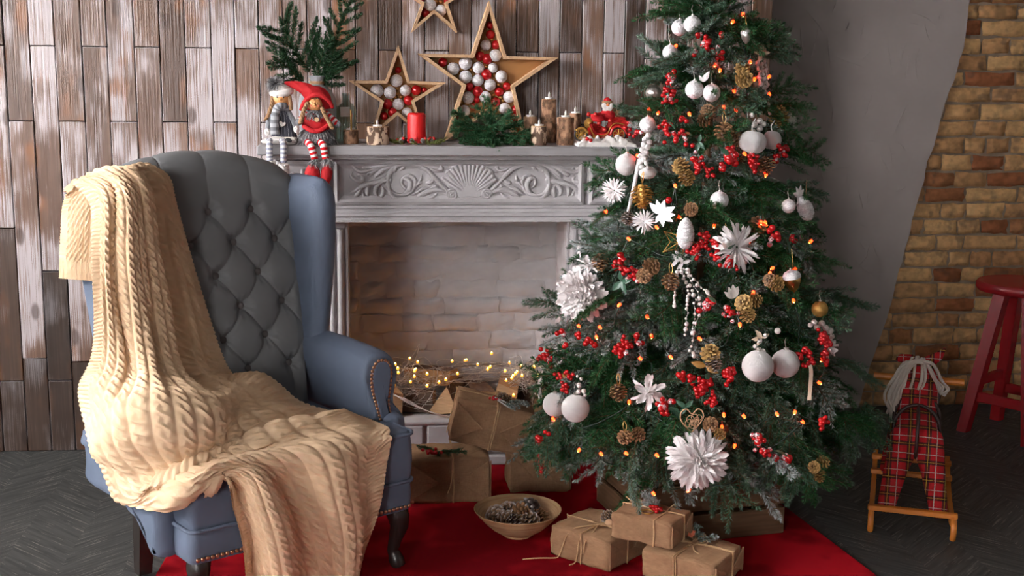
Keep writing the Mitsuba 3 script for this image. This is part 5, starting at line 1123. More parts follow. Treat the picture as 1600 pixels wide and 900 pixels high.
part(CAR, 'front_fender', tube(fend, .0045, 6), 'car_gold', smooth=True)
fend = spline(((0.8933,-0.35,1.2927),(0.9004,-0.35,1.3136),(0.9214,-0.35,1.3226),(0.943,-0.35,1.3138),(0.9558,-0.35,1.293)), 24)
part(CAR, 'rear_fender', tube(fend, .005, 6), 'car_red', smooth=True)
SH = V(*(0.8863,-0.3,1.4007))
part(CAR, 'coat', moved(ico(1, 3), xf((0.8873,-0.3,1.3619), (0, 0, 0), (.030, .028, .022))), 'red_felt', smooth=True)
hd = part(CAR, 'head', moved(ico(1, 3), xf(SH, s=(.0155, .015, .0165))), 'doll_skin', smooth=True)
part(hd, 'beard', cat([moved(ico(1, 2), xf(SH + V(x, -.010 + .003 * abs(x) * 60, z), s=(.010, .008, .011))) for x, z in ((0, -.014), (-.009, -.010), (.009, -.010), (-.006, -.020), (.006, -.020), (0, -.027), (-.013, -.003), (.013, -.003))]), 'white_felt', smooth=True)
part(hd, 'nose', ico(.003, 1), 'doll_cheek', smooth=True, m=xf(SH + V(0, -.0155, .001)))
for s in (-1, 1): part(hd, 'eye', ico(.0016, 1), 'dark_felt', smooth=True, m=xf(SH + V(s * .006, -.0135, .005)))
part(hd, 'hat_band', moved(tube(np.c_[.0155 * np.cos(np.linspace(0, 2 * math.pi, 24)), .015 * np.sin(np.linspace(0, 2 * math.pi, 24)), 0 * np.linspace(0, 1, 24)], .0048, 8), xf(SH + V(0, 0, .011))), 'tan_yarn', smooth=True)
part(hd, 'hat', lathe([(.0155, 0), (.014, .008), (.008, .014), (.0, .016)], 20, cap=False), 'red_felt', smooth=True, m=xf(SH + V(0, 0, .012), (0, 12, 0)))
for s, pts in enumerate((((0.8572,-0.33,1.3644),(0.8382,-0.335,1.36),(0.8209,-0.33,1.3567)),((0.8627,-0.335,1.3513),(0.8458,-0.345,1.3486),(0.8254,-0.34,1.3513)))):
    part(CAR, 'arm', tube(spline(pts, 12), .0105, 8), 'red_felt', smooth=True)
for p in ((0.8125,-0.325,1.3654),(0.8347,-0.345,1.3664),(0.8488,-0.347,1.3339),(0.8708,-0.346,1.3102),(0.8914,-0.345,1.343)): part(CAR, 'ornament_ball', ico(.0085, 2), 'car_red', smooth=True, m=xf(p))
part(CAR, 'gift_sack', moved(ico(1, 3), xf((0.9219,-0.28,1.3613), s=(.022, .025, .028))), 'tan_yarn', smooth=True)
put_needles(CAR + '__fir_twig', spray(.07, rf, 6, nlen=.010, per_m=1500, g0=DG0, g1=DG1, start=0), xf((0.917,-0.29,1.3557), look(V(.5, -.1, 1))))
sn = thing('snow_base', 'fluffy white artificial snow under the toy car', 'artificial snow')
g = np.stack(np.meshgrid(np.linspace(0, 1, 90), np.linspace(0, 1, 36), indexing='ij'), -1)
s0, s1 = 0.7606, 0.9841
Xs = s0 + (s1 - s0) * g[..., 0]; Ys = -.405 + .19 * g[..., 1]
e = np.minimum(1, 5 * np.minimum(np.minimum(g[..., 0], 1 - g[..., 0]), np.minimum(g[..., 1], 1 - g[..., 1])))
hz = .004 + .030 * e ** .6 * (.30 + 1.1 * meshkit.fbm(np.stack([Xs * 70, Ys * 70, 0 * Xs], -1), 3, 2))
add(sn, grid(np.stack([Xs, Ys, MT + np.where(e <= 0, 0, hz)], -1)), 'white_felt', smooth=True)
for p in ((0.7981,-0.385,1.2779),(0.8109,-0.39,1.2724),(0.9576,-0.385,1.295),(0.9819,-0.385,1.2952)):
    k = num(sn + '__red_berry'); scene[k] = {**berry_ply, 'to_world': tm(xf(p, s=.0072))}

# ---------------------------------------------------------------- gifts in sackcloth
def burlap(p, n, uv):
    s = dr.floor(uv.x + .5)
    w = noise(p.x * 560 + p.y * 560, p.z * 110, s) * .5 + noise((p.x - p.y) * 110, p.z * 560, s + 5) * .5; g = fbm(p.x * 14 + s, p.y * 14, p.z * 14, 3)
    a, b = (0.27, 0.148, 0.078), (0.47, 0.28, 0.158)
    return mix(a, b, .10 + .75 * g + .55 * (w - .5)) * (1.0 - .16 * cell_rand(s, 4))
def weave_h(p, n, uv):
    q = 1150.0
    return dr.abs(dr.sin(p.x * q + p.z * 300)) * .5 + dr.abs(dr.sin(p.y * q + p.z * q)) * .5 + .8 * fbm(p.x * 160, p.y * 160, p.z * 160, 2)
bump('sackcloth', {'type': 'principled', 'base_color': mikit.proc(burlap), 'roughness': .95, 'specular': .08, 'sheen': .2}, weave_h, .0026, eps=5e-4)
mat('jute', (.46, .29, .15), .9)
rg = np.random.default_rng(61)
def gift(lab, c, dims, yaw, tone, roll=0.0, ends=(1, -1), twine=(), group=None):
    """wrapped parcel; c is the centre of its underside."""
    k = thing('gift', lab, 'gift'); sx, sy, sz = dims
    b = trimesh.creation.box((sx, sy, sz))
    n = 12
    faces = []
    for ax in range(3):
        for sg in (-1, 1):
            u, v = np.meshgrid(np.linspace(-1, 1, n + 1), np.linspace(-1, 1, n + 1), indexing='ij')
            q = np.zeros((n + 1, n + 1, 3)); q[..., ax] = sg; q[..., (ax + 1) % 3] = u; q[..., (ax + 2) % 3] = v * sg
            faces.append(grid(q))
    v, f = cat(faces); m = trimesh.Trimesh(v, f, process=True, merge_norm=True); v, f = np.array(m.vertices), np.array(m.faces)
    # slightly rounded edges and soft dents
    v = np.sign(v) * np.abs(v) ** .9
    rr = np.maximum(np.abs(v).max(1), 1e-6); e = np.sort(np.abs(v), 1)[:, 1]
    v = v * (1 - .028 * np.clip((e - .82) / .18, 0, 1) ** 2)[:, None]
    p = v * V(sx, sy, sz) / 2
    nz = meshkit.fbm(p * 22 + tone * 9, 3) - .5
    p += (v / np.linalg.norm(v, axis=1, keepdims=True)) * (nz * .020)[:, None]
    p[:, 2] = np.maximum(p[:, 2], -sz / 2)
    M0 = xf((c[0], c[1], c[2] + sz / 2), (0, roll, yaw))
    w = outward((p, f)); scene[k + '__wrapping'] = mikit.ply(w, 'sackcloth', smooth=True, uv=np.tile([[tone, 0.]], (len(p), 1))); scene[k + '__wrapping']['to_world'] = tm(M0)
    # folded flaps on the ends
    for s in ends:
        ax_y = abs(s) == 2
        L, Hh = (sx, sz) if ax_y else (sy, sz)
        for q in (-1, 1):
            tri = smooth_slab(np.array(shapely.Polygon([(q * L * .495, -Hh * .47), (q * L * .495, Hh * .44), (q * L * .10, -Hh * .05)]).buffer(-.002).buffer(.002).segmentize(.01).exterior.coords)[:-1], .006, .003, 3)
            w_ = outward(up_y(tri))
            if ax_y: mm = xf((0, -sy / 2 + .001, 0)) if s < 0 else xf((0, sy / 2 - .001, 0), (0, 0, 180))
            else: mm = xf((s * sx / 2, 0, 0), (0, 0, 90 * s))
            kk = num(k + '__folded_flap'); scene[kk] = mikit.ply(w_, 'sackcloth', uv=np.tile([[tone + 1, 0.]], (len(w_[0]), 1))); scene[kk]['to_world'] = tm(M0 @ mm)
    for pts in twine:
        part(k, 'twine', tube(spline(pts, max(20, 8 * len(pts))), .0023, 6), 'jute', smooth=True, m=M0)
    return k, M0
def loop_x(x, dims, w=.003):   # a loop of twine round the parcel at local x
    _, sy, sz = dims; e = w
    return [(x, -sy / 2 - e, -sz / 2), (x + .002, -sy / 2 - e, 0), (x, -sy / 2 - e, sz / 2 - .004), (x - .001, -sy / 2 + .006, sz / 2 + e), (x, 0, sz / 2 + e), (x, sy / 2, sz / 2 + e), (x, sy / 2 + e, -sz / 2)]
def loop_y(y, dims, w=.003):
    sx, _, sz = dims; e = w
    return [(-sx / 2 - e, y, -sz / 2), (-sx / 2 - e, y, sz / 2 - .004), (-sx / 2 + .006, y, sz / 2 + e), (0, y + .002, sz / 2 + e), (sx / 2 - .006, y, sz / 2 + e), (sx / 2 + e, y, sz / 2 - .004), (sx / 2 + e, y, -sz / 2)]
def bow(k, M0, c, s=.03, n=4, r=None):
    r = r or rg
    for q in range(n):
        a = q * 2 * math.pi / n + r.uniform(-.3, .3); d = V(math.cos(a), math.sin(a), 0)
        pts = [V(*c), V(*c) + d * s * .6 + V(-d[1], d[0], 0) * s * .35 + V(0, 0, s * .25), V(*c) + d * s + V(0, 0, s * .22), V(*c) + d * s * .6 - V(-d[1], d[0], 0) * s * .35 + V(0, 0, s * .12), V(*c)]
        part(k, 'bow_loop', tube(spline(pts, 24), .0016, 5), 'jute', smooth=True, m=M0)
def deco(lab, M0, c):
    k = thing('gift_decoration', lab, 'decoration'); return k, M0 @ xf(c)
DF = (.29, .19, .165)
g1, M1 = gift('dark sackcloth gift standing between the chair and the bowl', (.265, -.665, .0125), DF, 0, 1, ends=(-2, 1), twine=[loop_x(.015, DF), [(.015, -.098, .078), (.012, -.1, .03), (.004, -.1005, -.02), (-.006, -.1, -.045)]])
d, MD = deco('red berries and fir twig on the dark gift beside the chair', M1, (-.045, -.06, .085))
put_needles(d + '__fir_twig', spray(.11, rf, 7, nlen=.013, per_m=2200, wid=.002, start=0, side_len=.3), MD @ xf((0, 0, .008), look(V(.6, -.2, .08))))
put_needles(d + '__fir_twig_001', spray(.06, rf, 5, nlen=.013, per_m=2200, wid=.002, start=0, side_len=.3), MD @ xf((-.005, 0, .012), look(V(-.7, .1, .25))))
for i in range(14):
    k = num(d + '__berry'); scene[k] = {**berry_ply, 'to_world': tm(MD @ xf((-.015 + rg.normal(0, .012), -.012 + rg.normal(0, .008), .010 + abs(rg.normal(0, .008))), s=.0062))}
D2 = (.285, .175, .165)
g2, M2 = gift('tilted sackcloth gift leaning on the two back gifts', (.425, -.625, .187), D2, -4, 2, roll=13, ends=(-2, 1), twine=[loop_x(.005, D2), loop_x(.012, D2), loop_y(.02, D2), [(.12, -.0885, .05), (.135, -.089, 0), (.15, -.089, -.05)]])
d, MD = deco('frosted cone and sprig tied on top of the tilted gift', M2, (.02, -.03, .086))
for i, (dx, dy) in enumerate(((.012, -.005), (-.004, .012))): cone_at(num(d + '__pinecone'), 'brown' if i == 0 else 'frosted', (MD @ np.array([dx, dy, .016, 1]))[:3], .042, (.8, -.3, .5))
put_needles(d + '__frosted_twig', spray(.075, rf, 7, nlen=.012, per_m=2400, wid=.002, frost=1.4, start=0), MD @ xf((.02, -.01, .012), look(V(.9, -.15, .1))))
put_needles(d + '__frosted_twig_001', spray(.05, rf, 5, nlen=.012, per_m=2400, wid=.002, frost=1.4, start=0), MD @ xf((.02, -.02, .006), look(V(.3, -.9, .0))))
for i in range(9):
    k = num(d + '__berry'); scene[k] = {**berry_ply, 'to_world': tm(MD @ xf((-.03 + rg.normal(0, .010), -.01 + rg.normal(0, .008), .008 + abs(rg.normal(0, .006))), s=.005))}
for a, b in (((-.02, -.02, .01), (.025, -.05, .0)), ((-.03, 0, .012), (.01, -.035, .012))): part(d, 'white_stick', tube(np.array([a, b]), .003, 6), 'white_felt', m=MD)
D3 = (.22, .18, .150)
g3, M3 = gift('sackcloth gift under the lowest left tree branches', (.60, -.59, .0125), D3, 0, 3, ends=(-2, 1), twine=[])
D4 = (.228, .217, .100)
g4, M4 = gift('flat sackcloth gift in front with long loose twine ends', (.712, -1.262, .0125), D4, -45.6, 4, ends=(1,), twine=[loop_x(.01, D4), loop_y(-.01, D4),
    [(.01, -.02, .055), (-.03, -.085, .053), (-.045, -.1115, .03), (-.06, -.1118, -.01), (-.075, -.113, -.046), (-.085, -.13, -.0485), (-.125, -.165, -.049), (-.150, -.20, -.049)],
    [(.01, -.02, .055), (.01, -.075, .054), (.006, -.112, .032), (-.002, -.1125, -.02), (-.008, -.115, -.047), (-.012, -.14, -.049)],
    [(.01, -.02, .056), (.03, -.07, .054), (.028, -.112, .03), (.02, -.1125, -.01)]])
bow(g4, M4, (.01, -.01, .053), .028)
d, MD = deco('two small frosted cones and a nut on the flat gift', M4, (.03, .005, .052))
for dx, dy, hh in ((-.012, .016, .046), (.038, .004, .044)): cone_at(num(d + '__pinecone'), 'frosted', (MD @ np.array([dx, dy, .020, 1]))[:3], hh, (.3 if dx < 0 else .8, -.5, .8), 1.15)
part(d, 'nut', moved(ico(1, 2), xf(s=(.014, .012, .011))), 'cut_wood', smooth=True, m=MD @ xf((.012, -.010, .012)))
D6 = (.242, .213, .088)
g6, M6 = gift('sackcloth gift at the front right with a bow and small decorations', (.968, -1.446, .0125), D6, -39, 6, ends=(1,), twine=[loop_x(-.005, D6), loop_x(-.012, D6), loop_y(.02, D6), loop_y(.027, D6), [(-.005, .02, .047), (.02, -.03, .047), (.045, -.05, .047)]])
bow(g6, M6, (-.005, .02, .047), .045, 5)
d, MD = deco('acorns and frosted twig tied on the front right gift', M6, (-.005, .03, .046))
put_needles(d + '__frosted_twig', spray(.06, rf, 6, nlen=.012, per_m=2400, wid=.002, frost=.9, start=0), MD @ xf((.01, .0, .01), look(V(.9, .3, .25))))
put_needles(d + '__frosted_twig_001', spray(.06, rf, 6, nlen=.012, per_m=2400, wid=.002, frost=.5, start=0), MD @ xf((.0, .01, .01), look(V(-.3, .8, .35))))
for i in range(7):
    part(d, 'dried_bud', moved(ico(1, 1), xf(s=(.007, .007, .009))), 'tan_yarn' if i % 2 else 'doll_cheek', smooth=True, m=MD @ xf((-.02 + rg.normal(0, .015), .015 + rg.normal(0, .012), .012 + abs(rg.normal(0, .010)))))
D5 = (.202, .155, .080)
g5, M5 = gift('small sackcloth gift stacked on top of the two front gifts', (.852, -1.383, .1145), D5, -37.5, 5, ends=(1,), twine=[loop_x(.045, D5), loop_y(.015, D5), [(-.04, .02, .043), (-.08, .03, .046), (-.115, .055, .050)]])
d, MD = deco('red berries, frosted twig and dried orange slice on the stacked gift', M5, (.0, .0, .041))
put_needles(d + '__frosted_twig', spray(.075, rf, 8, nlen=.016, per_m=2400, wid=.0026, frost=1.8, start=0), MD @ xf((.01, .01, .008), look(V(-.75, .6, .35))))
for i in range(22):
    k = num(d + '__berry'); scene[k] = {**berry_ply, 'to_world': tm(MD @ xf((.022 + rg.normal(0, .010), -.006 + rg.normal(0, .008), .008 + abs(rg.normal(0, .007))), s=.0058))}
part(d, 'orange_slice', moved(tube(np.c_[.018 * np.cos(np.linspace(0, 2 * math.pi, 30)), .018 * np.sin(np.linspace(0, 2 * math.pi, 30)), 0 * np.linspace(0, 1, 30)], .0022, 6), xf()), 'gold_rough', smooth=True, m=MD @ xf((-.004, -.022, .003)))

# ---------------------------------------------------------------- bowl of pinecones
def bamboo(p, n, uv):
    return mix((.30, .165, .075), (.52, .335, .18), smoothstep(.2, .8, noise(p.z * 300, 1.5, 2.5) * .6 + .4 * fbm(p.x * 18, p.y * 18, p.z * 200, 2)))
scene['bamboo'] = {'type': 'principled', 'base_color': mikit.proc(bamboo), 'roughness': .5, 'specular': .4}
bw_ = thing('bowl', 'wide shallow spun bamboo bowl on the red carpet', 'bowl')
prof = [(.0, .0), (.046, .0), (.049, .003), (.049, .008), (.062, .013), (.088, .030), (.112, .052), (.132, .074), (.1435, .088), (.1450, .0915), (.1435, .0925), (.138, .088), (.126, .074), (.104, .052), (.080, .031), (.052, .018), (.0, .015)]
add(bw_, lathe(np.c_[np.interp(np.linspace(0, 16, 97), range(17), [a for a, b in prof]), np.interp(np.linspace(0, 16, 97), range(17), [b for a, b in prof])], 64, cap=False), 'bamboo', smooth=35, m=xf((.472, -1.084, .0125)))
rb = np.random.default_rng(71)
CN = [(-.044, -.012, .058, 'frosted', 'frosted pinecone at the left of the bowl'), (-.010, -.036, .056, 'frosted', 'frosted pinecone at the front of the bowl'), (.036, -.030, .056, 'frosted', 'frosted pinecone at the front right of the bowl'), (.072, .0, .056, 'copper', 'tan pinecone at the right end of the bowl'), (-.03, .025, .072, 'frosted', 'large frosted pinecone at the back left of the bowl'), (.012, .0, .076, 'copper', 'tan flat faced pinecone in the middle of the bowl'), (.042, .028, .080, 'frosted', 'tall frosted pinecone at the back of the bowl'), (-.068, .012, .062, 'frosted', 'smallest dark pinecone at the left rim of the bowl'), (.0, .055, .060, 'frosted', 'frosted pinecone deep at the back of the bowl')]
for x_, y_, z_, kd, lab in CN:
    k = thing('pinecone', lab, 'pinecone', 'pinecones in the bowl')
    cone_at(k, kd, (.472 + x_, -1.084 + y_, .0125 + z_), .062 + .010 * rb.uniform(), (rb.normal(0, .6), rb.normal(-.5, .5), rb.normal(.2, .5)), 1.25)

# ---------------------------------------------------------------- wooden crate under the tree
def crate_c(p, n, uv): return mix((.062, .032, .017), (.135, .073, .038), fbm(p.x * 14, p.y * 14, p.z * 130, 3))
scene['crate_wood'] = {'type': 'principled', 'base_color': mikit.proc(crate_c), 'roughness': .65, 'specular': .3}
cr = thing('crate', 'dark slatted wooden crate holding the tree', 'crate')
CM = xf((1.078, -.958, .0125), (0, 0, 10))
cw_, cd_ = .50, .44
for s in (-1, 1):
    for z in (.0, .104, .204):
        part(cr, 'slat', box2((-cw_ / 2, s * cd_ / 2 - .007, z), (cw_ / 2, s * cd_ / 2 + .007, z + .09), .002), 'crate_wood', m=CM)
        part(cr, 'slat', box2((s * cw_ / 2 - .007 - .008 * s, -cd_ / 2 + .008, z), (s * cw_ / 2 + .007 - .008 * s, cd_ / 2 - .008, z + .09), .002), 'crate_wood', m=CM)
    for t in (-1, 1): part(cr, 'corner_post', box2((s * (cw_ / 2 - .035) - .018, t * (cd_ / 2 - .02) - .012, 0), (s * (cw_ / 2 - .035) + .018, t * (cd_ / 2 - .02) + .012, .29), .002), 'crate_wood', m=CM)
part(cr, 'bottom', box2((-cw_ / 2 + .02, -cd_ / 2 + .02, .0), (cw_ / 2 - .02, cd_ / 2 - .02, .012), .002), 'crate_wood', m=CM)

# ---------------------------------------------------------------- red stool
mat('red_paint', (.215, .006, .008), .38, clearcoat=.3)
st = thing('stool', 'red painted wooden stool with splayed legs by the bare brick wall', 'stool')
SC_ = V(2.752, -.04, 0); SZ = .665
part(st, 'seat', lathe([(.0, -.045), (.165, -.045), (.186, -.040), (.194, -.028), (.194, -.012), (.186, -.002), (.165, .0), (.0, -.001)], 56, cap=False), 'red_paint', smooth=40, m=xf((SC_[0], SC_[1], SZ)))
LB = [V(2.551, 0, 0), V(2.787, .162, 0), V(2.953, -.08, 0), V(2.717, -.242, 0)]
LT = [SC_ + (b - SC_) * .42 + V(0, 0, SZ - .04) for b in LB]
for b, t in zip(LB, LT):
    d = t - b; R3 = look(V(.824, .566, 0))
    def ring(c, w): return [c + R3 @ V(x * w, y * w, 0) for x in (-1, 1) for y in (-1, 1)]
    part(st, 'leg', vf(manifold3d.Manifold.hull_points(np.array(ring(b, .022) + ring(t, .026)))), 'red_paint')
for i, j, z in ((0, 1, .24), (0, 3, .17), (1, 2, .17), (3, 2, .24)):
    a, b = LB[i] + (LT[i] - LB[i]) * z / SZ, LB[j] + (LT[j] - LB[j]) * z / SZ
    part(st, 'stretcher', moved(cbox(np.linalg.norm(b - a), .022, .042, .003), xf((a + b) / 2, look(b - a))), 'red_paint')

# ---------------------------------------------------------------- plaid rocking horse, seen from behind
HM = np.eye(4); HM[:3, 0] = (.917, -.40, 0); HM[:3, 1] = (.40, .917, 0); HM[:3, 3] = (1.805, -1.148, 0)
HMi = np.linalg.inv(HM)
def plaid(p, n, uv):
    dx, dy, dz = p.x - 1.805, p.y + 1.148, p.z
    a = (.917 * dx - .40 * dy) / .062 + .5; b = (dz + .35 * (.40 * dx + .917 * dy)) / .062
    def lines(t):
        f = t - dr.floor(t)
        dark = smoothstep(.0, .02, f) * (1 - smoothstep(.26, .28, f))
        thin = (smoothstep(.55, .56, f) * (1 - smoothstep(.60, .61, f)))
        yel = smoothstep(.12, .125, f) * (1 - smoothstep(.155, .16, f))
        return dark, thin, yel
    d1, t1, y1 = lines(a); d2, t2, y2 = lines(b)
    c = mi.Color3f(.30, .010, .014) * (1 - .72 * d1) * (1 - .72 * d2)
    c = c + mi.Color3f(-.0, .015, .012) * dr.maximum(d1, d2)
    c = mix(c, (.42, .38, .36), dr.maximum(t1, t2) * .75)
    return mix(c, (.36, .25, .03), dr.maximum(y1, y2) * .8)
scene['plaid_cloth'] = {'type': 'principled', 'base_color': mikit.proc(plaid), 'roughness': .85, 'sheen': .3, 'specular': .15}
mat('orange_wood', (.50, .155, .022), .4, clearcoat=.3)
mat('strap', (.028, .012, .010), .6)
bump('white_yarn', {'type': 'principled', 'base_color': rgb(.58, .52, .46), 'roughness': .95}, fuzz_h, .002)
def bones(bs, ref=.008, it=8):
    m = manifold3d.Manifold()
    for (p, r1), (q, r2) in bs:
        s = lambda c, r: manifold3d.Manifold.sphere(r, 20).translate(tuple(float(t) for t in c))
        m = m + manifold3d.Manifold.batch_hull([s(p, r1), s(q, r2)])
    m = m.refine_to_length(ref); v, f = vf(m); t = trimesh.Trimesh(v, f, process=True)
    trimesh.smoothing.filter_taubin(t, iterations=it); return np.array(t.vertices), np.array(t.faces)
ho = thing('rocking_horse', 'red plaid toy rocking horse with a white yarn mane, turned away', 'rocking horse')
B = []
for s in (-1, 1):
    B += [(((s * .036, .13, .29), .054), ((s * .060, .085, .20), .040)), (((s * .060, .085, .20), .040), ((s * .084, .045, .078), .030)),
          (((s * .042, .33, .27), .048), ((s * .07, .40, .18), .034)), (((s * .07, .40, .18), .034), ((s * .085, .47, .075), .028))]
B += [(((0, .14, .30), .070), ((0, .32, .325), .070)), (((-.012, .30, .36), .058), ((-.012, .36, .455), .056)), (((.012, .30, .36), .058), ((.012, .36, .455), .056)), (((0, .37, .465), .060), ((0, .47, .43), .042)), (((0, .47, .43), .042), ((0, .52, .41), .036))]
part(ho, 'body', bones(B), 'plaid_cloth', smooth=True, m=HM)
for s in (-1, 1):
    part(ho, 'ear', moved(bones([(((0, 0, 0), .022), ((s * .03, 0, .022 if s > 0 else .004), .016)), (((s * .03, 0, .022 if s > 0 else .004), .016), ((s * .048, .0, .050 if s > 0 else .0), .005))], .006, 5), xf((s * .032, .375, .515))), 'plaid_cloth', smooth=True, m=HM)
    hd_ = part(ho, 'handle', tube(np.array([(s * .05, .385, .445), (s * .155, .385, .445)]), .0125, 12), 'orange_wood', smooth=50, m=HM)
    part(ho, 'eye', ico(.006, 2), 'dark_felt', smooth=True, m=HM @ xf((s * .040, .455, .455)))
rm = np.random.default_rng(81)
for i in range(20):
    s = -1 if i < 14 else 1; x0 = rm.uniform(-.02, .02); yy = .335 + rm.uniform(-.02, .05)
    L = rm.uniform(.7, 1.1) * (1 if s < 0 else .35)
    pts = [(x0, yy, .525 + rm.uniform(-.006, .006)), (x0 + s * .035, yy - .018, .520), (x0 + s * .066, yy - .035, .47), (x0 + s * (.078 + rm.uniform(0, .02)), yy - .05, .47 - .09 * L), (x0 + s * (.085 + rm.uniform(-.02, .02)), yy - .055, .47 - .155 * L)]
    part(ho, 'mane_strand', tube(spline(pts, 16), .0048, 5), 'white_yarn', smooth=True, m=HM)
for i in range(5):
    x0 = rm.uniform(-.03, .03); part(ho, 'mane_strand', tube(spline([(x0, .36, .528), (x0 * 1.3, .325, .515), (x0 * 1.6, .296, .47), (x0 * 1.5 - .01, .283, .43)], 12), .0048, 5), 'white_yarn', smooth=True, m=HM)
for y_, z_, rx, rz in ((.19, .31, .077, .081), (.26, .335, .077, .077), (.335, .40, .072, .066)):
    a = np.linspace(0, 2 * math.pi, 40)
    part(ho, 'strap', tube(np.c_[rx * np.cos(a), y_ + .03 * np.sin(a), z_ + rz * np.sin(a)], .0062, 6), 'strap', smooth=True, m=HM)
a = np.linspace(-.5 * math.pi, .5 * math.pi, 24)
part(ho, 'strap', tube(np.c_[0 * a, .15 - .100 * np.cos(a), .315 + .088 * np.sin(a)], .0062, 6), 'strap', smooth=True, m=HM)
for s in (-1, 1):
    yv = np.linspace(-.03, .66, 30); zc = .032 + .05 * ((yv - .31) / .34) ** 2
    P = np.array([[(s * .132 + dx, y_, z_ + dz) for dx, dz in ((-.009, -.016), (.009, -.016), (.009, .016), (-.009, .016))] for y_, z_ in zip(yv, zc)])
    v, f = grid(P, wrap=True)
    n_ = len(v); v = np.vstack([v, P[0].mean(0), P[-1].mean(0)]); f = np.vstack([f] + [[[k, (k + 1) % 4, n_], [n_ - 4 + (k + 1) % 4, n_ - 4 + k, n_ + 1]] for k in range(4)])
    part(ho, 'rocker', (v, f), 'orange_wood', m=HM @ xf((0, 0, -.0155)))
    part(ho, 'rocker_end', tube(spline([(s * .132, -.028, .070), (s * .132, -.045, .055), (s * .132, -.048, .03), (s * .132, -.036, .010)], 12), .0105, 8), 'orange_wood', smooth=50, m=HM)
for y_, z_ in ((.0, .078), (.47, .058), (.60, .075)):
    part(ho, 'crossbar', box2((-.145, y_ - .012, z_ - .009), (.145, y_ + .012, z_ + .009), .003), 'orange_wood', m=HM)

# ---------------------------------------------------------------- the fir tree
tree = thing('christmas_tree', 'bushy frosted fir tree decorated in white, red and gold beside the fireplace', 'christmas tree')
TX, TY = 1.125, -0.87
RZ = ((-0.2,0.5),(0,0.53),(0.14,0.575),(0.28,0.6),(0.465,0.56),(0.62,0.53),(0.8,0.475),(0.95,0.425),(1.06,0.37),(1.21,0.3),(1.34,0.25),(1.45,0.21),(1.55,0.18),(1.66,0.15),(1.8,0.1),(1.95,0.02))
rz_ = np.array(RZ)
def rad(z): return float(np.interp(z, rz_[:, 0], rz_[:, 1]))
rt = np.random.default_rng(2024)
part(tree, 'trunk', tube(np.array([(TX, TY, z) for z in np.linspace(.02, 1.93, 12)]), np.linspace(.032, .006, 12), 10), 'crate_wood', smooth=50)
shapes = {}
for L in (.22, .38, .56):
    for v in range(5):
        fr = (0, .1, .25, .7, 1.3)[v]
        g0, g1 = ((.007, .034, .012), (.036, .115, .038)) if v in (0, 2) else ((.011, .042, .020), (.052, .132, .058)) if v == 1 else ((.012, .042, .022), (.052, .122, .064))
        tw = {.22: 9, .38: 13, .56: 16}[L]
        m3 = spray(L, rt, tw, nlen=.021, per_m=1300, frost=fr, droop=.10, wid=.0024, side_len={.22: .62, .38: .50, .56: .42}[L], start={.22: .15, .38: .28, .56: .36}[L], g0=g0, g1=g1)
        key = f'bough_shape_{int(L * 100)}_{v}'
        scene[key] = {'type': 'shapegroup', 'needles': mikit.ply((m3[0], m3[1]), 'needles', color=m3[2])}
        shapes[L, v] = key
def add_branch(base, d, L, v, s=1.0, roll=0.0):
    if d[1] > .30 * np.linalg.norm(d):      # boughs on the far side: one part
        k = f'{tree}__rear_boughs__{_used.get("rear", 0) + 1:03d}'; _used['rear'] = _used.get('rear', 0) + 1
    else: k = num(tree + '__branch')
    scene[k] = {'type': 'instance', 'shapes': {'type': 'ref', 'id': shapes[L, v]}, 'to_world': tm(xf(base, look(d, roll=roll), s))}
labels[tree + '__rear_boughs'] = {'kind': 'stuff'}
nb = 0
z = .315; lev = 0
while z < 1.93:
    R = rad(z); n = int(np.clip(2 * math.pi * R / .155, 6, 24)); off = rt.uniform(0, 6.28)
    for i in range(n):
        a = off + 2 * math.pi * (i + rt.uniform(-.25, .25)) / n
        Rr = R * rt.uniform(.86, 1.06) * (1 - .15 * max(math.cos(a), 0) ** 1.5)
        el = math.radians(np.interp(z, [.15, .35, .8, 1.4, 1.9], [-20, -12, 2, 16, 40]) + rt.normal(0, 7))
        d = V(math.cos(a) * math.cos(el), math.sin(a) * math.cos(el), math.sin(el))
        reach = Rr / math.cos(el)
        L = .56 if reach > .46 else .38 if reach > .27 else .22
        s = min(max(reach / L, .72), 1.12) if reach < L * 1.12 else 1.0
        base = V(TX, TY, z - math.sin(el) * Rr * .9) + d * max(reach - L * s, 0)
        left = math.cos(a) < .25
        v = rt.choice(5, p=[.22, .26, .22, .18, .12] if left else [.42, .42, .14, .02, .0])
        add_branch(base, d, L, v, s, rt.normal(0, .35)); nb += 1
    z += np.interp(z, [.2, 1.0, 1.9], [.098, .095, .075]); lev += 1
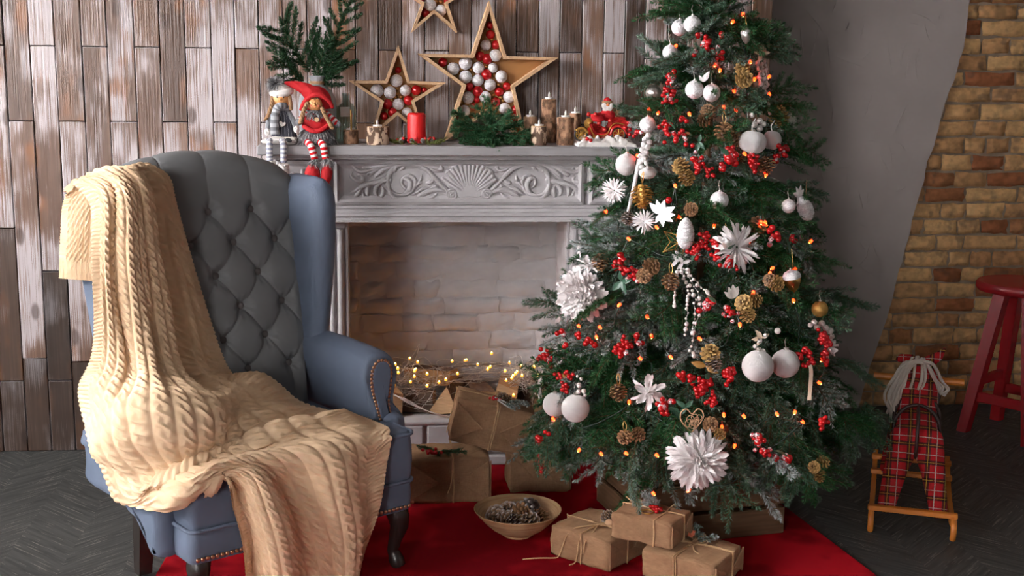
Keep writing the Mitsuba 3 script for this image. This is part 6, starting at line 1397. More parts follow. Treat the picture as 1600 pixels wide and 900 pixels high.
# outer sprigs that break the outline, hanging at the foot and reaching out higher up
for i in range(86):
    z = rt.uniform(.33, 1.70); a = rt.uniform(-math.pi * 1.02, .02 * math.pi); R = rad(z) * rt.uniform(.78, .97)
    el = math.radians(np.interp(z, [.2, .5, 1.2, 1.7], [-30, -20, 0, 15]) + rt.normal(0, 16)); a2 = a + rt.normal(0, .45)
    d = V(math.cos(a2) * math.cos(el), math.sin(a2) * math.cos(el), math.sin(el))
    add_branch(V(TX + R * math.cos(a), TY + R * math.sin(a), z + .03) - d * .10, d, .22, rt.choice(5, p=[.3, .3, .2, .12, .08] if d[0] < .2 else [.5, .5, 0, 0, 0]), rt.uniform(.8, 1.05), rt.normal(0, .6)); nb += 1
for i in range(22):   # drooping tips over the crate
    a = -math.pi / 2 + rt.uniform(-1.5, 1.5); R = rad(.25) * rt.uniform(.72, .95)
    d = V(math.cos(a) * .45, math.sin(a) * .45, -1 + rt.normal(0, .15))
    add_branch(V(TX + R * math.cos(a), TY + R * math.sin(a), .43 + rt.uniform(-.03, .07)), d, .22, rt.choice(3), rt.uniform(.75, 1.0), rt.normal(0, 1)); nb += 1
for i in range(26):   # the tip
    a = i * 2.4; d = V(math.cos(a), math.sin(a), rt.uniform(.15, 1.1))
    add_branch(V(TX, TY, 1.56 + .013 * i), d, .22, i % 3, rt.uniform(.55, .78), 0); nb += 1

# ---------------------------------------------------------------- lights on the tree
tl = thing('tree_light_string', 'string of small orange lights on dark green wire wound round the tree', 'fairy lights')
TB = ((1.1838,-1.0139,1.7136),(1.1438,-1.0397,1.6882),(0.967,-0.9792,1.5947),(1.0804,-1.0786,1.5537),(1.0956,-1.086,1.536),(1.2008,-1.0564,1.565),(1.215,-1.0662,1.5111),(1.2966,-0.9619,1.5168),(1.1383,-1.1052,1.473),(1.2776,-1.0291,1.4624),(0.9984,-1.0989,1.3998),(1.1023,-1.1231,1.4235),(1.1412,-1.1254,1.4139),(0.8992,-0.9616,1.408),(0.9171,-1.0142,1.3999),(1.16,-1.1726,1.281),(0.9442,-1.1673,1.1801),(0.856,-1.0061,1.2618),(1.2315,-1.1781,1.2156),(0.7628,-0.9791,1.0778),(0.9468,-1.2195,1.0879),(1.0468,-1.2657,1.0657),(0.8824,-1.1969,1.0532),(0.8046,-1.1473,1.0104),(1.1965,-1.2579,1.0762),(1.2098,-1.2548,1.0758),(1.3816,-1.1975,1.0069),(1.2204,-1.3184,0.9416),(1.2105,-1.3261,0.927),(1.3009,-1.2915,0.9346),(1.1477,-1.2935,1.0196),(0.767,-1.2193,0.813),(0.8386,-1.2948,0.7889),(0.8484,-1.3214,0.7342),(0.659,-1.1015,0.7221),(0.7118,-1.188,0.7356),(0.7018,-1.1911,0.7034),(0.9829,-1.3809,0.7377),(0.899,-1.3686,0.6784),(1.1523,-1.3531,0.8728),(1.1048,-1.3855,0.7807),(1.3826,-1.3469,0.6579),(1.3684,-1.3738,0.5916),(0.7815,-1.3363,0.5313),(0.5816,-1.0992,0.4138),(0.6449,-1.2466,0.3528),(0.7022,-1.3133,0.3601),(0.7695,-1.3673,0.3778),(0.8537,-1.4181,0.3859),(0.8446,-1.4312,0.2688),(0.942,-1.4749,0.2917),(1.0484,-1.449,0.5174),(1.1083,-1.4543,0.5137),(1.2148,-1.4442,0.5147),(1.2759,-1.4293,0.5152),(1.3029,-1.4263,0.4835),(1.0421,-1.4556,0.4816),(1.0796,-1.4707,0.4274),(0.9753,-0.9855,1.6109),(1.0531,-1.1023,1.4563),(1.2883,-1.3307,0.8414),(0.8142,-1.3234,0.6649))
tb_ply = mikit.ply(lathe([(.0006, -.0085), (.0042, -.005), (.0052, .0), (.0048, .004), (.0026, .0075)], 10), None, smooth=True)
tip_ply = mikit.ply(ico(.0032, 1, (0, 0, .0054)), None, smooth=True)
rl2 = np.random.default_rng(91)
for p in TB:
    R3 = frame((rl2.normal(0, .6), rl2.normal(-.3, .4), -.8))
    k = num(tl + '__bulb'); scene[k] = {**tb_ply, 'to_world': tm(xf(p, R3)), 'emitter': glow(7, .12, .01, .12), 'bsdf': {'type': 'diffuse', 'reflectance': rgb(.5, .2, .1)}}
    kk = num(k + '__glow'); scene[kk] = {**tip_ply, 'to_world': tm(xf(p, R3)), 'emitter': glow(16, 6.5, 1.2, .1), 'bsdf': {'type': 'diffuse', 'reflectance': rgb(.5, .2, .1)}}
    part(tl, 'socket', tube(np.array([(0, 0, -.004), (0, 0, -.020)]), .0036, 6), 'green_wire', m=xf(p, R3))
tb = np.array(TB); ordr = sorted(range(len(tb)), key=lambda i: (-round(tb[i][2] / .16), tb[i][0] * (1 if round(tb[i][2] / .16) % 2 else -1)))
for i, j in zip(ordr[:-1], ordr[1:]):
    a, b = tb[i], tb[j]; L = np.linalg.norm(b - a)
    if L > .42: continue
    q = []
    for t in np.linspace(0, 1, 7):
        p = a + (b - a) * t; p[2] -= .05 * math.sin(math.pi * t); e = p[:2] - V(TX, TY); e /= np.linalg.norm(e); Rw = rad(p[2]) * (1.0 - .05 * math.sin(t * 9 + i)) 
        if 0 < t < 1: p[:2] = V(TX, TY) + e * max(Rw, .03)
        q.append(p)
    part(tl, 'wire', tube(spline(q, 26), .0019, 5, cap=False), 'green_wire', smooth=True)

# ---------------------------------------------------------------- ornament builders
OUT = lambda p: (lambda e: e / np.linalg.norm(e))(V(p[0] - TX, p[1] - TY, 0))
def cap_loop(k, p, r, m='silver_satin', ln=.03):
    part(k, 'cap', lathe([(r * .18, r * .96), (r * .18, r * 1.12), (.0, r * 1.13)], 12, cap=False), m, smooth=40, m=xf(p[:3]))
    part(k, 'hanger', tube(spline([(p[0], p[1], p[2] + r * 1.1), (p[0] - .003, p[1] + .004, p[2] + r * 1.1 + ln * .6), (p[0] + .002, p[1] + .012, p[2] + r * 1.1 + ln)], 10), .0009, 4, cap=False), m, smooth=True)
bump('white_beaded', {'type': 'principled', 'base_color': rgb(.76, .74, .72), 'roughness': .35, 'specular': .7}, lambda p, n, uv: noise(p.x * 320, p.y * 320, p.z * 320), .0070)
bump('white_yarn_ball', {'type': 'principled', 'base_color': rgb(.74, .71, .68), 'roughness': .9}, lambda p, n, uv: dr.abs(dr.sin(uv.x * 75.4 + 2.2 * dr.sin(uv.y * 6.0))), .0030)
mat('feather', (.78, .75, .74), .75, two=True, sheen=.4)
mat('champagne', (.62, .50, .36), .5, two=True)
mat('pearl', (.74, .70, .66), .22, clearcoat=.6)
mat('copper_leaf', (.33, .17, .045), .45, two=True, metallic=.3)
mat('green_leaf', (.030, .085, .050), .4, two=True, clearcoat=.2)
mat('grey_leaf', (.42, .39, .35), .6, two=True)
def white_ball(p, lab, m='white_glitter', hang=True, grp=None, s=(1, 1, 1)):
    k = thing('ornament_ball', lab, 'bauble', grp)
    if m == 'white_yarn_ball':
        v, f = ico(1, 4); uvs = np.c_[np.arctan2(v[:, 1], v[:, 0]) / 6.2832 * 2, v[:, 2]]
        kk = k + '__ball'; scene[kk] = mikit.ply((v, f), m, smooth=True, uv=uvs); scene[kk]['to_world'] = tm(xf(p[:3], (20, 15, 0), p[3]))
    else:
        kk = k + '__ball'; scene[kk] = {**ball_ply(m), 'to_world': tm(xf(p[:3], (0, 0, 0), np.array(s) * p[3]))}
    if hang: cap_loop(k, p, p[3] * s[2])
    return k
W_ = lambda *a, **k: white_ball(*a, **k)
W_((0.9851,-0.9882,1.6693,0.0266), 'left of the pair of white glitter balls at the tree top')
W_((1.0123,-1.0439,1.6782,0.0273), 'right of the pair of white glitter balls at the tree top')
W_((0.9578,-0.9831,1.5905,0.0247), 'white ball with a silver sprig below the top pair, behind a light')
W_((1.0132,-1.0944,1.4756,0.0292), 'left ball of the white pair hanging from a silver leaf near the top', s=(1, 1, 1))
W_((1.063,-1.1172,1.4667,0.0281), 'right ball of the white pair hanging from a silver leaf near the top')
W_((0.912,-0.9629,1.4616,0.0259), 'pearly silver ball with gold cap on the upper left edge of the tree', m='silver_satin')
W_((0.8868,-1.0049,1.3605,0.0268), 'white ball with a bow above the white icicle')
W_((0.8271,-0.9768,1.2304,0.0365), 'beaded white ball at the end of the mantel shelf', m='white_beaded')
W_((1.0592,-1.2671,1.1448,0.0284), 'single white glitter ball hanging alone in the middle of the tree')
W_((0.5864,-1.1039,0.4624,0.0395), 'back ball of the yarn wound white pair low on the left', m='white_yarn_ball')
W_((0.6304,-1.2436,0.4879,0.0442), 'front ball of the yarn wound white pair low on the left', m='white_yarn_ball')
W_((1.1418,-1.4627,0.6697,0.0477), 'left of the two largest glitter balls low on the right', m='white_beaded')
W_((1.2417,-1.4183,0.6652,0.0436), 'right of the two largest glitter balls low on the right', m='white_beaded')
W_((1.3623,-1,1.3756,0.0209), 'cream ball half behind the gold cone on the upper right edge', m='pearl')
W_((1.3843,-1.3018,0.8086,0.0259), 'matt gold jingle ball on the right edge of the tree', m='gold_rough')
W_((1.3005,-1.2035,1.1196,0.0221), 'frosted silver ball beside the white cone on the right edge', m='white_glitter')
W_((0.9192,-1.1925,1.1367,0.0109), 'single tiny red ball above the white leaf flower', m='red_gloss', hang=False)
W_((0.8716,-1.0945,1.2137,0.0244), 'champagne and white glitter ball behind the white icicle', m='white_beaded', s=(1.15, 1, .8))
# glittered pumpkins
def pumpkin(p, lab, sx=1.0):
    k = thing('pumpkin_ornament', lab, 'ornament'); v, f = ico(1, 4)
    a = np.arctan2(v[:, 1], v[:, 0]); r2 = np.hypot(v[:, 0], v[:, 1])
    g_ = 1 - .07 * (1 - np.abs(np.cos(a * 4))) * r2
    v = v * np.c_[g_ * sx, g_ * sx, .88 * np.ones(len(v))]; v[:, 2] -= .14 * np.exp(-(r2 / .3) ** 2) * np.sign(v[:, 2])
    part(k, 'body', (v, f), 'white_beaded', smooth=True, m=xf(p[:3], (0, 8, 0), p[3]))
    part(k, 'stalk', tube(spline([(p[0], p[1], p[2] + p[3] * .7), (p[0] - .004, p[1], p[2] + p[3] * 1.2), (p[0] + .006, p[1], p[2] + p[3] * 1.7)], 10), .002, 5), 'white_satin', smooth=True)
pumpkin((1.1782,-1.1946,1.3183,0.0427), 'left glittered white pumpkin high on the right side', 1.05)
pumpkin((1.2678,-1.1075,1.3194,0.0367), 'right glittered white pumpkin behind its neighbour high on the right', .85)
pc = thing('berry_pick', 'bunch of white berries above the glittered pumpkins', 'berries')
for (x, y, z, r) in ((1.1799,-1.17,1.4001,0.008),(1.2071,-1.1646,1.3822,0.01),(1.1868,-1.1787,1.3709,0.01),(1.221,-1.1611,1.3722,0.009),(1.2048,-1.1755,1.3589,0.01),(1.1806,-1.1881,1.3535,0.007)): part(pc, 'berry', ball_ply('pearl'), m=xf((x, y, z), s=r))
pc = thing('berry_pick', 'bunch of white beads over the two large glitter balls', 'berries')
for (x, y, z, r) in ((1.1487,-1.4485,0.7427,0.0076),(1.1678,-1.4415,0.7585,0.0067),(1.1454,-1.4562,0.719,0.0076),(1.2085,-1.4302,0.7692,0.0096),(1.1572,-1.4571,0.7132,0.0086),(1.1337,-1.4545,0.7286,0.0067)): part(pc, 'berry', ball_ply('pearl'), m=xf((x, y, z), s=r))
pc = thing('berry_pick', 'string of white beads over the yarn wound balls', 'berries')
for (x, y, z, r) in ((0.6422,-1.2362,0.5602,0.009),(0.64,-1.24,0.5406,0.008),(0.653,-1.2583,0.5473,0.008),(0.6476,-1.238,0.5812,0.006),(0.6558,-1.2673,0.5353,0.006),(0.6383,-1.2197,0.585,0.005)): part(pc, 'berry', ball_ply('pearl'), m=xf((x, y, z), s=r))
pc = thing('berry_pick', 'white snowy berries beside the red cluster on the right edge', 'berries')
for (x, y, z, r) in ((1.3529,-1.3428,0.7748,0.0099),(1.3844,-1.3248,0.7667,0.0109),(1.4187,-1.3086,0.7404,0.011),(1.3619,-1.3427,0.7606,0.0089),(1.3996,-1.3193,0.7531,0.0099),(1.3368,-1.3543,0.7694,0.0079),(1.4252,-1.3108,0.7224,0.008)): part(pc, 'berry', ball_ply('pearl'), m=xf((x, y, z), s=r))

# acorns
def acorn(p, lab, m, h, tilt=(0, 0, 0)):
    k = thing('acorn_ornament', lab, 'ornament'); M0 = xf(p[:3], tilt, p[3])
    part(k, 'nut', lathe([(.0, -1.55 * h), (.16, -1.45 * h), (.55, -1.05 * h), (.86, -.4 * h), (.94, .0), (.90, .35)], 28, cap=False), m, smooth=True, m=M0)
    part(k, 'cup', lathe([(.92, .12), (1.04, .2), (1.0, .55), (.74, .92), (.3, 1.1), (.1, 1.15), (.1, 1.35), (0, 1.36)], 28, cap=False), 'white_glitter', smooth=True, m=M0)
    part(k, 'hanger', tube(spline([(p[0], p[1], p[2] + p[3] * 1.3), (p[0] - .002, p[1], p[2] + p[3] * 2.2), (p[0] - .004, p[1] + .01, p[2] + p[3] * 3.4)], 8), .0009, 4), 'gold_gloss', smooth=True)
acorn((1.1804,-1.0701,1.6463,0.0182), 'silver acorn near the top right of the tree', 'silver_satin', 1.0)
acorn((1.0628,-1.3564,1.0269,0.0164), 'small silver acorn over the white feather spray', 'silver_satin', 1.0)
acorn((1.2738,-1.3504,0.9109,0.0273), 'large gold acorn with a glitter cup on the right side', 'gold_gloss', .95, (0, -14, 0))

# elongated white cones
def egg(p, lab, L=1.9, tilt=(0, 0, 0)):
    k = thing('cone_ornament', lab, 'ornament'); t = np.linspace(-1, 1, 40)
    r = (1 - np.abs(t) ** 2.2) ** .62 * (1 - .12 * t)
    v, f = lathe(np.c_[np.maximum(r, .001), t * L], 40); a = np.arctan2(v[:, 1], v[:, 0])
    w = 1 + .05 * np.sin(v[:, 2] * 15 + 1.2 * np.abs(np.sin(a * 2.5)) * 2)
    v[:, :2] *= w[:, None]
    part(k, 'body', (v, f), 'white_glitter', smooth=True, m=xf(p[:3], tilt, p[3]))
    part(k, 'hanger', tube(spline([(p[0], p[1], p[2] + p[3] * L), (p[0], p[1], p[2] + p[3] * L + .02), (p[0] + .004, p[1] + .01, p[2] + p[3] * L + .05)], 8), .0012, 4), 'tan_yarn', smooth=True)
egg((0.9446,-1.3145,1.0489,0.0262), 'long white ridged cone ornament in front of the wire star')
egg((1.3761,-1.1443,1.1046,0.0245), 'white ridged cone ornament on the right edge under white leaves', 1.75, (0, -24, 0))
sw = thing('wire_star', 'gold wire star behind the long white cone', 'star ornament')
c = V(*(0.9271,-1.2932,1.0205)); R5 = 0.055
pts = [c + R5 * (1 if i % 2 == 0 else .42) * V(math.cos(i * math.pi / 5 + 2.5), 0, math.sin(i * math.pi / 5 + 2.5)) for i in range(10)]
for i in range(10):
    part(sw, 'wire', tube(np.array([pts[i], pts[(i + 1) % 10]]), .0016, 5), 'gold_gloss', smooth=True)
    part(sw, 'wire', tube(np.array([pts[i], c + V(0, -.012, 0)]), .0010, 5), 'gold_gloss', smooth=True)

# pinecones on the tree
def tcone(p, kind, lab, ax=(0, 0, 1), grp=None, loop=False):
    k = thing('pinecone', lab, 'pinecone'); 
    cone_at(k + '__cone', kind, p[:3], p[3] * 2.1, ax, 1.25)
    if loop: part(k, 'ribbon', tube(spline([(p[0], p[1], p[2] + p[3] * .8), (p[0] - .006, p[1], p[2] + p[3] * 1.6), (p[0] - .001, p[1] + .006, p[2] + p[3] * 2.3), (p[0] + .005, p[1], p[2] + p[3] * 1.5), (p[0], p[1], p[2] + p[3] * .8)], 18), .0013, 4), 'gold_gloss', smooth=True)
for p, kd, lab, ax, lp in (((1.1666,-1.0899,1.5448,0.0222),'gold','upper gold tipped pinecone of the pair near the top right',(-0.4,-0.5,0.7),0),((1.1659,-1.1181,1.5113,0.0261),'gold','lower gold pinecone of the pair near the top right',(0.3,-1,0.2),0),((1.0882,-1.1837,1.3488,0.0278),'copper','left pinecone of the copper pair hung on a gold ribbon',(-0.2,-0.5,-0.8),1),((1.1241,-1.1829,1.3272,0.0239),'copper','right pinecone of the copper pair hung on a gold ribbon',(0.3,-0.4,-0.8),0),((0.9585,-1.1748,1.2407,0.0259),'gold','upper pinecone of the pair left of the red berries at mid height',(-0.3,-0.3,0.9),0),((0.9698,-1.2074,1.2078,0.0238),'gold','lower pinecone of the pair left of the red berries at mid height',(0.2,-0.5,-0.8),0),((0.972,-1.2672,1.1173,0.0196),'copper','round copper pinecone seen end on, above the long white cone',(0.1,-1,0.1),0),((0.8028,-1.1375,1.0741,0.0202),'frosted','frosted pinecone at the foot of the white icicle',(-0.2,-0.2,-0.9),0),((0.7242,-1.1052,0.9306,0.0265),'copper','slender pinecone above the big white peony on the left',(0.05,-0.2,-0.95),0),((0.8485,-1.291,0.9455,0.0254),'copper','upper pinecone of the bronze pair beside red berries on the left',(0.4,-0.7,0.4),0),((0.8245,-1.2956,0.9167,0.0215),'copper','lower pinecone of the bronze pair beside red berries on the left',(-0.2,-0.9,-0.2),0),((0.8982,-1.3388,0.9059,0.0252),'copper','copper pinecone hanging left of the bead garland',(-0.2,-0.4,-0.85),1),((1.1068,-1.4082,0.8501,0.0249),'gold','left pinecone of the gold group right of the bead garland',(-0.5,-0.6,0.3),0),((1.1435,-1.4031,0.8586,0.0211),'gold','right pinecone of the gold group right of the bead garland',(0.7,-0.5,0.3),0),((1.1139,-1.4284,0.8189,0.0229),'gold','lowest pinecone of the gold group right of the bead garland',(0,-0.6,-0.7),0),((1.2225,-1.3551,0.9002,0.0234),'gold','dark gold pinecone touching the large gold acorn',(0.5,-0.8,-0.2),0),((1.2045,-1.3475,0.9089,0.0195),'brown','brown pinecone left of the large gold acorn',(-0.6,-0.6,0.2),0),((0.7441,-1.3486,0.5657,0.0254),'copper','pinecone on a gold ribbon left of the white snowflake flower',(0.15,-0.35,-0.9),1),((0.7582,-1.3951,0.4375,0.0214),'copper','left cone of the pair on a gold loop low on the left',(-0.5,-0.6,-0.4),1),((0.7944,-1.4179,0.4517,0.0213),'copper','right cone of the pair on a gold loop low on the left',(0.5,-0.7,-0.4),0),((1.0035,-1.4338,0.7041,0.0268),'gold','upper pinecone above the copper leaf',(-0.1,-0.5,0.8),0),((1.0089,-1.454,0.6755,0.0229),'frosted','lower pinecone above the copper leaf',(0.1,-0.5,-0.8),0),((0.9989,-1.4815,0.4981,0.021),'copper','pinecone right of the rattan heart',(0.1,-0.9,0.2),0),((1.0239,-1.5005,0.4736,0.0171),'gold','small gold pinecone above the lower white feather flower',(0.4,-0.8,-0.2),0),((1.3394,-1.4476,0.3449,0.0176),'gold','left cone of the gold trio at the lower right edge',(-0.5,-0.6,0.4),0),((1.3773,-1.4206,0.3514,0.0197),'gold','upper right cone of the gold trio at the lower right edge',(0.6,-0.6,0.5),0),((1.3577,-1.4461,0.3173,0.0196),'gold','lowest cone of the gold trio at the lower right edge',(0.1,-0.6,-0.7),0),((1.3109,-1.0359,1.3913,0.031),'gold','big gold pinecone on the upper right edge',(0.1,-0.2,1),0),((1.0538,-1.1143,1.4088,0.0221),'brown','brown pinecone under the white pair near the top',(-0.3,-0.6,0.7),0),((1.23,-1.1783,1.2457,0.0261),'copper','dark copper pinecone under the glittered pumpkins',(0.1,-0.3,-0.9),0),((1.1922,-1.2411,1.0641,0.0278),'brown','brown pinecone deep behind the feather spray',(0.1,-0.5,0.8),0),((1.0407,-1.1212,1.3811,0.0201),'brown','brown pinecone tucked right of the upper berries',(0.6,-0.6,0.2),0)):
    tcone(p, kd, lab, ax, loop=lp)
gp = (0.8407,-1.1611,1.1454,0.04)
k = thing('pinecone', 'shiny gold pinecone ornament left of the white leaf flower', 'pinecone')
GC = pinecone(1.0, .40, np.random.default_rng(8), body=(.45, .26, .07), tip=(.62, .38, .11), n=46, open_=1.25)
add(k + '__cone', (GC[0], GC[1]), 'gold_rough', m=xf(gp[:3], frame((.1, -.1, -1)) * gp[3] * 1.9)); scene[k + '__cone']['bsdf'] = {'type': 'ref', 'id': 'gold_two'}
scene['gold_two'] = {'type': 'twosided', 'bsdf': {'type': 'principled', 'base_color': rgb(.62, .37, .10), 'roughness': .38, 'metallic': .8}}
part(k, 'loop', tube(spline([(gp[0], gp[1], gp[2] + gp[3]), (gp[0] - .005, gp[1], gp[2] + gp[3] * 1.5), (gp[0] + .004, gp[1], gp[2] + gp[3] * 1.9), (gp[0], gp[1], gp[2] + gp[3])], 14), .0016, 5), 'gold_gloss', smooth=True)

# red berry clusters
rbz = np.random.default_rng(301)
def leaf_mesh(L, w, bend=.25, n=7):
    t = np.linspace(0, 1, n); ww = w * np.sin(math.pi * np.clip(t, .02, .98)) ** .8 * (1.12 - .4 * t)
    P = np.stack([np.stack([t * L, s * ww, -bend * L * t ** 2 + .25 * np.abs(s) * ww], -1) for s in (-1, -.5, 0, .5, 1)], 1)
    return grid(P)
LEAF = {m: mikit.ply(leaf_mesh(1, .26), m, smooth=True) for m in ('green_leaf', 'grey_leaf', 'copper_leaf', 'feather', 'champagne')}
def leaf(parent, m, p, d, L, roll=0.0, up=(0, 0, 1), base='leaf'):
    k = num(parent + '__' + base); scene[k] = {**LEAF[m], 'to_world': tm(xf(p, look(d, up, roll), L))}
def cluster(lab, blobs, leaves=0, frost=.0, dark=False):
    k = thing('berry_cluster', lab, 'berries'); cen = np.mean([V(*b[:3]) for b in blobs], 0)
    for x, y, z, r, n, br in blobs:
        o = OUT((x, y))
        for i in range(n):
            q = rbz.normal(0, .52, 3) * r; p = V(x, y, z) + q + o * .008
            s = br * rbz.uniform(.85, 1.1)
            part(k, 'berry', ball_ply('white_glitter' if rbz.uniform() < frost else 'red_gloss') if False else {**(mikit_berry_w if rbz.uniform() < frost else berry_ply)}, m=xf(p, s=s))
        part(k, 'stem', tube(spline([(x, y, z), cen + (V(x, y, z) - cen) * .3 - o * .03, cen - o * .08], 8), .0016, 4, cap=False), 'green_wire', smooth=True)
    for i in range(leaves):
        a = rbz.uniform(0, 6.28); o = OUT(cen); t = V(-o[1], o[0], 0); d = t * math.cos(a) + V(0, 0, math.sin(a)) + o * .5
        leaf(k, 'green_leaf', cen + o * .01 + d * .01, d, rbz.uniform(.038, .055))
mikit_berry_w = mikit.ply(ico(1, 2), 'snowy_berry', smooth=True)
bump('snowy_berry', {'type': 'principled', 'base_color': mikit.proc(lambda p, n, uv: mix((.42, .05, .06), (.66, .60, .60), smoothstep(.4, .6, noise(p.x * 260, p.y * 260, p.z * 260)))), 'roughness': .6}, glit_h, .001)
BC = (('red berry cluster just under the top pair of white balls',((1.0422,-1.0766,1.6442,0.0181,6,0.008),(1.0484,-1.089,1.6106,0.0201,10,0.009),(1.0782,-1.1031,1.5912,0.018,9,0.0075),(1.0937,-1.0916,1.6407,0.008,2,0.0085),(1.0166,-1.0803,1.5886,0.008,3,0.008)),3,0.25),('red berry cluster left of the white pair near the top',((0.9543,-1.0522,1.5102,0.0183,8,0.0085),(0.9457,-1.0589,1.4742,0.0183,12,0.007),(0.9474,-1.0722,1.4506,0.0202,14,0.0065)),2,0.2),('wide red berry cluster right of the ball with a bow',((0.9262,-1.0959,1.3652,0.0202,9,0.0065),(0.9287,-1.1155,1.3362,0.0221,9,0.0075),(0.9745,-1.1307,1.3831,0.012,4,0.008),(0.9684,-1.1445,1.344,0.018,8,0.0075),(0.9509,-1.1447,1.3181,0.012,4,0.008),(0.9808,-1.1635,1.3194,0.0139,4,0.0075)),2,0.15),('red berry cluster right of the pinecone pair at mid height',((0.9969,-1.1964,1.2624,0.0178,14,0.007),(1.0082,-1.2105,1.2398,0.0178,14,0.0068),(1.0281,-1.221,1.2289,0.0158,8,0.0065),(1.0404,-1.2297,1.2159,0.0099,3,0.0065)),1,0.1),('large glossy red berry cluster left of the glittered pumpkins',((1.1041,-1.2088,1.2873,0.0178,8,0.0105),(1.0886,-1.2161,1.2681,0.0158,4,0.011),(1.1106,-1.2176,1.2644,0.0138,3,0.0115),(1.0755,-1.2222,1.2488,0.0118,5,0.0075)),1,0.12),('red berry cluster under the left glittered pumpkin',((1.1722,-1.2091,1.2639,0.0198,16,0.007),(1.1752,-1.2157,1.2446,0.0179,12,0.0068)),0,0.05),('red berry spray on the right edge under the pumpkins',((1.2873,-1.1361,1.2869,0.0203,9,0.008),(1.3161,-1.0986,1.2967,0.0102,3,0.0085),(1.2621,-1.1647,1.2708,0.0141,6,0.007)),0,0.05),('dense red berry cluster below the long white cone',((0.9764,-1.3223,0.995,0.0214,20,0.0068),(1.0076,-1.3113,1.0345,0.0175,14,0.0068),(0.9983,-1.3191,1.014,0.0155,8,0.007)),2,0.05),('dense red berry cluster hanging on the white feather spray',((1.0719,-1.3537,0.9719,0.0193,18,0.0065),(1.0377,-1.328,1.0132,0.0155,11,0.0068),(1.0371,-1.3412,0.9877,0.0155,9,0.0065),(1.0844,-1.3606,0.9592,0.0116,6,0.0063)),2,0.04),('red berry cluster with holly leaves right of the feather spray',((1.228,-1.2982,1.0417,0.0216,13,0.009),(1.2886,-1.2767,1.0306,0.0158,8,0.0065)),3,0.12),('red berry cluster between the peony and the bronze pinecones',((0.7751,-1.1996,0.9574,0.012,4,0.01),(0.7672,-1.2018,0.9336,0.016,6,0.0105),(0.7958,-1.2418,0.9218,0.0198,13,0.0075),(0.8118,-1.2626,0.9112,0.0138,6,0.0075)),3,0.08),('long red berry spray at the left, right of the peony',((0.7549,-1.3077,0.6862,0.0177,15,0.0075),(0.7709,-1.3153,0.7038,0.0176,12,0.0075),(0.8058,-1.3352,0.7279,0.0136,5,0.0085),(0.7848,-1.3234,0.7135,0.0137,8,0.0075)),2,0.05),('red berry spray on the far left edge above the yarn balls',((0.6164,-1.0575,0.692,0.0146,4,0.009),(0.6213,-1.1112,0.6594,0.0144,4,0.009),(0.5788,-0.9305,0.6012,0.0194,8,0.0085),(0.5819,-1.0169,0.5888,0.0148,6,0.0075),(0.583,-1.0408,0.5729,0.0126,5,0.007),(0.5747,-0.8372,0.5592,0.011,4,0.008),(0.6838,-1.212,0.7021,0.014,5,0.009),(0.6527,-1.1546,0.7022,0.0102,3,0.008)),1,0.06),('red berries peeking out behind the yarn wound balls',((0.6134,-1.1642,0.5335,0.0204,14,0.0065),(0.6276,-1.1723,0.5836,0.0142,7,0.007),(0.6012,-1.1187,0.56,0.0124,5,0.007)),1,0),('biggest red berry cluster under the copper leaf',((0.9295,-1.4351,0.6348,0.0172,11,0.008),(0.951,-1.4434,0.6287,0.0172,9,0.0075),(0.9728,-1.4524,0.6129,0.021,20,0.0075),(0.9949,-1.4559,0.6232,0.0153,9,0.0075),(1.0478,-1.4601,0.6411,0.0191,16,0.008),(1.0638,-1.4564,0.6576,0.0134,5,0.008),(1.0035,-1.4681,0.5712,0.0172,16,0.007),(0.9633,-1.4544,0.5919,0.0134,8,0.0075)),2,0),('frosted red berry cluster right of the bead garland',((0.9966,-1.3878,0.8434,0.0154,7,0.0095),(1.014,-1.3876,0.853,0.0115,4,0.0085),(1.0616,-1.4049,0.8245,0.0192,18,0.0065)),1,0.3),('red berry cluster on the right edge beside the white berries',((1.3767,-1.3517,0.7301,0.0217,26,0.0068),(1.3908,-1.3503,0.7073,0.0158,10,0.007)),0,0),('red berry spray right of the two largest glitter balls',((1.3129,-1.3984,0.6993,0.0156,10,0.007),(1.2883,-1.4131,0.6872,0.0136,7,0.0068),(1.3671,-1.3739,0.6848,0.0138,6,0.008),(1.3257,-1.4006,0.6736,0.0137,8,0.0068),(1.2982,-1.4178,0.6602,0.0097,5,0.0065),(1.3856,-1.3722,0.6579,0.0099,4,0.0075)),1,0),('red berry cluster with snowy sprig low on the right',((1.1428,-1.4999,0.447,0.0172,16,0.0075),(1.1563,-1.5054,0.4166,0.0172,14,0.0072),(1.1352,-1.4953,0.4715,0.0096,4,0.008),(1.2224,-1.5002,0.3933,0.0154,6,0.011),(1.1969,-1.505,0.3955,0.0115,4,0.0075)),1,0.22),('red berries beside the white snowflake flower',((0.8661,-1.4269,0.5427,0.0154,10,0.009),(0.8874,-1.4337,0.56,0.0077,2,0.009),(0.8729,-1.4337,0.5285,0.0115,5,0.0075)),2,0.2),('trailing red berries at the lower left edge of the tree',((0.5523,-1.105,0.3557,0.0125,4,0.0085),(0.5437,-1.0936,0.3307,0.0105,3,0.0085),(0.5457,-1.1151,0.2875,0.0146,7,0.0072),(0.5505,-1.114,0.2609,0.0104,4,0.007),(0.5512,-1.0974,0.2313,0.0084,2,0.007),(0.5652,-1.1302,0.376,0.0083,2,0.0075)),0,0),('dark red berries deep in the shade at the right edge',((1.3579,-1.4314,0.4798,0.0196,12,0.0075),),0,0),('snowy red berries at the mantel end left of the icicle',((0.8586,-0.8808,1.3437,0.0149,7,0.0075),(0.8641,-0.9971,1.3353,0.0124,5,0.007)),0,0.2))
for lab, bl, lv, fr in BC: cluster(lab, bl, lv, fr)

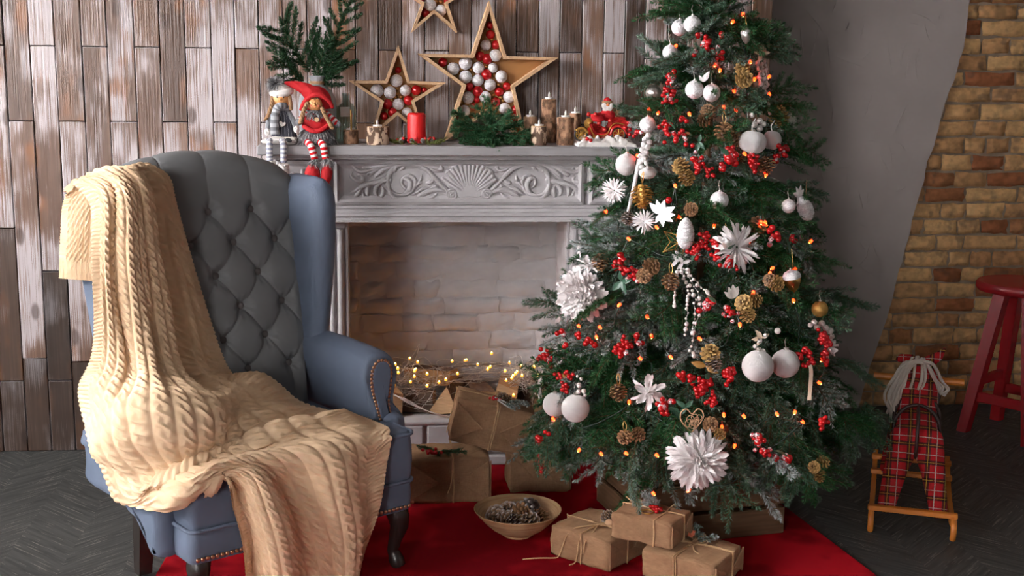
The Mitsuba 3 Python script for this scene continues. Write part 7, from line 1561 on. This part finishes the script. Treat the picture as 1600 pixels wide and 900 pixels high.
# white flowers and feathers
rfw = np.random.default_rng(401)
def petal_mesh(L, w, curl, n=6, frill=.0):
    t = np.linspace(0, 1, n); ww = w * (np.sin(math.pi * np.clip(t * .80 + .12, 0, 1)) ** .7); ww[-1] *= .7
    P = np.stack([np.stack([t * L + (frill * L * abs(s) * -.08 if True else 0) * t ** 2, s * ww, curl * L * t ** 2 - .35 * (abs(s) ** 2) * ww * -1], -1) for s in (-1, -.5, 0, .5, 1)], 1)
    P[-1, :, 0] -= np.array([.10, .02, 0, .02, .10]) * L
    return grid(P)
def frayed(L, w, curl, seed, n=8, fray=.10):
    q = np.random.default_rng(seed); t = np.linspace(0, 1, n); ww = w * np.sin(math.pi * np.clip(t * .78 + .10, 0, 1)) ** .8
    S = np.array([-1, -.5, 0, .5, 1])
    P = np.stack([np.stack([t * L, s * ww, curl * L * t ** 2 + .30 * s * s * ww], -1) for s in S], 1)
    P[1:, 0] += np.c_[q.uniform(-fray, fray, n - 1) * .5, q.uniform(-fray, fray, n - 1) * w * 2.2, q.uniform(-fray, fray, n - 1) * .3] * L
    P[1:, 4] += np.c_[q.uniform(-fray, fray, n - 1) * .5, q.uniform(-fray, fray, n - 1) * w * 2.2, q.uniform(-fray, fray, n - 1) * .3] * L
    P[-1, :, 0] += np.array([-.16, .02, -.03, .03, -.13]) * L * q.uniform(.5, 1.3, 5)
    return grid(P)
PET = {q: [mikit.ply(frayed(1, w, c, 50 + i, fray=fr), 'feather', smooth=True) for i in range(4)] for q, (w, c, fr) in {'in': (.26, .45, .12), 'mid': (.20, .15, .12), 'out': (.16, -.12, .10), 'slim': (.065, -.10, .03), 'feat': (.115, -.28, .10)}.items()}
def flower(lab, p, layers, name='flower_ornament', tilt=(0, 0, 0), facing=None, jit=.12, cat_='flower'):
    k = thing(name, lab, cat_); o = V(*facing) if facing is not None else OUT(p) + V(0, -.6, .1)
    R3 = frame(o)
    for kind, n, r0, L, lift in layers:
        for i in range(n):
            a = i * 2 * math.pi / n + rfw.uniform(-jit, jit) + r0 * 40
            e = R3 @ V(math.cos(a), math.sin(a), 0); ax = R3 @ V(0, 0, 1)
            lf = lift + rfw.normal(0, .16)
            d = e * math.cos(lf) + ax * math.sin(lf)
            kk = num(k + '__petal'); scene[kk] = {**PET[kind][i % 4], 'to_world': tm(xf(V(*p[:3]) + e * r0 * p[3] + ax * .004, look(d, ax, rfw.normal(0, .2)), p[3] * L * rfw.uniform(.85, 1.1)))}
    return k
peony = [('out', 22, .06, 1.0, -.12), ('out', 22, .08, .98, .12), ('mid', 22, .06, .92, .38), ('mid', 20, .06, .82, .62), ('mid', 18, .05, .7, .88), ('in', 14, .04, .55, 1.1), ('in', 9, .02, .4, 1.35)]
flower('large fluffy white peony on the left side of the tree', (0.6654,-1.0997,0.8243,0.082), peony, facing=(-.55, -1, .15))
flower('large white feather flower low in the middle of the tree', (0.9578,-1.504,0.3971,0.0838), [('feat', 26, .05, 1.05, -.05), ('feat', 26, .07, 1.0, .18), ('feat', 24, .06, .95, .4), ('feat', 22, .06, .85, .65), ('feat', 20, .05, .72, .9), ('mid', 14, .04, .55, 1.1), ('in', 9, .02, .4, 1.35)], facing=(.0, -1, .05))
flower('white feather tuft standing behind the big peony', (0.6988,-1.0645,0.9055,0.0454), [('feat', 9, .1, 1.0, .5), ('mid', 7, .05, .8, .8)], facing=(-.2, -.6, 1))
flower('white snowflake shaped flower hanging on a white ribbon', (0.826,-1.4081,0.5801,0.0578), [('mid', 6, .12, .95, .05), ('out', 6, .35, .72, .12), ('out', 12, .05, .6, .35), ('in', 6, .02, .35, .7)], facing=(-.1, -1, .1), jit=.04)
flower('small white chrysanthemum beside red berries at the mantel end', (0.7847,-0.9993,1.147,0.0416), [('slim', 22, .05, 1.0, .05), ('slim', 20, .05, .95, .35), ('slim', 16, .05, .8, .7)], facing=(-.5, -1, .3))
flower('white fringed flower below the shiny gold pinecone', (0.8381,-1.2111,1.0732,0.0357), [('slim', 20, .05, 1.05, .1), ('slim', 18, .05, .95, .4), ('slim', 14, .05, .8, .75)], facing=(-.2, -1, .2))
flower('white feather spray with pointed tips in the middle right', (1.0946,-1.3449,1.0115,0.0697), [('feat', 12, .1, .95, .0), ('feat', 14, .05, .85, .3), ('slim', 26, .1, 1.05, .1), ('slim', 18, .1, .9, .5)], facing=(.35, -1, .1), jit=.4)
flower('white petals on the right edge under the red cluster', (1.4092,-1.3145,0.6887,0.04), [('mid', 7, .1, 1.0, .1), ('in', 5, .05, .7, .5)], facing=(.8, -.8, .0))
def leafy(lab, p, m, dirs, L, name='leaf_spray'):
    k = thing(name, lab, 'leaves')
    for (dx, dz, sc) in dirs:
        o = OUT(p); t = V(-o[1], o[0], 0); t = t if t[0] > 0 else -t
        leaf(k, m, p[:3], t * dx + V(0, 0, dz) + o * .35, p[3] * sc, up=o)
    part(k, 'stem', tube(spline([V(*p[:3]), V(*p[:3]) - OUT(p) * .03, V(*p[:3]) - OUT(p) * .08 + V(0, 0, .02)], 8), .0016, 4), 'green_wire', smooth=True)
leafy('white glittered leaf flower right of the fringed flower', (0.8874,-1.2387,1.1003,0.0492), 'feather', [(-.9, .7, 1), (-.4, 1, .9), (.2, 1, .9), (.9, .5, 1), (1, .0, .9), (.9, -.5, .9), (.2, -1, .8), (-.5, -.8, .7)], 1)
leafy('white leaves above the white cone on the right edge', (1.3474,-1.1477,1.1459,0.0367), 'feather', [(-1, .35, .9), (-.5, 1, .9), (.3, 1, 1), (1, .6, 1), (1, .0, 1), (-.2, -.8, .8)], 1)
leafy('pale glitter leaves over the two largest glitter balls', (1.1582,-1.4361,0.7496,0.0326), 'champagne', [(-.7, .8, 1), (-1, -.1, 1), (-.6, -.8, .9), (.9, .5, .8)], 1)
leafy('copper magnolia leaf above the biggest berry cluster', (0.9865,-1.4513,0.6693,0.0458), 'copper_leaf', [(-1, .25, 1.0), (.8, -.4, .9)], 1)
leafy('olive copper leaf above the yarn wound balls', (0.6164,-1.1406,0.5653,0.0451), 'copper_leaf', [(-1, -.25, 1), (.5, .9, .5)], 1)
leafy('broad green leaves under the bronze pinecones', (0.7688,-1.2406,0.8897,0.0436), 'green_leaf', [(-.7, -.7, 1), (-.1, .7, .8), (.9, .2, .8), (.5, -.9, .9)], 1)
leafy('pale grey sprig beside the gold pinecone group', (1.0763,-1.4024,0.8649,0.0384), 'grey_leaf', [(-.5, 1, 1), (-.1, 1, 1.1), (.3, 1, 1), (-.9, .6, .9)], 1)
leafy('frosted sprig of drooping leaves left of the yarn wound balls', (0.5688,-0.936,0.5053,0.0517), 'feather', [(-.2, -1, 1.2), (-.7, -.8, 1.1), (.3, -1, 1.3), (-.6, .6, .9), (.5, .8, .8), (0, -1, 1.6)], 1)
leafy('green holly leaves beside the rattan heart', (0.9252,-1.4719,0.5501,0.0343), 'green_leaf', [(-.8, .5, 1), (.6, .7, .9), (-.5, -.7, .9)], 1)
leafy('silver leaf above the white pair near the top', (1.0302,-1.1274,1.5002,0.0339), 'feather', [(.6, 1, 1.1), (.3, .6, .8), (-.4, .7, .7)], 1)
leafy('frosted white twig at the far left of the tree, in front of the pilaster', (0.6896,-0.9389,0.9496,0.0382), 'feather', [(-1, .1, 1), (-.7, -.7, .9), (-.3, .8, .7), (.3, -.9, .9), (-.9, .6, .7)], 1)
leafy('green leaves below the glossy berries in the upper middle', (1.009,-1.1886,1.3171,0.0317), 'green_leaf', [(-.2, -1, 1), (.6, -.7, .9), (.2, .9, .8)], 1)
# white icicle and bead garlands
ic = thing('icicle_ornament', 'long white glitter icicle hanging on the upper left of the tree', 'icicle')
part(ic, 'shaft', tube(((0.8487,-1.0538,1.2346),(0.8272,-1.0967,1.163),(0.8066,-1.117,1.0879)), [.0068, .0066, .0054], 12), 'white_glitter', smooth=50)
IB = ((0.8777,-1.0599,1.3287,0.0102),(0.8691,-1.0536,1.3162,0.0102),(0.8785,-1.0776,1.3096,0.0091),(0.8646,-1.0577,1.3002,0.0102),(0.8725,-1.0794,1.2935,0.0102),(0.8598,-1.0628,1.2842,0.0102),(0.8662,-1.0823,1.2755,0.0101),(0.8549,-1.0693,1.2644,0.0112),(0.861,-1.0897,1.2558,0.0101),(0.8499,-1.0757,1.2466,0.0112),(0.8645,-1.1037,1.2448,0.0081),(0.8526,-1.0941,1.2298,0.0101),(0.8664,-1.1155,1.2316,0.0071))
for (x, y, z, r) in IB: part(ic, 'bead', ball_ply('white_beaded'), m=xf((x, y, z), s=r))
def garland(lab, seeds, n, spread, rr):
    k = thing('bead_garland', lab, 'garland'); q = np.random.default_rng(n)
    for line in seeds:
        p = spline(line, n); p = p + q.normal(0, 1, p.shape) * V(.0022, .003, .001)
        part(k, 'string', tube(p, .0006, 4, cap=False), 'white_satin', smooth=True)
        for j, c in enumerate(p): part(k, 'bead', ball_ply('pearl'), m=xf(c, s=rr * q.choice([.55, .8, 1.0, 1.35])))
    return k
gk = garland('white bead garland hanging in the middle of the tree', (((0.9334,-1.3195,0.9417),(0.9427,-1.3342,0.9126),(0.9639,-1.3581,0.8695),(0.9668,-1.3781,0.8143),(0.9552,-1.3931,0.7585)),((0.9224,-1.3164,0.9373),(0.9145,-1.332,0.8848),(0.9085,-1.3474,0.8344)),((0.9406,-1.3223,0.9421),(0.9605,-1.3431,0.9061),(0.9833,-1.3698,0.8518),(0.9731,-1.3867,0.7963),(0.95,-1.4033,0.7214),(0.9581,-1.4145,0.6924)),((0.9475,-1.3268,0.9389),(0.9819,-1.3538,0.896),(1.0067,-1.367,0.8786),(1.013,-1.3768,0.8529)),((0.9366,-1.3236,0.9345),(0.95,-1.3497,0.8779),(0.9458,-1.3648,0.8316),(0.9368,-1.3887,0.7519))), 17, 0, .0052)
for dx in ((0.9218,-1.3146,0.9666),(0.9371,-1.3258,0.9604),(0.9295,-1.314,0.9763)):
    for a in (0.4, 2.2, 3.9): leaf(gk, 'feather', dx, V(math.cos(a), -.3, math.sin(a)), .026, up=(0, -1, .2), base='ribbon_loop')
gk = garland('white bead garland on the upper right edge of the tree', (((1.2518,-1.0136,1.5697),(1.2555,-1.0284,1.5272),(1.2548,-1.0519,1.477),(1.2646,-1.0602,1.4367),(1.2679,-1.0751,1.4008)),((1.2314,-1.0397,1.5614),(1.234,-1.05,1.5272),(1.239,-1.0592,1.4931)),((1.2741,-0.9776,1.5659),(1.273,-1.0078,1.5211),(1.2585,-1.0567,1.4569))), 16, 0, .0055)
for dx in ((1.2638,-0.9667,1.6272),(1.2758,-0.9713,1.615),(1.2527,-1.0078,1.59)):
    for a in (0.2, 1.9, 2.9, 4.3): leaf(gk, 'champagne', dx, V(math.cos(a), -.3, math.sin(a)), .028, up=(0, -1, .2), base='ribbon_loop')
# rattan heart
rh = thing('rattan_heart', 'openwork heart of pale rattan above the lower feather flower', 'heart ornament')
hp = V(*(0.941,-1.4839,0.5158)); hr_ = 0.0365
ho_ = [(0, -1.1), (.55, -.55), (.95, .1), (.85, .65), (.45, .85), (0, .45), (-.45, .85), (-.85, .65), (-.95, .1), (-.55, -.55), (0, -1.1)]
part(rh, 'rim', tube(np.array([hp + hr_ * V(a, 0, b) for a, b in spline(ho_, 50)]), .0022, 6), 'cut_wood', smooth=True)
hpoly = shapely.Polygon(ho_); rr_ = np.random.default_rng(6)
for i in range(26):
    a0, b0 = rr_.uniform(-.8, .8), rr_.uniform(-.8, .7); q = rr_.uniform(.16, .34); al = np.linspace(0, 2 * math.pi, 20)
    pts = [(a0 + q * math.cos(t), b0 + q * math.sin(t)) for t in al]
    if all(hpoly.contains(shapely.Point(t)) for t in pts[::3]): part(rh, 'rattan_curl', tube(np.array([hp + hr_ * V(a, -.02 * i / 8, b) for a, b in pts]), .0013, 5), 'cut_wood', smooth=True)
# white ribbons on the right
rbn = thing('ribbon', 'cream ribbon hanging down on the right side of the tree', 'ribbon')
P0 = ((1.3372,-1.3591,0.6595),(1.342,-1.3679,0.6271),(1.3386,-1.3776,0.589),(1.3329,-1.3896,0.5415))
pp = spline(P0, 20); add(rbn, grid(np.stack([pp + V(-.0055, 0, 0), pp + V(.0055, -.004, 0)], 1)), 'champagne', smooth=True)
sl = thing('snowy_sprig', 'snow covered fir sprig with white buds under the low red cluster', 'sprig')
put_needles(sl + '__fir_twig', spray(.10, rf, 8, nlen=.017, per_m=2200, wid=.0022, frost=1.8, start=0), xf((1.185,-1.4855,0.4055), look(V(.5, -.6, -.45))))
